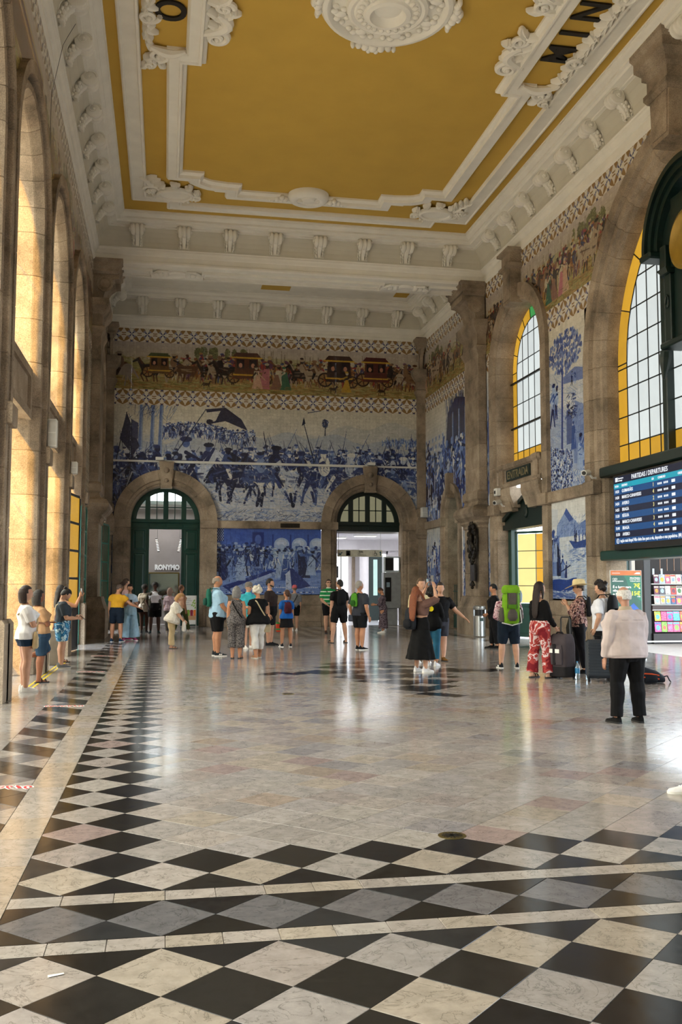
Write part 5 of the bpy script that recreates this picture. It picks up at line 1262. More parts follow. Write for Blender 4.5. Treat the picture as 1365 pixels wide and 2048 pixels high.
def score(t):
    P_, _ = t; x = sum(p[0] for p in P_)/len(P_); y = sum(p[1] for p in P_)/len(P_); ang = atan2(x, y)-radians(10.5)
    return 0 if (abs(ang) > radians(22.5) or y < 2.9) else area2(P_)/(y**3)
tiles.sort(key=score, reverse=True)
for P_, c in tiles[:300]:
    cx_ = sum(p[0] for p in P_)/len(P_); cy_ = sum(p[1] for p in P_)/len(P_)
    b = MB(); cols = []; tile_mesh(b, cols, P_, c); o = b.build('marble_tile', M['marble'], fl_root, recalc=False); tint(o, cols)
b = MB(); cols = []
for P_, c in tiles[300:]: tile_mesh(b, cols, P_, c)
o = b.build('marble_tiles', M['marble'], fl_root, recalc=False, kind='stuff'); tint(o, cols)
b = MB(); b.box(XL-1.2, XR+1.3, YF, 46, -.05, -.008); b.build('mortar_bed', M['grout'], fl_root)
b = MB(); b.box(5.6, 12.4, YB+.6, 45.2, -.03, -.002); b.build('corridor_slab', mat('corridor_floor', '#c9cbd0', .2), fl_root)
# ---------------------------------------------------------------- people
def remesh(mb, vox, smooth=2, extra=None):
    """fuse the collected closed volumes into one continuous skin"""
    me = bpy.data.meshes.new('t'); me.from_pydata([tuple(p) for p in mb.v], [], mb.f)
    bm = bmesh.new(); bm.from_mesh(me); bmesh.ops.recalc_face_normals(bm, faces=bm.faces); bm.to_mesh(me); bm.free()
    o = bpy.data.objects.new('t', me); COL.objects.link(o)
    r = o.modifiers.new('r', 'REMESH'); r.mode = 'VOXEL'; r.voxel_size = vox; r.adaptivity = 0
    if smooth: s = o.modifiers.new('s', 'SMOOTH'); s.factor = .5; s.iterations = smooth
    dg = bpy.context.evaluated_depsgraph_get(); out = bpy.data.meshes.new_from_object(o.evaluated_get(dg))
    bpy.data.objects.remove(o); bpy.data.meshes.remove(me)
    return out
def mesh_obj(name, me, mats, parent):
    me.materials.clear()
    for m in mats: me.materials.append(m)
    me.polygons.foreach_set('use_smooth', [True]*len(me.polygons)); me.name = name
    o = bpy.data.objects.new(name, me); COL.objects.link(o); o.parent = parent; return o
def join_islands(me, mb, slot0):
    """add the small closed shapes of mb to me (material slots start at slot0)"""
    bm = bmesh.new(); bm.from_mesh(me)
    vs = [bm.verts.new(p) for p in mb.v]
    for f, m in zip(mb.f, mb.m):
        try: F = bm.faces.new([vs[i] for i in f]); F.material_index = m+slot0; F.smooth = True
        except ValueError: pass
    bm.to_mesh(me); bm.free()
_cm = {}
def cloth(col, kind='plain', col2=None, col3=None, scale=22):
    k = (col, kind, col2, col3, scale)
    if k in _cm: return _cm[k]
    if kind == 'plain': m = mat('cloth', col, .85, var=.10, scale=9, spec=.2, bump=.25, bscale=14)
    else:
        m, nt, b = nmat('patterned_cloth'); L = nt.links; b.inputs['Roughness'].default_value = .85; b.inputs['Specular IOR Level'].default_value = .2
        tc = N(nt, 'ShaderNodeTexCoord'); cr = N(nt, 'ShaderNodeValToRGB'); cr.color_ramp.interpolation = 'CONSTANT'; e = cr.color_ramp.elements
        if kind == 'stripe':
            sp = N(nt, 'ShaderNodeSeparateXYZ'); L.new(tc.outputs['Object'], sp.inputs[0]); mu = N(nt, 'ShaderNodeMath', operation='MULTIPLY'); L.new(sp.outputs['Z'], mu.inputs[0]); mu.inputs[1].default_value = scale
            fr = N(nt, 'ShaderNodeMath', operation='FRACT'); L.new(mu.outputs[0], fr.inputs[0]); L.new(fr.outputs[0], cr.inputs['Fac'])
            e[0].color = (*lin(col), 1); e[1].position = .72; e[1].color = (*lin(col2), 1)
        else:
            v = N(nt, 'ShaderNodeTexNoise', i_Scale=scale, i_Detail=3.0, i_Distortion=.6); L.new(tc.outputs['Object'], v.inputs['Vector']); L.new(v.outputs['Fac'], cr.inputs['Fac'])
            e[0].color = (*lin(col), 1); e[1].position = .52; e[1].color = (*lin(col2), 1); k3 = e.new(.58); k3.color = (*lin(col3 or col), 1); k4 = e.new(.45); k4.color = (*lin(col3 or col2), 1)
        L.new(cr.outputs['Color'], b.inputs['Base Color'])
    _cm[k] = m; return m
_sk = {}
def skin(c):
    if c not in _sk:
        m = mat('skin', c, .55, var=.07, scale=12, spec=.35); b = m.node_tree.nodes['Principled BSDF']; b.inputs['Subsurface Weight'].default_value = 0.0; _sk[c] = m
    return _sk[c]
M['hairmat'] = {}
def hairm(c):
    if c not in M['hairmat']: M['hairmat'][c] = mat('hair', c, .5, var=.3, scale=60, spec=.4, bump=.5, bscale=120)
    return M['hairmat'][c]
M['eye'] = mat('eye_dark', '#191310', .3); M['lips'] = mat('lips', '#9a5a50', .5); M['rubber'] = mat('rubber_sole', '#e4e2dc', .6); M['lens'] = mat('dark_lens', '#121214', .15)
ARMS = dict(down=((.14, .02, -1), (.05, .2, -1)), loose=((.22, -.05, -1), (.06, .25, -1)), hip=((.42, -.22, -1), (-.30, .42, -.75)), pocket=((.38, -.2, -1), (.0, .35, -1)),
  phone=((.16, .30, -1), (-.42, .95, .28)), low_phone=((.14, .22, -1), (-.3, 1, .02)), crossed=((.2, .38, -1), (-1, .42, .12)), clasp=((.2, .12, -1), (-.55, .62, -.55)),
  camera=((.22, .8, .28), (-.42, .15, .95)), raised=((.25, .75, -.25), (-.25, .5, 1)), reach=((.22, .55, -.75), (.05, .9, -.5)), side=((.75, .25, -.75), (.8, .55, -.35)),
  chin=((.15, .42, -1), (-.42, .55, .95)), back=((.22, -.3, -1), (-.5, -.25, -.7)), belly=((.22, .1, -1), (-.62, .7, .05)), forward=((.12, .3, -1), (-.1, .75, -.75)), behind=((.3, -.25, -1), (-.2, .25, -1)), around=((.7, .4, .15), (.5, .7, .0)))
MALE = [(-.075,.072,.058,0),(-.03,.100,.072,-.004),(.03,.099,.07,-.005),(.10,.090,.063,.002),(.16,.095,.066,.006),(.21,.106,.071,.004),(.245,.112,.064,-.002),(.270,.092,.052,-.006),(.295,.060,.042,-.007),(.315,.037,.036,-.005)]
FEM = [(-.075,.076,.062,0),(-.03,.105,.076,-.006),(.03,.100,.07,-.006),(.10,.074,.056,.002),(.15,.079,.06,.008),(.20,.089,.076,.010),(.24,.096,.06,.0),(.264,.080,.048,-.005),(.29,.052,.037,-.006),(.31,.031,.032,-.004)]
def person(label, x, y, H, a, sx='m', sk='#c79a7c', hair=('short', '#2a1d16'), top=None, bot=None, shoe=('sneaker', '#f0efec', '#e8e6e0'), arms=('down', 'down'), head=(0, 0), lean=(0, 0), fat=1.0, stance=.1, step=0.0, twist=0, extra=None, vox=None, bend=None, hat=None, feet_turn=8):
    fat *= 1.06; d = sqrt(x*x+y*y); vox = vox or min(.017, max(.0095, d*.00062))
    root = empty('person', (x, y, 0), -radians(a)); tag(root, label, 'person')
    tab = MALE if sx == 'm' else FEM; lw = 1.0 if sx == 'm' else .92
    P = Vector((0, 0, .525*H)); ax = Vector((lean[0], lean[1], 1)).normalized()
    tw = radians(twist); r = Vector((cos(tw), sin(tw), 0)); r = (r-ax*r.dot(ax)).normalized(); f = ax.cross(r); f = -f if f.y < 0 and abs(tw) < 1.5 else f
    def tp(t, dx, dy): return P+ax*(t*H)+r*dx+f*dy
    def ring(t, w, dp, fo, n=14): return [tp(t, (w*cos(q))*H, (fo+dp*sin(q)*(1 if sin(q) > 0 else .92))*H) for q in [2*pi*k/n for k in range(n)]]
    def torso(mb, e=0.0, t0=-9, t1=9, flare=0.0):
        rows = []
        ts = [q[0] for q in tab]
        def at(t):
            for q0, q1 in zip(tab, tab[1:]):
                if q0[0] <= t <= q1[0]:
                    k = (t-q0[0])/(q1[0]-q0[0]); return [q0[i]+(q1[i]-q0[i])*k for i in range(4)]
            return list(tab[0] if t < ts[0] else tab[-1])
        tt = sorted({max(t0, ts[0]), min(t1, ts[-1])} | {t for t in ts if t0 < t < t1})
        if -1 < t0 < ts[0]: tt = [t0]+tt
        for t in tt:
            _, w, dp, fo = at(t); k = fat*1.07 if t < .22 else (1.05+(fat-1)*.4 if t < .26 else 1.0+(fat-1)*.2)
            if t < .10 and flare: w += flare*(.10-t); dp += flare*(.10-t)*.8
            ee = e*(1 if t < .22 else max(.6, 1-(t-.22)*7)); rows.append(ring(t, w*k+ee/H, dp*(1+(k-1)*1.5)+ee/H, fo+(k-1)*.05))
        mb.loft(rows)
    # joints
    sh = {}; el = {}; wr = {}; hd = {}
    sw = (.102 if sx == 'm' else .085)*H*(1+(fat-1)*.4)
    for s, nm in ((-1, arms[0]), (1, arms[1])):
        u, g = ARMS[nm] if isinstance(nm, str) else nm
        D = lambda q: (r*(s*q[0])+f*q[1]+Vector((0, 0, q[2]))).normalized()
        sh[s] = tp(.252, s*sw, -.004*H); el[s] = sh[s]+D(u)*.168*H; wr[s] = el[s]+D(g)*.142*H; hd[s] = D(g)
    legs = {}
    for s in (-1, 1):
        hip = P+Vector((s*.052*H*(fat*.4+.6), 0, -.005*H)); ft = Vector((s*stance*H*.5, s*step*H*.5, .042*H)); kn = (hip+ft)/2+Vector((s*.004*H, .012*H, .015*H)); toe = Vector((s*sin(radians(feet_turn)), cos(radians(feet_turn)), 0))
        if bend and bend[0] == s:
            kn = hip+Vector((0, .13*H, -.195*H)); ft = kn+Vector((0, -.2*H, -.035*H)); toe = Vector((0, -.2, -.95))
        legs[s] = (hip, kn, ft, toe)
    def limb(mb, pts, rad, n=10): mb.tube(pts, rad, n)
    def leg(mb, s, e=0.0, upto=1.0, wide=None):
        h, k, an, _ = legs[s]; R = [.060*lw*1.04, .056, .048, .036, .039, .030, .022]; R = [q*H*(1+(fat-1)*.5)+e for q in R]
        c = [h+Vector((0,0,.02*H)), h+(k-h)*.3, h+(k-h)*.65, k, k+(an-k)*.28+Vector((0,-.008*H,0)), k+(an-k)*.65, an]
        T = [0, .15, .325, .5, .64, .825, 1.0]
        pts, rr = [], []
        for i in range(7):
            if T[i] <= upto: pts.append(c[i]); rr.append(R[i] if not wide else max(R[i], wide[0]+(wide[1]-wide[0])*T[i]))
            else:
                k_ = (upto-T[i-1])/(T[i]-T[i-1])
                if k_ > .05: pts.append(c[i-1]+(c[i]-c[i-1])*k_); q = R[i-1]+(R[i]-R[i-1])*k_; rr.append(q if not wide else max(q, wide[0]+(wide[1]-wide[0])*upto))
                break
        mb.tube(pts, rr, 12)
    def arm(mb, s, e=0.0, upto=1.0, e2=None):
        A, B, C_ = sh[s], el[s], wr[s]; R = [.040, .0355, .030, .026, .026, .0165]; R = [q*H*lw*(1+(fat-1)*.5) for q in R]
        c = [A-(B-A)*.06-r*(s*.012*H), A+(B-A)*.3, A+(B-A)*.75, B, B+(C_-B)*.3, C_]; T = [0, .17, .4, .53, .67, 1.0]; pts, rr = [], []
        for i in range(6):
            ee = e+((e2-e)*T[i] if e2 is not None else 0)
            if T[i] <= upto: pts.append(c[i]); rr.append(R[i]+ee*(.75 if i == 0 else 1))
            else:
                k_ = (upto-T[i-1])/(T[i]-T[i-1])
                if k_ > .05: pts.append(c[i-1]+(c[i]-c[i-1])*k_); rr.append(R[i-1]+(R[i]-R[i-1])*k_+ee)
                break
        mb.tube(pts, rr, 10)
    # head frame
    nb = tp(.30, 0, -.006*H); yaw, pit = radians(-head[0]), radians(head[1])
    hy = Vector((-sin(yaw)*cos(pit), cos(yaw)*cos(pit), sin(pit))); hx = Vector((cos(yaw), sin(yaw), 0)); hz = hx.cross(hy)
    if tw: Rz = Matrix.Rotation(tw, 3, 'Z'); hx, hy, hz = Rz @ hx, Rz @ hy, Rz @ hz
    C0 = nb+ax*.048*H*.9+hz*.058*H+hy*.012*H
    HH = H*1.07
    hp = lambda px, py, pz: C0+hx*(px*HH)+hy*(py*HH)+hz*(pz*HH)
    def head_shape(mb):
        rings = []; n, m = 22, 16
        for j in range(m+1):
            ph = -pi/2+pi*j/m; z = sin(ph); cr = max(cos(ph), .05); R_ = []
            for i in range(n):
                q = 2*pi*i/n; X_, Y_ = cr*cos(q), cr*sin(q); px, py, pz = X_*.0445, Y_*.055, z*.066
                if z < -.15: px *= 1+.42*(z+.15); py = py*(1+.25*(z+.15))+.010*(-.15-z)
                if z < -.3 and Y_ < 0: py *= 1+.5*(z+.3)
                fr = max(0, Y_)
                g = math.exp(-((X_/.16)**2)-((z+.22)/.17)**2)*fr; py += .019*g                      # nose
                for s in (-1, 1): py -= .007*math.exp(-((X_-s*.40)/.2)**2-((z-.02)/.13)**2)*fr      # eye sockets
                py += .004*math.exp(-(X_/.5)**2-((z-.2)/.1)**2)*fr+.005*math.exp(-(X_/.3)**2-((z+.52)/.10)**2)*fr+.006*math.exp(-(X_/.25)**2-((z+.86)/.14)**2)*fr
                R_.append(hp(px, py, pz))
            rings.append(R_)
        mb.loft(rings)
    body = MB(); torso(body); limb(body, [nb-ax*.03*H, nb+ax*.02*H, C0-hz*.035*HH-hy*.010*HH], [.034*H, .03*H*lw, .031*H*lw])
    head_shape(body)
    for s in (-1, 1):
        arm(body, s); leg(body, s); body.ell(hp(s*.0455, -.004, -.004), (.006*HH, .011*HH, .017*HH), 8, 6)
        an, toe = legs[s][2], legs[s][3]
        if shoe[0] in ('sandal', 'bare'):
            up = Vector((0, 0, 1)) if toe.z > -.5 else Vector((0, 1, 0)); sd = toe.cross(up).normalized()
            body.loft([[an+toe*(q*H)+sd*(w*H*cos(t))+up*((zz+hh*sin(t))*H) for t in [2*pi*k/8 for k in range(8)]] for q, w, hh, zz in ((-.032, .012, .012, -.026), (-.012, .02, .03, -.01), (.02, .021, .024, -.016), (.06, .026, .013, -.027), (.092, .026, .009, -.031), (.108, .016, .006, -.033))])
    me = remesh(body, vox, 2)
    # hands with separate fingers, and the small features of the face
    isl = MB()
    for s in (-1, 1):
        dd = hd[s]; side = (r*s-dd*(r*s).dot(dd)).normalized() if abs(dd.dot(r)) < .95 else f
        nrm = dd.cross(side).normalized(); nrm = nrm if nrm.dot(r*s) < .3 else -nrm
        th = f-dd*f.dot(dd); th = th.normalized() if th.length > .3 else Vector((0, 0, 1)); nrm = dd.cross(th).normalized(); nrm = -nrm if nrm.dot(r*s) > 0 else nrm
        w0 = wr[s]
        isl.loft([[w0+dd*(q*H)+th*(w*H*cos(t))+nrm*(hh*H*sin(t)) for t in [2*pi*k/10 for k in range(10)]] for q, w, hh in ((-.012, .013, .011), (.006, .014, .011), (.025, .021, .010), (.048, .023, .008), (.055, .021, .006))])
        for i, ln in enumerate((.040, .046, .043, .034)):
            b0 = w0+dd*(.050*H)+th*((.016-.0105*i)*H); c_ = .35+.12*i; l = ln*H/3; p = [b0-dd*.006*H]; v = dd
            for k in range(3): p.append((p[-1] if k else b0)+v*l); v = (v+nrm*c_*.55).normalized()
            isl.tube([p[0]]+p[1:], [.0052*H, .0052*H, .0046*H, .0036*H], 6)
        b0 = w0+dd*.014*H+th*.012*H; isl.tube([b0, b0+(dd*.6+th*.8)*.022*H, b0+(dd*.9+th*.55)*.042*H+nrm*.006*H, b0+(dd*1.1+th*.4)*.056*H+nrm*.012*H], [.0085*H, .007*H, .0058*H, .0042*H], 6)
    for s in (-1, 1):
        isl.ell(hp(s*.0175, .0475, .002), (.0075*HH, .005*HH, .004*HH), 8, 5, 1); 
        isl.tube([hp(s*.009, .0530, .0125), hp(s*.018, .0525, .0155), hp(s*.028, .0465, .012)], [.0018*HH, .0022*HH, .0014*HH], 5, 1)
    isl.tube([hp(-.013, .0525, -.0345), hp(0, .0575, -.0345), hp(.013, .0525, -.0345)], [.002*HH, .0036*HH, .002*HH], 6, 2)
    nb_ = len(me.materials)
    me.materials.clear(); join_islands(me, isl, 0)
    bo = mesh_obj('body', me, [skin(sk), M['eye'], M['lips']], root)
    # hair
    st, hc = hair[0], hair[1]
    if st != 'none':
        hb = MB(); n, m = 24, 16; rings = []
        for j in range(m+1):
            ph = -pi/2+pi*j/m; z = sin(ph); cr = max(cos(ph), .05); R_ = []
            for i in range(n):
                q = 2*pi*i/n; X_, Y_ = cr*cos(q), cr*sin(q); k = 1.13
                low = -.18 if st in ('short', 'old') else -.45
                if Y_ > .28+.25*max(0, -z) and z < (.52 if st != 'old' else .7): k = .8
                if abs(X_) > .5 and z < -.05 and Y_ > -.25: k = .8
                if z < low-.25*(Y_ < -.5): k = .72
                if st == 'old' and z > .66 and Y_ > -.72: k = .86
                R_.append(hp(X_*.0445*k, Y_*.055*k-.002, z*.066*(k if z > 0 else min(k, 1.05))))
            rings.append(R_)
        hb.loft(rings); rr_ = random.Random(int(x*100)+int(y*10))
        if st == 'bob':
            hb.loft([[hp((w*cos(t)), -.014+dp*sin(t), zz) for t in [pi*.92+pi*1.16*k/11 for k in range(12)]]+[hp((w*.72*cos(t)), -.010+dp*.6*sin(t), zz) for t in [pi*.92+pi*1.16*k/11 for k in range(11, -1, -1)]] for zz, w, dp in ((.045, .042, .042), (.01, .056, .056), (-.03, .06, .058), (-.065, .058, .054), (-.088, .05, .046))])
        if st in ('long', 'longer'):
            L_ = -.25 if st == 'long' else -.34; back = f*-1
            hb.loft([[hp(0, 0, .03)+hx*(w*H*cos(t))-hy*(.02*H)+Vector((0, 0, zz*H))+back*((o_+dp*sin(t))*H) for t in [2*pi*k/12 for k in range(12)]] for zz, w, dp, o_ in ((.01, .045, .03, .0), (-.05, .055, .035, .018), (-.11, .06, .026, .03), (L_*.7, .058, .02, .045), (L_*.9, .05, .018, .048), (L_, .03, .012, .048))])
            for s in (-1, 1): hb.tube([hp(s*.042, .005, .02), hp(s*.05, .004, -.04), hp(s*.055, -.002, -.10)], [.014*H, .016*H, .01*H], 7)
        if st == 'bun': hb.ell(hp(0, -.052, .052), (.022*HH, .022*HH, .022*HH), 10, 7)
        if st == 'pony': hb.tube([hp(0, -.055, .02), hp(0, -.08, .0), hp(0, -.082, -.05), hp(0, -.075, -.09)], [.014*H, .02*H, .018*H, .006*H], 8)
        if st == 'curly':
            for _ in range(46):
                q, z = rr_.uniform(0, 2*pi), rr_.uniform(-.25, 1); cr = sqrt(max(0, 1-z*z)); 
                if cr*sin(q) > .35 and z < .55: continue
                rad = rr_.uniform(.013, .02)*HH; hb.ell(hp(cr*cos(q)*.054, cr*sin(q)*.064-.004, z*.074+.006), (rad, rad, rad), 7, 5)
        if st == 'afro':
            hb.ell(hp(0, -.012, .022), (.066*HH, .064*HH, .062*HH), 14, 10)
        mesh_obj('hair', remesh(hb, max(.0075, vox*.72), 1), [hairm(hc)], root)
    # garments
    def garment(name, mb, m, sm=2, v=None):
        me_ = remesh(mb, v or vox*.95, sm); nv = len(me_.vertices); co = np.empty(nv*3, np.float32); no = np.empty(nv*3, np.float32)
        me_.vertices.foreach_get('co', co); me_.vertices.foreach_get('normal', no); co = co.reshape(-1, 3); no = no.reshape(-1, 3); X_, Y_, Z_ = co.T; q = x*3+y     # soft folds
        f_ = np.sin(31*X_+11*Z_+q)*np.sin(9*Z_+17*Y_+q*2)+.6*np.sin(52*X_-38*Y_+21*Z_+q)*np.sin(13*Z_-q)+.5*np.sin(44*Z_+12*X_+3*np.sin(9*Y_+q))
        co += no*(f_*.0042)[:, None]; me_.vertices.foreach_set('co', co.ravel()); me_.update()
        return mesh_obj(name, me_, [m], root)
    if top:
        g = MB(); e = top.get('e', .010)*1.0; hem = top.get('hem', -.03); torso(g, e, hem, top.get('neck', .297), top.get('flare', 0))
        sl = top.get('sleeve', .36)
        if sl:
            for s in (-1, 1):
                arm(g, s, top.get('se', .012), sl, top.get('se2')); q_ = .041*H*lw*(1+(fat-1)*.5)+top.get('se', .012)*.5; g.ell(sh[s]-r*(s*.016*H)-Vector((0, 0, .004*H)), (q_, q_*.95, q_*.95), 12, 8)
        if False: pass
        garment(top.get('name', 'shirt'), g, top['m'])
        if top.get('collar'):
            c = MB(); c.loft([[tp(t_, (w*cos(q))*H, (-.005+dp*sin(q))*H) for q in [2*pi*k/14 for k in range(14)]] for t_, w, dp in ((.292, .062, .05), (.312, .048, .046), (.326, .044, .043), (.326, .036, .036), (.305, .038, .038))], caps=False); c.build('collar', top.get('cm', top['m']), root, smooth=True)
    if bot:
        g = MB(); k = bot['k']; e = bot.get('e', .012)
        if k in ('shorts', 'pants'):
            torso(g, e*.8, -.08, bot.get('waist', .075))
            for s in (-1, 1): leg(g, s, e, bot.get('upto', .42 if k == 'shorts' else .97), bot.get('wide'))
        else:
            z1 = bot.get('z', .12)*H; w0, w1 = bot.get('w0', .1)*H, bot.get('w1', .16)*H; torso(g, e*.6, -.03, bot.get('waist', .09)); rows = []
            for i in range(9):
                t = i/8; zc = (.525+.02)*H*(1-t)+z1*t; w = w0*1.02+(w1-w0)*t; n = 40; rows.append([Vector(((w*(1+.05*t*sin(q*9+x)))*cos(q), (w*.8*(1+.05*t*sin(q*9+x)))*sin(q), zc)) for q in [2*pi*k_/n for k_ in range(n)]])
            g.loft(rows)
        garment({'shorts': 'shorts', 'pants': 'trousers', 'skirt': 'skirt'}[k], g, bot['m'])
    # shoes
    if shoe[0] != 'bare':
        for s in (-1, 1):
            an, toe = legs[s][2], legs[s][3]; up = Vector((0, 0, 1)) if toe.z > -.5 else Vector((0, 1, 0)); sd = toe.cross(up).normalized(); b = MB()
            Q = lambda q, w, z: an+toe*(q*H)+sd*(w*H)+up*(z*H)
            sole = [(-.040, .014), (-.03, .021), (0, .022), (.05, .026), (.085, .027), (.108, .02), (.118, .008)]
            lo = [Q(q, w, -.0415) for q, w in sole]+[Q(q, -w, -.0415) for q, w in sole[::-1]]; hi = [Q(q, w, -.030) for q, w in sole]+[Q(q, -w, -.030) for q, w in sole[::-1]]
            b.loft([lo, hi], mi=1)
            if shoe[0] == 'sandal':
                for q in (.03, .075): b.tube([Q(q, .024*cos(t), -.03+(.034 if q < .05 else .024)*sin(t)) for t in np.linspace(0, pi, 7)], .006*H, 5)
            else:
                hgt = {'sneaker': .0, 'boot': .055, 'shoe': .0}[shoe[0]]
                secs = [(-.038, .013, .012), (-.026, .020, .028+hgt), (-.006, .0205, .030+hgt), (.02, .022, .012), (.05, .024, -.004), (.085, .024, -.014), (.108, .017, -.018), (.116, .007, -.026)]
                b.loft([[Q(q, w*cos(t)*(1 if sin(t) < .6 else .9), -.031+(zt+.031)*max(0, sin(t))) for t in np.linspace(-.001, pi+.001, 9)] for q, w, zt in secs])
                if len(shoe) > 3:
                    for i in range(3): b.tube([Q(.02+.016*i+.006*k_, s_*.024, -.028+.011*k_) for k_ in range(3)] if False else [Q(.018+.014*i, .0235, -.026), Q(.026+.014*i, .0215, -.008)], .0035*H, 4, 2); b.tube([Q(.018+.014*i, -.0235, -.026), Q(.026+.014*i, -.0215, -.008)], .0035*H, 4, 2)
            b.build('shoe', [cloth(shoe[1]), mat('sole', shoe[2], .6) if shoe[2] not in _soles else _soles[shoe[2]], M['white']], root, smooth=True)
    if hat:
        b = MB()
        if hat[0] == 'straw':
            b.lathe([(.062, .03), (.060, .05), (.058, .075), (.048, .092), (.03, .096), (.004, .094)], lambda u, v, h: hp(u, v*1.1-.004, h), 20)
            b.lathe([(.058, .034), (.075, .032), (.10, .026), (.125, .014), (.128, .012), (.125, .010), (.10, .022), (.06, .028)], lambda u, v, h: hp(u, v*1.12-.004, h+.03*(u/.125)**2-.02*(v/.125)), 24)
        else:
            b.lathe([(.051, .012), (.052, .035), (.047, .058), (.032, .074), (.004, .08)], lambda u, v, h: hp(u, v*1.15-.002, h), 18)
            b.loft([[hp(.045*cos(t)*k, .035+.045*sin(t)*k, zz) for t in np.linspace(0, pi, 9)] for k, zz in ((.6, .018), (1.0, .012), (1.25, .002))], caps=False, closed=False)
        b.build('hat', hat[1], root, smooth=True)
    ctx = dict(root=root, tp=tp, hp=hp, wr=wr, el=el, hd=hd, H=H, r=r, f=f, ax=ax, W=Matrix.Translation((x, y, 0)) @ Matrix.Rotation(-radians(a), 4, 'Z'), sh=sh, legs=legs)
    if extra: extra(ctx)
    return ctx
_soles = {}
def sole(c):
    _soles[c] = _soles.get(c) or mat('shoe_sole', c, .6); return c
for c in ('#e8e6e0', '#1a1a1b', '#cfcac0'): sole(c)
# things people carry
def wm(ctx, pt): return ctx['W'] @ Vector(pt)
def backpack(ctx, label, col, col2, w=.15, h=.44, dp=.11, t=.20, off=0.0, group=None, big=False):
    H = ctx['H']; c = ctx['tp'](t, off*H, -(.075+dp/2/H*1.0)*H+.005); base = empty('backpack', wm(ctx, c-Vector((0, 0, h/2)))); base.rotation_euler = ctx['W'].to_euler(); tag(base, label, 'backpack', group)
    b = MB(); rows = []
    for z, kw, kd in ((0, .80, .7), (.03, .95, .95), (h*.3, 1, 1), (h*.7, .95, .9), (h*.9, .8, .7), (h, .5, .4)):
        rows.append([(w*kw*(abs(cos(q))**.6*(1 if cos(q) > 0 else -1)), dp/2*kd*(abs(sin(q))**.7*(1 if sin(q) > 0 else -1)), z) for q in [2*pi*k/16 for k in range(16)]])
    b.loft(rows); b.build('bag_body', cloth(col), base, smooth=True)
    b = MB(); b.loft([[(w*.7*k*(abs(cos(q))**.5*(1 if cos(q) > 0 else -1)), -dp/2-.02+.045*sin(q)*k, z) for q in [2*pi*j/12 for j in range(12)]] for z, k in ((h*.08, .7), (h*.14, 1), (h*.38, 1), (h*.48, .6))]); b.build('front_pocket', cloth(col2), base, smooth=True)
    for s in (-1, 1):
        b = MB(); b.tube([(s*w*.55, dp*.4, h*.92), (s*w*.6, dp*.4+.04, h*1.02), (s*w*.62, dp*.4+.15, h*1.0), (s*w*.66, dp*.5+.21, h*.75), (s*w*.75, dp*.5+.16, h*.45), (s*w*.8, dp*.4, h*.2)], [.02, .024, .024, .022, .018, .012], 6, flat=.4); b.build('strap', cloth(col2), base, smooth=True)
    b = MB(); b.tube([(-.03, dp*.3, h*.97), (-.03, dp*.3, h*1.05), (.03, dp*.3, h*1.05), (.03, dp*.3, h*.97)], .008, 5); b.build('grab_handle', cloth(col2), base)
    return base
def phone(ctx, s, label, tilt=.6):
    H = ctx['H']; p = wm(ctx, ctx['wr'][s]+ctx['hd'][s]*.07*H+Vector((0, 0, .012))); b = MB(); b.cbox(-.036, .036, -.005, .005, -.072, .072, .004); o = b.build('phone', M['black']); o.location = p; o.rotation_euler = (tilt, 0, ctx['W'].to_euler().z); tag(o, label, 'phone'); q = MB(); q.box(-.032, .032, -.0058, -.005, -.066, .066); q.build('screen', M['screenp'], o)
M['screenp'] = mat('phone_screen', '#8fa4b4', .15)
def bag(ctx, pos, label, col, w=.14, h=.2, dp=.06, name='shoulder_bag', strap=None, sc=None, cat='bag'):
    base = empty(name, wm(ctx, pos)); base.rotation_euler = ctx['W'].to_euler(); tag(base, label, cat)
    b = MB(); b.loft([[(w*k*(abs(cos(q))**.5*(1 if cos(q) > 0 else -1)), dp*k2*sin(q), z-h) for q in [2*pi*j/14 for j in range(14)]] for z, k, k2 in ((0, .75, .6), (.03, .95, 1), (h*.6, 1, .9), (h*.95, .92, .5), (h, .85, .3))]); b.build('pouch', cloth(col) if isinstance(col, str) else col, base, smooth=True)
    if strap:
        q = MB(); q.tube([Vector(s_)-Vector(pos) for s_ in strap], [.014]*len(strap), 6, flat=.35); q.build('strap', cloth(sc or (col if isinstance(col, str) else '#222222')), base, smooth=True)
    return base
def across(ctx, s, drop=.0, e=.02):
    """points of a strap that runs over the shoulder on side s and down to the other hip, front and back"""
    tp, H = ctx['tp'], ctx['H']; e = e/H
    return [tp(-.0-drop, -s*.115*H, .0), tp(.08, -s*.06*H, (.085+e)*H), tp(.17, s*.0*H, (.09+e)*H), tp(.25, s*.05*H, (.066+e)*H), tp(.292, s*.062*H, .0), tp(.25, s*.045*H, -(.072+e)*H), tp(.15, -s*.01*H, -(.078+e)*H), tp(.06, -s*.07*H, -(.072+e)*H), tp(-.0-drop, -s*.115*H, -.01*H)]
D = dict
SK1, SK2, SK3, SK4 = '#c99b80', '#b98566', '#8d5b42', '#4b2f24'
def Tee(c, **k): return D(m=cloth(c) if isinstance(c, str) else c, **k)
def Bot(kind, c, **k): return D(k=kind, m=cloth(c) if isinstance(c, str) else c, **k)
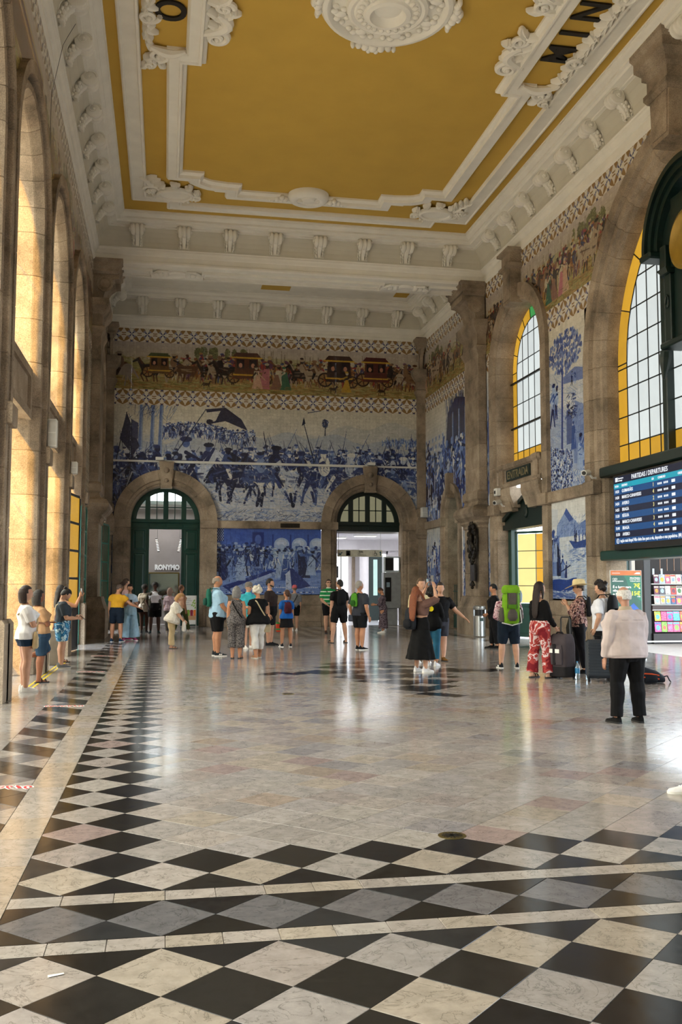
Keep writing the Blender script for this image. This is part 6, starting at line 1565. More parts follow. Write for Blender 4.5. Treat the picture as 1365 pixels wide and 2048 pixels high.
def people():
    # left wall group
    def ex(c):
        bag(c, c['tp'](.04, .10*c['H'], .07*c['H']), 'cream cloth tote hanging in front of the woman in the white t-shirt', '#c9b58f', .10, .26, .05, 'tote_bag', [c['tp'](.04, .11*c['H'], .085*c['H']), c['tp'](.18, .06*c['H'], .10*c['H']), c['tp'](.285, .05*c['H'], .035*c['H']), c['tp'](.2, .06*c['H'], -.085*c['H'])])
    person('woman in white t-shirt and dark denim shorts with brown bob, arms crossed by wall', -2.13, 15.55, 1.65, 72, 'f', SK1, ('bob', '#2b1a14'), Tee('#eceef2', sleeve=.40, se=.03, e=.022, hem=-.03), Bot('shorts', '#1c2f45', upto=.2, e=.02), ('sneaker', '#f1f0ec', sole('#e8e6e0')), ('crossed', 'crossed'), (5, 4), (0, -.02), 1.08, .11, extra=ex)
    person('woman in tan t-shirt and blue bermuda shorts standing on one leg against wall', -2.10, 16.9, 1.58, 55, 'f', SK3, ('bob', '#15100e'), Tee('#a98664', sleeve=.40, se=.024, e=.02, hem=-.0), Bot('shorts', '#2b4258', upto=.5, e=.022), ('sandal', '#1b1614', sole('#1a1a1b')), ('crossed', 'crossed'), (5, 0), (0, -.05), 1.1, .04, bend=(-1,))
    def ex(c): phone(c, 1, 'phone in the hands of the man in the grey t-shirt', .9); bag(c, c['tp'](-.0, -.13*c['H'], .03*c['H']), 'beige tote bag slung on the man looking at his phone', '#cdb98f', .13, .30, .05, 'tote_bag', across(c, 1, 0), '#d8c9a8')
    person('man in dark grey t-shirt and blue patterned shorts looking down at phone', -2.03, 19.85, 1.62, 76, 'm', SK1, ('bun', '#14100f'), Tee('#3a434c', sleeve=.42, se=.026, e=.024, hem=-.05), Bot('shorts', cloth('#4f9bc4', 'blot', '#bfe0ee', '#2f6d9c', 7), upto=.42, e=.03), ('sneaker', '#7d8288', sole('#cfcac0')), ('low_phone', 'low_phone'), (0, -38), (0, .02), 1.05, .1, extra=ex)
    def ex(c): phone(c, 1, 'phone held up by the dark-haired woman at the left wall', .2)
    person('dark haired woman in dark red dress raising phone behind the man in grey', -2.2, 21.3, 1.66, 66, 'f', SK2, ('long', '#17100e'), Tee('#4a1f22', sleeve=0, e=.01), Bot('skirt', '#3f1a1e', z=.34, w1=.13), ('sandal', '#3a2a20', sole('#1a1a1b')), ('down', 'raised'), (0, 8), extra=ex)
    # group by the left doors
    person('man in mustard yellow t-shirt and navy shorts seen from behind, reaching right', -1.38, 28.68, 1.70, 15, 'm', SK2, ('short', '#5a4a40'), Tee('#d39d2b', sleeve=.28, se=.02, e=.018, hem=-.02), Bot('shorts', '#18222f', upto=.44, e=.025), ('sneaker', '#26405e', sole('#e8e6e0')), ('loose', 'side'), (35, -18), (.04, .05), 1.02, .16)
    person('woman with sunglasses on her hair standing behind the man in yellow', -1.17, 29.75, 1.86, 75, 'f', SK1, ('pony', '#3a2a22'), Tee('#e3b9b4', sleeve=.3), Bot('pants', '#d9a5a9', upto=.9), ('sneaker', '#d4447e', sole('#e8e6e0')), ('down', 'down'), (0, 2), hat=None)
    def ex(c): phone(c, 1, 'pale phone held by the woman in light blue wide trousers', .4)
    person('woman in light blue top and wide light blue trousers taking a picture', -1.03, 29.3, 1.71, 165, 'f', SK2, ('short', '#1a1413'), Tee('#a9c0d4', sleeve=.35, se=.02), Bot('pants', '#9dbfd3', upto=.96, wide=(.09, .17), e=.02), ('sneaker', '#d46a9a', sole('#e8e6e0')), ('phone', 'phone'), (10, -12), extra=ex, stance=.2)
    def ex(c): bag(c, c['tp'](.0, .10*c['H'], .07*c['H']), 'small black crossbody bag on the woman in white shorts', '#17171a', .15, .17, .05, 'crossbody_bag', across(c, -1), '#2a1c16')
    person('woman with black afro hair in cream shirt and white shorts', -.70, 34.3, 1.69, 172, 'f', SK4, ('afro', '#100c0b'), Tee('#cdc2ae', sleeve=.4, se=.02, e=.014), Bot('shorts', '#e9e4da', upto=.2, e=.03), ('shoe', '#1a1818', sole('#1a1a1b')), ('down', 'down'), (-45, -4), extra=ex)
    person('man with black curly hair in white vest, open dark shirt and black shorts', -.33, 33.9, 1.76, 180, 'm', SK4, ('afro', '#100c0b'), Tee('#dfe1ea', sleeve=0, e=.016), Bot('shorts', '#141416', upto=.46, e=.035), ('shoe', '#1f3032', sole('#1a1a1b')), ('around', 'hip'), (0, 0), fat=1.06, stance=.16, extra=lambda c: openshirt(c, '#4c4a40'))
    def ex(c): bag(c, c['wr'][1]+Vector((0, .03, -.02)), 'white carrier bag in the hand of the woman in cream blouse', '#d9d5cc', .10, .26, .06, 'carrier_bag', [c['wr'][1]+Vector((0, .03, -.03)), c['wr'][1]+Vector((0, .06, .02))])
    person('older woman in cream blouse and khaki trousers leaning forward', .19, 25.45, 1.50, 92, 'f', SK1, ('bob', '#b58a58'), Tee(cloth('#dcd6c8', 'blot', '#e6e1d6', '#cfc6b6', 9), sleeve=.5, se=.03, e=.03, hem=-.07, flare=.2), Bot('pants', '#bda77f', upto=.96, wide=(.07, .085), e=.014), ('sandal', '#6f5844', sole('#1a1a1b')), ('forward', 'forward'), (5, -35), (0, .32), 1.12, extra=ex)
    person('person with pinkish grey hair in pale pink top near cafe door', .18, 33.2, 1.58, 25, 'f', SK1, ('bob', '#a08378'), Tee(cloth('#d3bcc6', 'blot', '#e3d3da', '#bfa5b2', 8), sleeve=.5, se=.02, e=.02), Bot('pants', '#6f6b66', upto=.96), ('sneaker', '#d7d2ca', sole('#e8e6e0')), ('down', 'down'), (20, 0), fat=1.1)
    person('woman in beige top and olive trousers striding near cafe door', .60, 34.2, 1.68, 60, 'f', SK2, ('short', '#6d4a34'), Tee('#cfa688', sleeve=0, e=.010), Bot('pants', '#525b34', upto=.95, wide=(.06, .075)), ('sneaker', '#eceae4', sole('#e8e6e0')), ('down', 'down'), (10, 12), step=.3)
    # centre group
    def ex(c): backpack(c, 'green backpack on the tall man in the light blue shirt', '#1f5f50', '#17483d', .13, .42, .12); b = MB(); p = wm(c, c['wr'][1]+c['hd'][1]*.08*c['H']); b.cbox(-.05, .05, -.003, .003, -.07, .07, .002); o = b.build('folded_leaflet', M['white']); o.location = p; o.rotation_euler = (.3, .5, 1); tag(o, 'folded pale leaflet in the hand of the tall man in blue', 'leaflet')
    person('tall man in light blue shirt and black shorts with green backpack', 1.22, 22.6, 1.89, 80, 'm', SK2, ('old', '#8e8377'), Tee('#9fc4df', sleeve=.42, se=.035, e=.028, hem=-.05, collar=1), Bot('shorts', '#111114', upto=.48, e=.03), ('sneaker', '#2c3136', sole('#e8e6e0'), 1), ('down', 'forward'), (5, -3), (0, -.01), 1.16, .13, extra=ex)
    def ex(c): bag(c, c['tp'](.02, .13*c['H'], .05*c['H']), 'small black crossbody bag on the woman in grey patterned jumpsuit', '#141416', .09, .15, .04, 'crossbody_bag', across(c, -1), '#111113')
    J = cloth('#3c3a3c', 'blot', '#8d8886', '#565254', 45)
    person('grey haired woman in sleeveless grey patterned jumpsuit seen from behind', 1.62, 21.75, 1.64, 12, 'f', SK2, ('bob', '#7d7c7c'), D(m=J, sleeve=0, e=.012, hem=-.04), D(k='pants', m=J, upto=.78, wide=(.09, .115), e=.02), ('sandal', '#a3786a', sole('#1a1a1b')), ('down', 'down'), (0, 6), fat=1.08, extra=ex)
    person('man in teal shirt with grey cap and sunglasses, half hidden in group', 2.18, 25.1, 1.74, 160, 'm', SK1, ('short', '#8b8078'), Tee('#3fb0bd', sleeve=.5, se=.03, e=.025, hem=-.05, collar=1), Bot('shorts', '#cfc6b8', upto=.46, e=.025), ('sneaker', '#eceae6', sole('#e8e6e0')), ('belly', 'belly'), (-20, 0), fat=1.08, hat=('cap', cloth('#76706a')), extra=sunglasses)
    def ex(c): bag(c, c['tp'](-.05, .13*c['H'], -.01*c['H']), 'beige shoulder bag on the white haired woman in black top', '#b9a98a', .09, .2, .05, 'shoulder_bag', across(c, -1, .05), '#c3b391')
    person('white haired woman in black sleeveless top and white trousers', 2.12, 21.8, 1.65, -15, 'f', SK2, ('curly', '#d8d2c4'), Tee('#101114', sleeve=.2, se=.03, e=.03, hem=-.06, flare=.25), Bot('pants', '#dcdad6', upto=.84, wide=(.07, .085), e=.014), ('sandal', '#b79a7c', sole('#cfcac0')), ('belly', 'belly'), (-10, -10), (.0, .05), 1.12, step=.12, extra=ex)
    person('bearded man in dark brown t-shirt and black shorts with hand on belly', 2.88, 26.3, 1.85, 112, 'm', SK1, ('short', '#20160f'), Tee('#352b2a', sleeve=.42, se=.03, e=.022, hem=-.04), Bot('shorts', '#111114', upto=.48, e=.028), ('sneaker', '#1b1c20', sole('#1a1a1b')), ('belly', 'down'), (0, 2), fat=1.08, stance=.16, extra=beard)
    def ex(c): backpack(c, 'small dark red backpack on the woman in bright blue t-shirt', '#4b1f2c', '#3b1722', .105, .30, .10, t=.16); bag(c, c['wr'][-1]+c['hd'][-1]*.06, 'bright striped carrier bag in the hand of the woman in blue', cloth('#c8462f', 'stripe', '#3f8f4a', None, 6), .10, .26, .05, 'carrier_bag', [c['wr'][-1]+c['hd'][-1]*.06, c['wr'][-1]+c['hd'][-1]*.03])
    person('woman in bright blue t-shirt and black skirt seen from behind looking up', 3.26, 25.6, 1.54, -8, 'f', SK2, ('pony', '#4a3022'), Tee('#1f5fb0', sleeve=.38, se=.022, e=.018), Bot('skirt', '#131317', z=.34, w1=.125), ('sneaker', '#22252c', sole('#e8e6e0'), 1), ('down', 'down'), (-40, 12), stance=.16, extra=ex)
    person('person in pink cap, striped grey shirt and black shorts near the panel', 4.70, 34.6, 1.67, -5, 'm', SK1, ('short', '#6d5a4c'), Tee(cloth('#6d7078', 'stripe', '#a7a9ae', None, 30), sleeve=.45, se=.025, e=.02), Bot('shorts', '#141417', upto=.42, e=.025), ('sneaker', '#e9e7e2', sole('#e8e6e0')), ('down', 'down'), (0, 5), hat=('cap', cloth('#c9626a')), extra=lambda c: bag(c, c['tp'](.0, -.12*c['H'], .04*c['H']), 'small dark crossbody bag on the person in the pink cap', '#1c1c20', .08, .14, .04, 'crossbody_bag', across(c, 1), '#1c1c20'))
    # trio by the right doorway
    def ex(c): sunglasses(c); bag(c, c['tp'](-.03, -.12*c['H'], .02*c['H']), 'dark crossbody bag on the man in the green striped polo', '#17191a', .08, .2, .05, 'crossbody_bag', across(c, 1), '#121314')
    person('man in green and white striped polo with sunglasses and black shorts', 5.68, 32.9, 1.88, 178, 'm', SK1, ('short', '#2a1c14'), Tee(cloth('#1f8a4c', 'stripe', '#d7e2d4', None, 7.5), sleeve=.42, se=.03, e=.02, collar=1), Bot('shorts', '#141417', upto=.44, e=.025), ('shoe', '#4a2f22', sole('#1a1a1b')), ('clasp', 'clasp'), (0, 10), fat=1.02, extra=ex)
    person('man in black t-shirt and black shorts with black backpack and tattooed arm', 5.0, 27.15, 1.83, -12, 'm', SK1, ('short', '#15110f'), Tee('#111113', sleeve=.36, se=.026, e=.02), Bot('shorts', '#121214', upto=.44, e=.03), ('sandal', '#181615', sole('#1a1a1b')), ('down', 'down'), (-25, 14), fat=1.02, stance=.24, extra=lambda c: backpack(c, 'black backpack on the man in black t-shirt near doorway', '#17191d', '#101114', .14, .44, .12))
    person('grey haired man in dark grey t-shirt with hand in pocket, looking up', 4.98, 24.1, 1.78, 55, 'm', SK2, ('short', '#9a958e'), Tee('#343740', sleeve=.42, se=.03, e=.024), Bot('shorts', '#15161a', upto=.44, e=.025), ('sneaker', '#15161a', sole('#e8e6e0')), ('pocket', 'pocket'), (12, 10), fat=1.1, stance=.08, extra=lambda c: (backpack(c, 'green drawstring bag on the grey haired man', '#4f8f2a', '#2f5f22', .11, .34, .08, off=-.02), bag(c, c['tp'](-.02, -.13*c['H'], -.03*c['H']), 'grey waist bag on the grey haired man', '#3c4250', .12, .17, .06, 'waist_bag', [c['tp'](.02, -.1*c['H'], .05*c['H']), c['tp'](.03, .0, .09*c['H'])])))
    person('woman in long dark patterned dress looking down beside the doorway', 7.58, 32.6, 1.62, -65, 'f', SK2, ('short', '#4a3226'), D(m=cloth('#3a3238', 'blot', '#8c8088', '#5d4e58', 28), sleeve=.75, se=.02, e=.016, hem=-.03), D(k='skirt', m=cloth('#3a3238', 'blot', '#8c8088', '#5d4e58', 28), z=.1, w1=.125), ('sneaker', '#eceae6', sole('#e8e6e0')), ('low_phone', 'low_phone'), (0, -35), (0, .06))
    # friends taking pictures
    def ex(c): backpack(c, 'black backpack hanging from the red haired woman', '#23262c', '#1a1c21', .14, .42, .13, t=.10, off=-.05); phone(c, -1, 'phone held high by the red haired woman', .2)
    person('red haired woman in brown crop top and long black skirt photographing the ceiling', 4.87, 17.75, 1.66, 62, 'f', SK1, ('longer', '#7a4020'), Tee('#6b5048', sleeve=.55, se=.03, e=.016, hem=.13), Bot('skirt', '#0f0f11', z=.15, w0=.1, w1=.19, waist=.11), ('sneaker', '#e4e2e4', sole('#e8e6e0'), 1), ('camera', 'camera'), (0, 40), (0, -.06), stance=.15, extra=ex)
    def ex(c):
        b = MB()
        for q, w in ((0, .05), (1, .03)): b.lathe([(.055-.02*q, 0), (.055-.02*q, .006), (.035-.01*q, .006), (.035-.01*q, 0)], lambda u, v, h: c['tp'](.2, .02+u, -.083*c['H']-.004-h)+Vector((0, 0, v)), 16)
        b.build('yellow_emblem', cloth('#e2cf1f'), c['root'])
    person('person with dark curly hair in black hooded sweatshirt with yellow emblem', 5.45, 19.0, 1.63, 30, 'f', SK2, ('curly', '#15110f'), Tee('#0f0f11', sleeve=.95, se=.02, e=.025, hem=-.08), Bot('pants', '#2d6480', upto=.9, wide=(.06, .07)), ('sneaker', '#e6e6e8', sole('#e8e6e0')), ('crossed', 'crossed'), (10, 20), fat=1.05, extra=ex)
    person('fair haired man facing the camera behind the red haired woman', 5.48, 19.95, 1.83, 172, 'm', SK1, ('short', '#5a4432'), Tee('#cdbf96', sleeve=.9, se=.02, e=.02), Bot('pants', '#b7c4e0', upto=.97), ('sneaker', '#e6e6e8', sole('#e8e6e0')), ('down', 'down'), (0, -4))
    person('smiling man in black t-shirt and dark grey shorts stretching out one arm', 6.0, 20.3, 1.73, 178, 'm', SK1, ('short', '#2a1e18'), Tee('#0f0f12', sleeve=.38, se=.024, e=.018), Bot('shorts', '#3b3c44', upto=.46, e=.02), ('boot', '#7a5528', sole('#1a1a1b')), (((.62, .1, -.8), (.7, .35, -.6)), 'around'), (10, 0), (-.04, 0), stance=.1)
    # right side
    person('guard in black uniform and boots standing beside the steel bin', 8.62, 24.05, 1.71, -72, 'm', SK2, ('short', '#14100e'), Tee('#121215', sleeve=.93, se=.02, e=.022, hem=-.03), Bot('pants', '#141417', upto=.93, wide=(.06, .07), e=.02), ('boot', '#121213', sole('#1a1a1b')), ('clasp', 'clasp'), (0, -6), fat=1.03, step=.08)
    person('backpacker in pink floral shirt and dark navy shorts seen from behind', 6.86, 18.3, 1.66, 6, 'm', SK1, ('bob', '#8a6a48'), Tee(cloth('#d9b4be', 'blot', '#ecd9de', '#7a4a5a', 14), sleeve=.62, se=.03, e=.022, hem=-.01), Bot('shorts', '#15202e', upto=.5, e=.03), ('sneaker', '#1a1c20', sole('#e8e6e0'), 1), ('belly', 'belly'), (20, 0), fat=1.08, stance=.2, extra=hike)
    F2 = cloth('#7a2028', 'blot', '#d9c4c4', '#a8433f', 5.5)
    person('woman with very long dark hair, black top and red patterned trousers', 6.70, 16.3, 1.73, 68, 'f', SK1, ('longer', '#20130f'), Tee('#0e0d0f', sleeve=.9, se=.012, e=.012, neck=.262, hem=.02), D(k='pants', m=F2, upto=.97, wide=(.075, .11), e=.016), ('sandal', '#3a1f1a', sole('#1a1a1b')), ('belly', 'forward'), (12, 0), stance=.14, step=.1)
    def ex(c):
        q = MB(); p = [c['el'][-1]+Vector(v) for v in ((0, .06, -.02), (-.02, .09, -.2), (.02, .07, -.42), (0, .06, -.62))]
        q.loft([[p_+Vector((w*cos(t), w*.5*sin(t)*(1+.3*sin(3*t)), .03*cos(2*t))) for t in [2*pi*k/12 for k in range(12)]] for p_, w in zip(p, (.05, .10, .11, .04))]); o = q.build('folded_jacket', cloth('#2e2d28'), None, smooth=True); o.matrix_world = c['W']; tag(o, 'dark jacket draped over the arm of the man in the straw hat', 'jacket')
        backpack(c, 'dark backpack on the man in the straw hat', '#1b1b1f', '#131316', .12, .38, .1)
    person('man in wide straw hat and floral shirt holding his chin', 7.80, 17.0, 1.74, -62, 'm', SK1, ('short', '#3a2a20'), Tee(cloth('#3b2a2c', 'blot', '#d0b8a8', '#8a5a58', 24), sleeve=.8, se=.022, e=.018, hem=-.02), Bot('pants', '#17161b', upto=.96, wide=(.05, .06)), ('shoe', '#121214', sole('#1a1a1b')), ('chin', 'down'), (0, 0), hat=('straw', cloth('#d6c497')), step=.1, extra=lambda c: (ex(c), sunglasses(c)))
    person('young man with dark curly hair in white t-shirt and black trousers', 7.83, 16.1, 1.74, -40, 'm', SK1, ('curly', '#1d130f'), Tee('#e3e5ee', sleeve=.42, se=.03, e=.024, hem=-.04), Bot('pants', '#121216', upto=.96, wide=(.055, .065)), ('shoe', '#121214', sole('#1a1a1b')), ('hip', 'down'), (-10, -6), extra=lambda c: backpack(c, 'black backpack on the curly haired young man', '#101013', '#0c0c0f', .15, .46, .15))
    person('elderly man in pale beige jacket and black trousers seen from behind', 5.55, 10.77, 1.65, -5, 'm', '#b98a74', ('old', '#d7d3cf'), Tee(cloth('#c0b2b0'), sleeve=.98, se=.036, e=.05, hem=-.045, name='jacket', collar=1, cm=cloth('#b5a58f'), neck=.30, se2=.022), Bot('pants', '#0e0e11', upto=.985, wide=(.075, .078), e=.016), ('shoe', '#0d0d0f', sole('#1a1a1b')), ('loose', 'belly'), (3, -6), (0, .05), 1.24, .19, vox=.0085, extra=jacket)
    person('person in white canvas shoes standing just outside the right edge', 4.42, 6.95, 1.68, -88, 'm', SK1, ('short', '#2a1d16'), Tee('#6d7a86', sleeve=.4), Bot('pants', '#2b3442', upto=.95), ('sneaker', '#e9e8ea', sole('#e8e6e0'), 1), ('behind', 'behind'), stance=.12, step=.3)
def sunglasses(c):
    hp = c['hp']; b = MB()
    for s in (-1, 1): b.ell(hp(s*.019, .052, .003), (.013*c['H'], .006*c['H'], .009*c['H']), 10, 6); b.tube([hp(s*.03, .048, .006), hp(s*.048, .01, .006), hp(s*.047, -.01, .004)], .0022*c['H'], 4)
    b.tube([hp(-.01, .056, .006), hp(.01, .056, .006)], .002*c['H'], 4); b.build('sunglasses', M['lens'], c['root'], smooth=True)
def beard(c):
    hp = c['hp']; b = MB()
    for q in np.linspace(-1, 1, 9): b.ell(hp(.038*sin(q*1.35), .044*cos(q*1.2)-.0, -.046+.018*abs(q)**2), (.011*c['H'], .009*c['H'], .014*c['H']), 7, 5)
    mesh_obj('beard', remesh(b, .009, 1), [hairm('#20160f')], c['root'])
def openshirt(c, col):
    tp, H = c['tp'], c['H']; b = MB()
    for s in (-1, 1): b.loft([[tp(t, s*w*H*k, d*H) for k, d in ((.55, .085), (.8, .082), (1.08, .05), (1.14, 0), (1.08, -.05), (.4, -.085), (.0, -.088), (.0, -.078), (.5, -.07), (1.0, -.03), (1.02, .03), (.55, .075))] for t, w in ((-.06, .112), (.05, .112), (.15, .108), (.24, .118), (.285, .085))])
    for s in (-1, 1): b.tube([c['sh'][s], c['sh'][s]+(c['el'][s]-c['sh'][s])*.75], [.05*H, .045*H], 10)
    b.build('overshirt', cloth(col), c['root'], smooth=True)
def jacket(c):
    tp, H = c['tp'], c['H']; b = MB()
    b.loft([[tp(t, (.114+e)*H*cos(q)*1.10, (-.006+(.077+e)*sin(q)*1.14)*H) for q in [2*pi*k/24 for k in range(24)]] for t, e in ((-.052, .012), (-.048, .018), (-.02, .018), (-.015, .014))]); b.build('waistband', cloth('#b9a9a8'), c['root'], smooth=True)
    b = MB()
    b.tube([tp(.225, x*H, -(.074+.024-.25*abs(x)**1.6)*H) for x in np.linspace(-.09, .09, 9)], .0025*H, 5); b.build('yoke_seam', cloth('#b5a8a6'), c['root'], smooth=True)
def hike(c):
    tp, H = c['tp'], c['H']; base = empty('backpack', wm(c, tp(.02, -.02*H, -.19*H))); base.rotation_euler = c['W'].to_euler(); tag(base, 'tall bright green trekking backpack with grey panel hiding its wearer', 'backpack')
    G, G2, Gr = cloth('#6fa022'), cloth('#4f7f1c'), cloth('#55504a')
    sq = lambda w, d, z, y0=0: [(w*(abs(cos(q))**.5*(1 if cos(q) > 0 else -1)), y0+d*(abs(sin(q))**.6*(1 if sin(q) > 0 else -1)), z) for q in [2*pi*k/16 for k in range(16)]]
    b = MB(); b.loft([sq(.13, .09, .0), sq(.16, .12, .05), sq(.17, .13, .3), sq(.16, .125, .56), sq(.14, .11, .60)]); b.build('main_sack', G, base, smooth=True)
    b = MB(); b.loft([sq(.165, .13, .60, -.01), sq(.175, .145, .64, -.01), sq(.165, .14, .72, 0), sq(.12, .1, .765, .01)]); b.build('lid', G, base, smooth=True)
    b = MB(); b.loft([sq(.075, .02, .36, -.135), sq(.085, .025, .40, -.135), sq(.09, .025, .58, -.13), sq(.08, .02, .61, -.125)]); b.build('grey_panel', Gr, base, smooth=True)
    b = MB(); b.loft([sq(.06, .03, .06, -.13), sq(.10, .06, .12, -.13), sq(.09, .055, .22, -.13), sq(.05, .02, .29, -.12)]); b.build('front_pocket', Gr, base, smooth=True)
    b = MB(); b.loft([sq(.09, .03, .30, -.125), sq(.1, .035, .34, -.13), sq(.1, .03, .38, -.13)]); b.build('band', G2, base, smooth=True)
    for s in (-1, 1):
        b = MB(); b.loft([sq(.045, .07, .04), sq(.055, .08, .12), sq(.05, .07, .25), sq(.03, .05, .32)]); b.v = [(q[0]+s*.18, q[1], q[2]) for q in b.v]; b.build('side_pocket', Gr, base, smooth=True)
        b = MB(); b.tube([(s*.10, -.14, .62), (s*.105, -.15, .45), (s*.1, -.14, .3)], .01, 5, flat=.4); b.build('strap', M['black'], base)
        b = MB(); b.tube([(s*.1, .1, .5), (s*.11, .2, .52), (s*.12, .30, .42), (s*.14, .26, .2), (s*.15, .12, .1)], [.02]*5, 6, flat=.4); b.build('shoulder_strap', M['black'], base)
    b = MB(); b.tube([(-.2, -.06, .02), (.0, -.1, -.03), (.2, -.06, .02), (.16, -.1, .28)], .012, 5); b.build('pale_strap', M['whitebox'], base)
    b = MB(); b.loft([[(.19+w*cos(q), .0+.035*sin(q), z) for q in [2*pi*k/10 for k in range(10)]] for z, w in ((.42, .02), (.46, .045), (.58, .05), (.66, .02))]); o = b.build('rolled_mat', cloth('#a9bcc9'), base, smooth=True)

# ---------------------------------------------------------------- things in the hall
def bx(b, *a, **k): b.cbox(*a, **k)
def departures_board():
    t = empty('departures_board', (XR-.2, 19.15, 2.5)); tag(t, 'large dark blue electronic departures board under the great arched window', 'screen')
    Y1, Y0 = 1.78, -1.78; N_ = M['navy'] = emit_mat('screen_navy', '#10162e', .36); R1 = emit_mat('screen_blue', '#15467a', .36); R2 = emit_mat('screen_dark', '#141a33', .36); TE = emit_mat('screen_teal', '#1f97ae', .36); WT = emit_mat('screen_white', '#e6ebf2', .36); YE = emit_mat('screen_yellow', '#d9cf8f', .36)
    b = MB(); bx(b, -.0, .18, Y0-.06, Y1+.06, 0.0, 1.78, c=.015); b.build('casing', M['black'], t)
    b = MB(); b.box(-.006, 0, Y0, Y1, .16, 1.74); b.build('screen_face', N_, t)
    for k in range(8):
        z = 1.38-.1455*k; b = MB(); b.box(-.009, -.004, Y0, Y1, z-.0727, z+.0727); b.build('row', R1 if k % 2 == 0 else R2, t)
    b = MB(); b.box(-.009, -.004, Y0, Y1, 1.455, 1.575); b.build('header_bar', TE, t)
    b = MB(); b.box(-.009, -.004, Y0, Y1, .14, .285); b.build('message_bar', R1, t)
    def tx(s, y, z, size, m=WT, al='LEFT', sx=.95): return text_mesh('letter', s, size, m, frame((0, -1, 0), (0, 0, 1), (-.014, y, z)), t, al, .0015, sx, .002)
    tx('PARTIDAS / DEPARTURES', .1, 1.66, .15, al='CENTER'); tx('HORA', 1.72, 1.51, .07); tx('DESTINO', 1.38, 1.51, .07); tx('LN', -.02, 1.51, .07); tx('COMBOIO', -.28, 1.51, .07); tx('OBSERVAÇÕES', -1.1, 1.51, .07)
    rows = [('14:20', 'GUIMARÃES', '1'), ('14:30', 'MARCO CANAVESES', '4'), ('14:50', 'AVEIRO', '2'), ('14:55', 'BRAGA', '3'), ('15:20', 'RÉGUA', '1'), ('15:30', 'MARCO CANAVESES', '3'), ('15:40', 'BRAGA', '4'), ('15:50', 'AVEIRO', '8')]
    for k, (h, dst, p) in enumerate(rows):
        z = 1.38-.1455*k; tx(h, 1.72, z, .095); tx(dst, 1.38, z, .105); tx(p, -.05, z, .12, YE)
        for y, w in ((-.32, .09), (-.58, .09)):
            for i in range(3): b = MB(); b.box(-.012, -.008, y-w+.065*i-.022, y-w+.065*i+.022, z-.022, z+.022); b.build('digit_mark', WT, t)
        b = MB(); b.cbox(-.014, -.008, -.98, -.84, z-.03, z+.035, .002); b.build('train_symbol', WT, t)
    b = MB(); b.box(-.012, -.008, 1.58, 1.70, 1.62, 1.72); b.build('logo_mark', WT, t); tx('Infraestruturas', 1.55, 1.69, .045); tx('de Portugal', 1.55, 1.635, .045)
    b = MB(); b.tube([(-.014, 1.62+.055*cos(a_), .212+.055*sin(a_)) for a_ in np.linspace(0, 2*pi, 25)], .007, 5); b.build('info_ring', WT, t); tx('i', 1.625, .212, .09, al='CENTER')
    tx('tação mais limpa! Não deite lixo para a via, deposite-o nas papeleiras. (M)', 1.5, .212, .105, sx=.86)
departures_board()
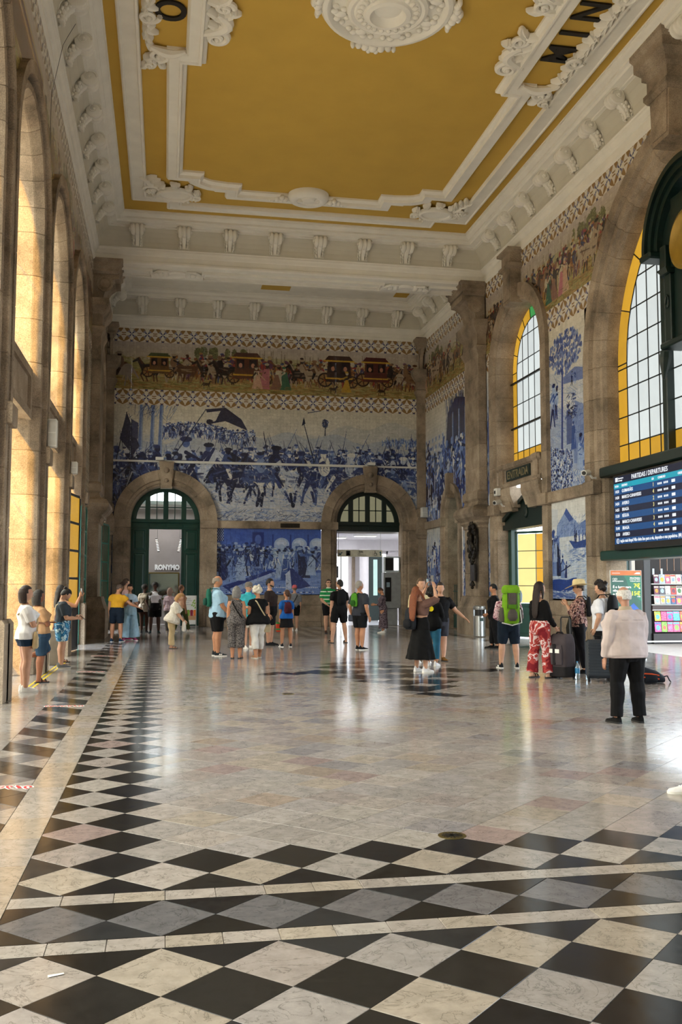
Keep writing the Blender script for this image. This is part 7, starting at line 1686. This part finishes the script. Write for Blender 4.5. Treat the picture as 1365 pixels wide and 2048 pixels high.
def clock_case():
    t = empty('station_clock', (XR+.32, 17.9, 7.0)); tag(t, 'dark green cast-iron clock case standing in the great arched window', 'clock')
    m = M['darkgreen']; T = lambda u, v, w: (-w, u, v)
    for s in (-1, 1):
        b = MB(); bx(b, -.3, .12, s*.78-.12, s*.78+.12, -.1, 1.5, c=.02); b.build('side_pillar', m, t)
        b = MB(); q = [(s*.72-.03, .3)]; b.tube([(-.32, s*.78+.07*cos(a), .75+.35*a/6*sin(a)*.3+.1*a/6) for a in np.linspace(0, 12, 20)], .018, 5); b.build('scroll', m, t)
        b = MB(); b.tube([(-.3, s*(.9+.12*x), -.2-.6*x) for x in np.linspace(0, 1, 6)], [.12, .14, .12, .09, .06, .03], 8); b.build('bracket', m, t)
        b = MB(); b.loft([[(-.38, s*(.95-.05), 1.5), (.1, s*.9, 1.5), (.1, s*1.0, 1.62), (-.42, s*1.02, 1.62)], [(-.38, s*.62, 1.5), (.1, s*.62, 1.5), (.1, s*.62, 1.62), (-.42, s*.62, 1.62)]]); b.build('capital', m, t)
    b = MB(); bx(b, -.2, .1, -.75, .75, -.1, 3.2, c=.02); b.build('back_plate', m, t)
    b = MB(); bx(b, -.4, .12, -.98, .98, -.16, -.02, c=.03); b.build('base_shelf', m, t)
    for r0, r1, d in ((1.58, 1.46, .46), (1.46, 1.32, .38), (1.32, 1.18, .30)):
        b = MB(); b.loft([[(-d0, r*cos(a), 2.2+r*1.05*sin(a)) for r, d0 in ((r0, .05), (r0, d), (r1, d), (r1, .05))] for a in np.linspace(-.05, pi+.05, 30)]); b.build('hood_moulding', m, t)
    for s in (-1, 1):
        b = MB(); bx(b, -.5, .1, s*1.4-.24, s*1.4+.24, 2.0, 2.16, c=.04); b.build('hood_foot', m, t)
        b = MB(); bx(b, -.3, .1, s*.96-.12, s*.96+.12, 1.5, 2.2, c=.02); b.build('hood_pier', m, t)
    b = MB(); b.lathe([(1.22, .05), (1.22, .16), (.004, .17)], lambda u, v, h: (-h, u, 2.1+v), 36); b.build('case_front', m, t, smooth=True)
    b = MB(); b.lathe([(.66, .05), (.66, .30), (.58, .33), (.52, .28)], lambda u, v, h: (-h, u, 2.05+v), 36); b.build('gilt_ring', M['amberpaint'], t, smooth=True)
    b = MB(); b.lathe([(.55, .24), (.004, .25)], lambda u, v, h: (-h, u, 2.05+v), 32); b.build('dial', M['white'], t)
    for k in range(12):
        a = k*pi/6; b = MB(); b.box(-.262, -.252, -.012, .012, .42, .5); b.v = [(x, y*cos(a)-z*sin(a), 2.05+y*sin(a)+z*cos(a)) for x, y, z in b.v]; b.build('hour_mark', M['black'], t)
    for a, l in ((1.1, .28), (-.9, .4)): b = MB(); b.box(-.275, -.265, -.016, .016, -.06, l); b.v = [(x, y*cos(a)-z*sin(a), 2.05+y*sin(a)+z*cos(a)) for x, y, z in b.v]; b.build('hand', M['black'], t)
M['amberpaint'] = mat('gilt_paint', '#9a7a2c', .4, var=.1, metal=.3)
clock_case()
def ad_stand():
    t = empty('banner_stand', (10.10, 20.35, 0), radians(4)); t.scale = (1.13, 1, 1); tag(t, 'green and orange advertising banner stand beside the great arch', 'banner')
    g1, g2 = mat('print_green', '#14735a', .5), mat('print_dark_green', '#175a4b', .5); og = mat('print_orange', '#d9732c', .5); bl = mat('print_blue', '#1d5fc4', .5); yl = mat('print_yellow', '#d6e04a', .5)
    b = MB(); bx(b, 0, .72, -.02, .02, .06, 2.02, c=.004); b.build('panel', M['whitebox'], t)
    b = MB(); bx(b, -.02, .74, -.14, .14, 0, .07, c=.02); b.build('foot', M['steel'], t)
    T = lambda u, v, w: (u, -.021-w, v)
    def pr(poly, m, w=.002, n='print'): b = MB(); b.prism(poly, T, 0, w); b.build(n, m, t)
    pr([(.01, .1), (.71, .1), (.71, 1.9), (.01, 1.9)], g2); pr([(.01, 1.9), (.71, 1.9), (.71, 2.01), (.01, 2.01)], og)
    pr([(.30, 1.895), (.71, 1.895), (.71, 1.3)]+[(.71-.41*k/8+.02*sin(k), 1.3+.595*(k/8)**1.6) for k in range(1, 8)], g1, .003)
    pr([(.01, .1), (.71, .1), (.71, .95)]+[(.71-.7*k/8, .95-.3*(k/8)**.7) for k in range(1, 9)], M['white'], .003); pr([(.2, .9), (.45, 1.2), (.52, 1.26), (.71, 1.05), (.71, .98)]+[(.6, .96), (.4, .92)], bl, .004)
    def tx(s, u, v, z, m=M['white'], al='LEFT', bd=.003): text_mesh('letter', s, z, m, frame((1, 0, 0), (0, 0, 1), (u, -.0265, v)), t, al, .001, 1, bd)
    b = MB()
    for u in (.075, .125): b.tube([(u+.025*cos(a_), -.027, 1.815+.02*sin(a_)) for a_ in np.linspace(0, 2*pi, 21)], .006, 5)
    b.box(.098, .106, -.029, -.026, 1.76, 1.83); b.build('logo', M['white'], t)
    tx('COMBOIOS DE PORTUGAL', .04, 1.765, .021); tx('É o lugar para', .05, 1.63, .075); tx('não perder', .05, 1.55, .075); tx('o Norte', .05, 1.47, .075); tx('It’s the place to', .05, 1.40, .045, bd=.001); tx('discover the North', .05, 1.35, .045, bd=.001)
    tx('Bilhete Turístico', .68, 1.84, .035, al='RIGHT'); tx('Tourist Train Ticket', .68, 1.80, .03, al='RIGHT', bd=.001); tx('Comboios urbanos', .68, 1.765, .03, al='RIGHT', bd=.001)
    tx('7€', .68, 1.66, .13, yl, 'RIGHT', .005); tx('15€', .68, 1.48, .13, yl, 'RIGHT', .005); tx('dia', .68, 1.6, .03, al='RIGHT'); tx('3 dias', .68, 1.41, .03, al='RIGHT')
    pr([(.04, 1.945), (.22, 1.945), (.22, 1.955), (.04, 1.955)], M['white'], .006); pr([(.54, 1.93), (.68, 1.93), (.68, 1.97), (.6, 1.97)], M['white'], .006)
ad_stand()
def kiosk():
    t = empty('news_kiosk', (13.61, 25.3, 0)); tag(t, 'black news kiosk with magazine shelves outside beyond the great arch', 'kiosk')
    b = MB(); bx(b, 0, .22, 0, .5, 0, 2.9, c=.01); b.build('post', M['black'], t)
    b = MB(); bx(b, 0, 2.6, -.1, .6, 2.62, 2.95, c=.01); b.build('canopy', M['green'], t)
    b = MB(); bx(b, .22, 2.6, .35, .42, 0, 2.62, c=.01); b.build('back_board', mat('kiosk_dark', '#1d1516', .6), t)
    for k in range(7): b = MB(); b.tube([(.28+.22*k, -.03, 2.1), (.28+.22*k, -.03, 2.62)], .012, 6); b.build('bar', mat('rail_copper', '#8a6a55', .4, metal=.5) if k == 0 else b_mat[0], t) if k else b_mat.append(mat('rail_copper', '#8a6a55', .4, metal=.5))
    for z in (1.72, 1.40, 1.12): b = MB(); bx(b, .22, 2.6, -.02, .35, z-.02, z+.01, c=.004); b.build('shelf', M['whitebox'], t)
    b = MB(); bx(b, .22, 2.6, -.05, .35, .96, 1.10, c=.01); b.build('drawer_band', mat('kiosk_brown', '#3d2c28', .5), t); b = MB(); b.box(.22, 2.6, -.06, -.04, .955, .975); b.build('white_edge', M['white'], t)
    b = MB(); bx(b, .22, 2.6, -.08, .4, .0, .30, c=.01); b.build('base', mat('kiosk_base', '#2a2324', .5), t); b = MB(); b.box(.0, 2.6, -.1, -.08, .05, .09); b.build('foot_rail', M['white'], t)
    for x in (.26, .52, 1.25, 1.5): b = MB(); b.box(x, x+.06, -.03, -.02, 1.98, 2.16); b.build('clip', M['clearish'], t)
b_mat = []
M['clearish'] = mat('clear_plastic', '#aab4ba', .2)
kiosk()
def magazines():
    rr = random.Random(4); cols = ['#c4453f', '#d8c9b8', '#e6e6e2', '#3f5f8a', '#d0932f', '#8fa8b8', '#6d3b52', '#e2d8c0', '#4a7a4f', '#b8b4b0', '#d86f8c', '#5a5a62', '#e8b84a', '#a8c4d4']
    mm = [mat('magazine_print', c, .35, var=.35, scale=26) for c in cols]
    toys = ['#d44fa0', '#e05a8c', '#5ac0d8', '#8ad04a', '#e8c83a', '#b87ad0', '#e86a4a', '#4a8ad8']; tm = [mat('comic_print', c, .35, var=.45, scale=30) for c in toys]
    cn = 'red,beige,white,blue,amber,pale blue,plum,cream,green,pale grey,pink,dark grey,yellow,light blue'.split(','); tn = 'magenta,pink,cyan,lime green,yellow,lilac,orange,blue'.split(','); ORD = 'first,second,third,fourth,fifth,sixth,seventh,eighth,ninth,tenth,eleventh'.split(',')
    rows = [(1.735, .26, 'top', 0), (1.415, .25, 'second', 0), (1.135, .24, 'third', 0), (.66, .27, 'fourth', 1), (.34, .29, 'lowest', 1)]
    proto = None
    for z, h, nm, toy in rows:
        x = 13.88; i = 0
        while x < 15.35:
            w = rr.uniform(.16, .2) if not toy else rr.uniform(.17, .22)
            e = empty('magazine', (x+w/2, 25.22, z), 0); e.rotation_euler = (radians(-8), radians(rr.uniform(-1, 1)), 0)
            pal = tm if toy else mm; nmc = (tn if toy else cn); ci = rr.randrange(len(pal))
            tag(e, 'glossy %s %s, %s from the black post on the %s kiosk shelf' % (nmc[ci], 'comic' if toy else 'magazine', ORD[i], nm), 'magazine', 'magazines on the %s kiosk row' % nm)
            b = MB(); b.cbox(-w/2+.006, w/2-.006, -.004, .004, 0, h, .001); b.build('cover', pal[ci], e)
            b = MB(); b.box(-w/2+.015, w/2-.015, -.0055, -.004, h*.78, h*.94); b.build('title_band', rr.choice(pal), e)
            b = MB(); b.lathe([(w*.3, 0), (.004, .001)], lambda u, v, hh: (u+rr.uniform(-.001, .001), -.0045-hh, h*.42+v*1.2), 10); b.build('cover_picture', rr.choice(pal), e)
            x += w; i += 1
magazines()
gd = struct('door_9'); b = MB(); bx(b, 12.25, 12.70, 24.4, 24.46, 0, 2.7, c=.01); b.build('leaf', M['green'], gd); b = MB(); bx(b, 12.71, 12.82, 24.3, 24.44, 0, 3.2, c=.01); b.build('cream_post', M['plain'], gd)
b = MB(); b.loft([[(13.58+.22*k, 25.9+.05*sin(3*k+z*4), z) for k in np.linspace(0, 1.5, 9)] for z in (0, .8, 1.6, 2.4, 3.0)], caps=False, closed=False); cv = b.build('plastic_cover', mat('dark_plastic_sheet', '#37343a', .35), None, smooth=True); tag(cv, 'crumpled dark plastic sheet hanging beside the kiosk', 'sheet')
b = MB(); b.tube([(XR+.0, 21.55-.0, 2.22), (XR-.02, 21.5, 2.28), (XR-.02, 21.4, 2.2), (XR, 21.45, 2.1)], .06, 8)
# steel litter bin
def bin_():
    t = empty('litter_bin', (10.12, 29.65, 0)); tag(t, 'tall brushed steel litter bin with dark hood by the pilaster', 'bin')
    b = MB(); b.lathe([(.19, .02), (.2, .03), (.2, .68), (.19, .69)], lambda x, y, h: (x, y, h), 24); b.build('bin_body', M['steel'], t, smooth=True)
    b = MB(); b.lathe([(.17, .68), (.17, .9)], lambda x, y, h: (x, y, h), 20); b.build('opening', M['black'], t, smooth=True)
    b = MB(); b.lathe([(.2, .88), (.21, .9), (.21, .98), (.18, 1.01), (.004, 1.02)], lambda x, y, h: (x, y, h), 24); b.build('hood', M['steel'], t, smooth=True)
    for s in (-1, 1): b = MB(); b.box(s*.19-.02, s*.19+.02, -.03, .03, .66, .9); b.build('strut', M['steel'], t)
    b = MB(); b.box(-.06, .06, -.206, -.2, .52, .62); b.build('sticker', M['green'], t)
bin_()
# bronze memorial on the pilaster
def plaque():
    t = empty('bronze_memorial', (XR-.44, 30.75, 1.6)); tag(t, 'dark bronze memorial with a bust in oval wreath on the stone pilaster', 'memorial'); t.rotation_euler = (0, 0, 0)
    R = lambda x, y, h: (-h, x*.40, 1.55+y*.62)
    b = MB(); b.lathe([(1, 0), (1, .05), (.9, .09), (.78, .07), (.74, .03), (.004, .03)], R, 28); b.build('oval_frame', M['bronze'], t, smooth=True)
    b = MB(); b.ell((-.1, 0, 1.68), (.1, .13, .18)); b.ell((-.07, 0, 1.38), (.08, .24, .16)); b.tube([(-.09, 0, 1.55), (-.08, 0, 1.45)], .08, 8); b.ell((-.2, 0, 1.65), (.025, .025, .04)); mesh_obj('bust', remesh(b, .02, 1), [M['bronze']], t)
    for k in range(14): a = 2*pi*k/14; b = MB(); b.ell((-.08, .4*cos(a), 1.55+.62*sin(a)), (.04, .07, .09), 7, 5); b.build('leaf', M['bronze'], t, smooth=True)
    b = MB(); bx(b, -.06, .0, -.24, .24, .22, .80, c=.012); b.build('tablet', M['bronze'], t)
    b = MB()
    for x, z, r in ((0, .85, .12), (-.15, .9, .08), (.15, .9, .08), (0, .12, .14), (-.12, .1, .08), (.12, .1, .08), (0, 0, .07)): b.ell((-.06, x, z), (.06, r, r*.8), 8, 5)
    b.build('garland', M['bronze'], t, smooth=True)
plaque()
# iron gate in the small arch
gt = struct('door_10')
for k in range(7): b = MB(); b.tube([(XR+.25, 33.95+.2*k, .1), (XR+.25, 33.95+.2*k, 1.62)], .014, 6); b.ell((XR+.25, 33.95+.2*k, 1.66), (.02, .02, .05), 6, 4); b.build('gate_bar', M['green'], gt)
for z in (.08, .55, 1.45): b = MB(); bx(b, XR+.23, XR+.27, 33.85, 35.25, z-.025, z+.025, c=.004); b.build('gate_rail', M['green'], gt)
b = MB(); bx(b, XR+.235, XR+.26, 33.85, 35.25, .08, .55, c=.004); b.build('gate_panel', M['green'], gt)
# cameras, loudspeakers and boxes on the walls
def wallcam(p, d, label):
    t = empty('security_camera', p); tag(t, label, 'camera'); d = Vector(d).normalized()
    b = MB(); b.tube([Vector((0, 0, 0)), d*.28], [.075, .075], 10); b.build('housing', M['whitebox'], t, smooth=True); b = MB(); b.tube([d*.27, d*.30], [.055, .05], 10); b.build('lens_ring', M['black'], t); b = MB(); b.tube([(0, 0, -.02), (.1, 0, -.14), (.2, 0, -.14)], .03, 6); b.build('bracket', M['whitebox'], t)
wallcam((XR-.32, 22.05, 4.5), (-.7, -.6, -.15), 'white security camera on the great arch beside the departures board')
wallcam((XR-.22, 28.75, 4.35), (-.8, -.5, -.2), 'round white camera beside the sign balcony, lower one'); 
b = MB(); bx(b, XR-.3, XR-.14, 28.85, 29.1, 4.55, 4.8, c=.02); o = b.build('wall_box', M['whitebox']); tag(o, 'small white box with dark opening above the camera by the balcony', 'box'); b = MB(); b.box(XR-.31, XR-.3, 28.92, 29.03, 4.62, 4.72); b.build('opening', M['black'], o)
def speaker(p, sx, sy, sz, label):
    t = empty('loudspeaker', p); tag(t, label, 'speaker'); b = MB(); bx(b, 0, sx, -sy/2, sy/2, 0, sz, c=.02); b.build('cabinet', M['whitebox'], t); b = MB(); b.box(.02, sx-.02, -sy/2-.006, -sy/2, .03, sz*.48); b.box(.02, sx-.02, -sy/2-.006, -sy/2, sz*.52, sz-.03); b.build('grille', mat('speaker_cloth', '#bdbdb9', .8), t)
speaker((XL+.12, 18.9, 4.32), .18, .2, .55, 'white column loudspeaker on the left pier, nearer one'); speaker((XL+.13, 23.4, 4.32), .16, .2, .30, 'white wall loudspeaker on the left pier, farther one'); speaker((10.48, YB-.45, 4.5), .26, .3, .42, 'white wall box in the far corner above the stone bracket')
# sign over the corridor doorway
def exit_sign():
    t = empty('hanging_sign', (8.04, YB+.45, 2.87)); tag(t, 'pale hanging exit sign with arrows and wheelchair symbol in right doorway', 'sign')
    b = MB(); bx(b, -.95, .97, -.03, .03, 0, .29, c=.008); b.build('panel', mat('sign_cream', '#dcdacb', .5), t)
    T = lambda u, v, w: (u, -.031-w, v); G = mat('sign_green', '#1b5a66', .5); blk = M['black']
    def pr(poly, m): b = MB(); b.prism(poly, T, 0, .003); b.build('symbol', m, t)
    pr([(-.88, .06), (-.88, .16), (-.85, .16), (-.85, .11), (-.76, .2), (-.73, .17), (-.82, .09), (-.78, .09), (-.78, .06)], G)
    pr([(-.58, .04), (-.40, .04), (-.40, .25), (-.58, .25)], blk); pr([(-.55, .07), (-.43, .07), (-.43, .14), (-.49, .2), (-.55, .14)], mat('sign_grey', '#8d8a78', .5))
    b = MB(); b.tube([(.68+.062*cos(a_), -.036, .11+.062*sin(a_)) for a_ in np.linspace(0, 2*pi, 23)], .008, 5); b.tube([(.66, -.036, .22), (.665, -.036, .13), (.72, -.036, .13), (.75, -.036, .07)], .009, 5); b.ell((.66, -.036, .235), (.018, .004, .018), 8, 5); b.build('wheelchair_symbol', blk, t)
    for q in ((.57, .03, .80, .035), (.57, .255, .80, .26)): pr([(q[0], q[1]), (q[2], q[1]), (q[2], q[3]), (q[0], q[3])], blk)
    for x in (.57, .797): pr([(x, .03), (x+.005, .03), (x+.005, .26), (x, .26)], blk)
    pr([(.87, .05), (.91, .05), (.91, .17), (.94, .17), (.89, .25), (.84, .17), (.87, .17)], G)
    text_mesh('letter', 'Saída', .09, blk, frame((1, 0, 0), (0, 0, 1), (.05, -.035, .21)), t, 'CENTER', .001, 1, .002); text_mesh('letter', 'Exit', .06, blk, frame((1, 0, 0), (0, 0, 1), (-.02, -.035, .135)), t, 'CENTER', .001); text_mesh('letter', 'Rua da Madeira', .06, blk, frame((1, 0, 0), (0, 0, 1), (.1, -.035, .07)), t, 'CENTER', .001)
    for x in (-.9, .9): b = MB(); b.tube([(x, 0, .29), (x, 0, 1.1)], .01, 6); b.build('hanger', M['steel'], t)
exit_sign()
def ticket_machine():
    t = empty('ticket_machine', (9.34, YB+.4, 0)); tag(t, 'grey ticket machine with dark screen on the right doorway jamb', 'machine')
    gm = mat('machine_grey', '#8f9499', .45); b = MB(); bx(b, -.32, .42, -.2, .2, .72, 2.22, c=.015); b.build('cabinet', gm, t)
    b = MB(); bx(b, -.30, .38, -.2, .2, 2.23, 2.88, c=.015); b.build('display_case', mat('machine_light', '#b9c4ca', .3), t); b = MB(); b.box(-.24, .1, -.215, -.2, 2.3, 2.82); b.build('display_dark', M['black'], t); b = MB(); b.box(.12, .32, -.215, -.2, 2.3, 2.82); b.build('display_bright', M['bright'], t)
    b = MB(); b.box(-.26, .0, -.215, -.2, 1.0, 2.0); b.build('front_panel', M['black'], t); b = MB(); b.box(-.2, -.06, -.222, -.215, 1.6, 1.8); b.build('screen', M['screenp'] if 'screenp' in M else M['teal'], t)
    b = MB(); bx(b, -.2, .3, -.1, .18, 0, .72, c=.02); b.build('pedestal', gm, t)
ticket_machine()
def juice():
    t = empty('menu_board', (.98, 38.0, 0), radians(0)); tag(t, 'small standing menu board with juice glasses beside the cafe door', 'menu board')
    b = MB(); bx(b, -.28, .28, -.02, .02, .12, 1.26, c=.01); b.build('panel', M['whitebox'], t)
    for s in (-1, 1): b = MB(); bx(b, s*.26-.02, s*.26+.02, -.03, .1, 0, 1.26, c=.006); b.build('leg', M['steel'], t)
    T = lambda u, v, w: (u, -.021-w, v); cols = ['#d8c23a', '#7a9a3a', '#8a2338', '#d8762a']
    b = MB(); b.prism([(-.25, .30), (.25, .30), (.25, .48), (-.25, .48)], T, 0, .002); b.build('table_print', mat('print_wood', '#b9906a', .5), t)
    for k, c in enumerate(cols):
        u = -.17+.125*k; b = MB(); b.prism([(u-.05, .46), (u+.05, .46), (u+.06, .66), (u+.04, .70), (u-.04, .70), (u-.06, .66)], T, .002, .004); b.build('juice_print', mat('print_juice', c, .4, var=.2, scale=20), t)
    b = MB()
    for x, z in ((.17, .85), (.2, .95), (.14, .98), (.18, 1.06), (.1, .88), (.22, .78)): b.prism([(x-.05, z-.02), (x, z-.04), (x+.04, z+.02), (x-.0, z+.05)], T, .002, .004)
    b.build('leaf_print', mat('print_leaf', '#8ab050', .5), t)
    for z, w in ((1.12, .26), (1.05, .3), (.98, .2), (.9, .3)): b = MB(); b.box(-.22, -.22+w, -.024, -.0215, z, z+.018); b.build('text_line', mat('print_grey', '#9aa0a6', .5), t)
juice()
# low box and marking tape at the left wall
b = MB(); bx(b, XL+.06, XL+.28, 20.5, 20.9, 0, .72, c=.015); o = b.build('plinth_box', mat('grey_box', '#7f7668', .7)); tag(o, 'low grey box standing on the floor by the left wall', 'box')
b = MB(); b.box(-2.19, -2.15, 16.0, 21.6, .0006, .002); b.box(-2.10, -2.06, 16.0, 21.6, .0006, .002); o = b.build('yellow_tape', mat('yellow_tape', '#c7ae2a', .5, var=.2, scale=20)); tag(o, 'double yellow marking tape on the floor along the left wall', 'tape')
rr = random.Random(9)
for i, (x, y) in enumerate(((-1.27, 8.27), (-1.30, 13.6), (-1.34, 18.85), (-1.38, 23.05))):
    t = empty('floor_sticker', (x, y, .001), radians(-8)); tag(t, 'red and white scrawled sticker on floor border, %s of four from the photographer' % ('first', 'second', 'third', 'last')[i], 'sticker', 'floor stickers along the left border')
    wt, rd = MB(), MB(); x0 = -.26
    for k in range(7):
        p = [(x0+.075*k+.03*cos(a)+.01*a/6, .06*sin(a+k)*(.7+.5*rr.random()), .0) for a in np.linspace(0, 5.2, 8)]
        wt.tube([(q[0], q[1], .0003) for q in p], .024, 6, flat=.03); rd.tube([(q[0], q[1], .0012) for q in p], .011, 6, flat=.05)
    wt.build('white_border', M['white'], t, recalc=True); rd.build('red_scrawl', mat('sticker_red', '#c02030', .5), t)
for x, y, lab in ((1.90, 6.17, 'round brass floor drain at the edge of the checkered tiles'), (1.885, 14.53, 'small round brass cover in the middle of the plain floor')):
    t = empty('floor_drain', (x, y, 0)); tag(t, lab, 'drain'); b = MB(); b.lathe([(.095, -.001), (.095, .0025), (.08, .003), (.004, .002)], lambda u, v, h: (u, v, h), 24); b.build('cover', M['brass'], t, smooth=True)
    b = MB()
    for k in range(8): a = pi*k/8; b.box(-.07, .07, -.004, .004, .0026, .0045); n = len(b.v)-8; b.v[n:] = [(p[0]*cos(a)-p[1]*sin(a), p[0]*sin(a)+p[1]*cos(a), p[2]) for p in b.v[n:]]
    b.build('slot', M['black'], t)
b = MB(); b.loft([[(-.035, -.01, .002), (.035, -.008, .004)], [(-.03, .012, .004), (.036, .012, .002)]], caps=False, closed=False); o = b.build('paper_scrap', M['white']); o.location = (-.43, 4.3, .0005); o.rotation_euler = (0, 0, .3); tag(o, 'tiny white paper scrap on a pale tile at the front', 'paper')
# luggage
def suitcase():
    t = empty('suitcase', (7.05, 16.15, 0), radians(-62)); tag(t, 'dark grey soft suitcase with pulled-up handle and white label', 'suitcase')
    g1, g2 = cloth('#4a4347'), cloth('#232124'); sq = lambda w, d, z, y0=0: [(w*(abs(cos(q))**.35*(1 if cos(q) > 0 else -1)), y0+d*(abs(sin(q))**.4*(1 if sin(q) > 0 else -1)), z) for q in [2*pi*k/20 for k in range(20)]]
    b = MB(); b.loft([sq(.19, .15, .05), sq(.21, .17, .08), sq(.21, .17, .6), sq(.2, .15, .72), sq(.16, .1, .79, .03)]); b.build('bag_body', g1, t, smooth=True)
    b = MB(); b.loft([sq(.205, .155, .03), sq(.218, .178, .05), sq(.218, .178, .2), sq(.21, .168, .22)]); b.build('bottom_guard', g2, t, smooth=True)
    b = MB(); b.loft([sq(.15, .03, .25, -.17), sq(.16, .04, .3, -.175), sq(.16, .04, .52, -.175), sq(.14, .03, .6, -.16)]); b.build('front_pocket', g1, t, smooth=True)
    b = MB(); bx(b, -.03, .03, -.225, -.2, .26, .62, c=.006); b.build('strap', g2, t)
    b = MB(); b.box(-.12, .12, -.222, -.217, .46, .53); b.build('white_label', M['white'], t)
    b = MB(); b.tube([(-.10, .12, .72), (-.10, .12, 1.05), (-.08, .12, 1.09), (.08, .12, 1.09), (.10, .12, 1.05), (.10, .12, .72)], .014, 6); b.build('pull_handle', M['black'], t, smooth=True)
    b = MB(); b.tube([(-.09, -.04, .77), (-.05, -.04, .82), (.05, -.04, .82), (.09, -.04, .77)], .016, 6); b.build('carry_handle', g2, t, smooth=True)
    for s in (-1, 1): b = MB(); b.lathe([(.045, -.02), (.045, .02)], lambda u, v, h, s=s: (s*.16+h, .15+u, .045+v), 14); b.build('wheel', M['black'], t, smooth=True)
suitcase()
def shell_case():
    t = empty('suitcase', (7.45, 15.5, 0), radians(-20)); tag(t, 'dark blue-grey ribbed hard suitcase half hidden behind the elderly man', 'suitcase'); m = mat('ribbed_shell', '#2b333c', .35)
    b = MB(); bx(b, -.22, .22, -.13, .13, .06, .72, c=.05); b.build('shell', m, t)
    for k in range(11): b = MB(); bx(b, -.19, .19, -.138, -.12, .12+.05*k, .14+.05*k, c=.004); b.build('rib', m, t)
    for s in (-1, 1):
        for q in (-1, 1): b = MB(); b.lathe([(.035, -.015), (.035, .015)], lambda u, v, h: (s*.17+h, q*.09+u, .035+v), 12); b.build('wheel', M['black'], t, smooth=True)
    b = MB(); b.tube([(-.07, .1, .7), (-.07, .1, .78), (.07, .1, .78), (.07, .1, .7)], .012, 6); b.build('carry_handle', M['black'], t)
shell_case()
def bottle(x, y, lab):
    t = empty('water_bottle', (x, y, 0)); tag(t, lab, 'bottle'); b = MB(); b.lathe([(.038, 0), (.043, .01), (.043, .08), (.039, .1), (.043, .12), (.043, .2), (.03, .25), (.014, .28), (.014, .295)], lambda u, v, h: (u, v, h), 16); b.build('plastic', M['pet'], t, smooth=True)
    b = MB(); b.lathe([(.044, .1), (.0445, .105), (.0445, .185), (.044, .19)], lambda u, v, h: (u, v, h), 16); b.build('label', M['blabel'], t, smooth=True); b = MB(); b.lathe([(.016, .29), (.016, .312), (.004, .314)], lambda u, v, h: (u, v, h), 12); b.build('cap', M['blabel'], t, smooth=True)
M['pet'] = mat('bottle_plastic', '#b9c9d2', .1, var=.1); M['pet'].node_tree.nodes['Principled BSDF'].inputs['Transmission Weight'].default_value = .75; M['blabel'] = mat('bottle_label', '#3f8fc4', .4, var=.3, scale=50)
bottle(7.28, 16.0, 'half-litre water bottle on the floor beside the soft suitcase'); bottle(7.42, 15.85, 'half-litre water bottle on the floor beside the ribbed suitcase')
def floorpack():
    t = empty('backpack', (8.15, 15.1, 0), radians(8)); tag(t, 'dark navy backpack with orange trim lying on the floor', 'backpack'); m = cloth('#171c26')
    sq = lambda x, d, h: [(x, d*(abs(cos(q))**.7*(1 if cos(q) > 0 else -1)), h*(1+sin(q)*abs(sin(q))**-.3 if abs(sin(q)) > .01 else 1)/2) for q in [2*pi*k/14 for k in range(14)]]
    b = MB(); b.loft([[(x, d*cos(q), .002+h*(.5+.5*sin(q))) for q in [2*pi*k/16 for k in range(16)]] for x, d, h in ((-.3, .1, .16), (-.26, .17, .26), (-.1, .19, .28), (.12, .18, .22), (.25, .14, .15), (.3, .08, .08))]); b.build('bag_body', m, t, smooth=True)
    for z in (.16, .1): b = MB(); b.tube([(-.2, -.175, z+.02), (-.05, -.19, z+.01), (.1, -.18, z-.02)], .012, 5); b.build('orange_trim', cloth('#c4502a'), t)
    b = MB(); b.tube([(.26, -.05, .1), (.34, -.08, .12), (.42, -.04, .03), (.47, 0, .012)], .012, 5); b.build('strap', m, t, smooth=True); b = MB(); b.loft([[(x, -.17+d*sin(q)*.3, .02+.14*(.5+.5*cos(q))) for q in [2*pi*k/10 for k in range(10)]] for x, d in ((-.18, .1), (-.15, .2), (.02, .2), (.06, .1))]); b.build('front_pocket', cloth('#10141c'), t, smooth=True)
floorpack()
# loose wire on the left cornice
b = MB(); b.tube([(XL+.02, 18.9, 9.2), (XL+.03, 18.85, 11.4), (XL+.22, 18.95, 12.5), (XL+.28, 19.1, 12.75), (XL+.45, 19.0, 13.0)], .005, 4); o = b.build('loose_wire', M['black']); tag(o, 'thin black wire hanging from the cornice down the left wall', 'wire')
people()
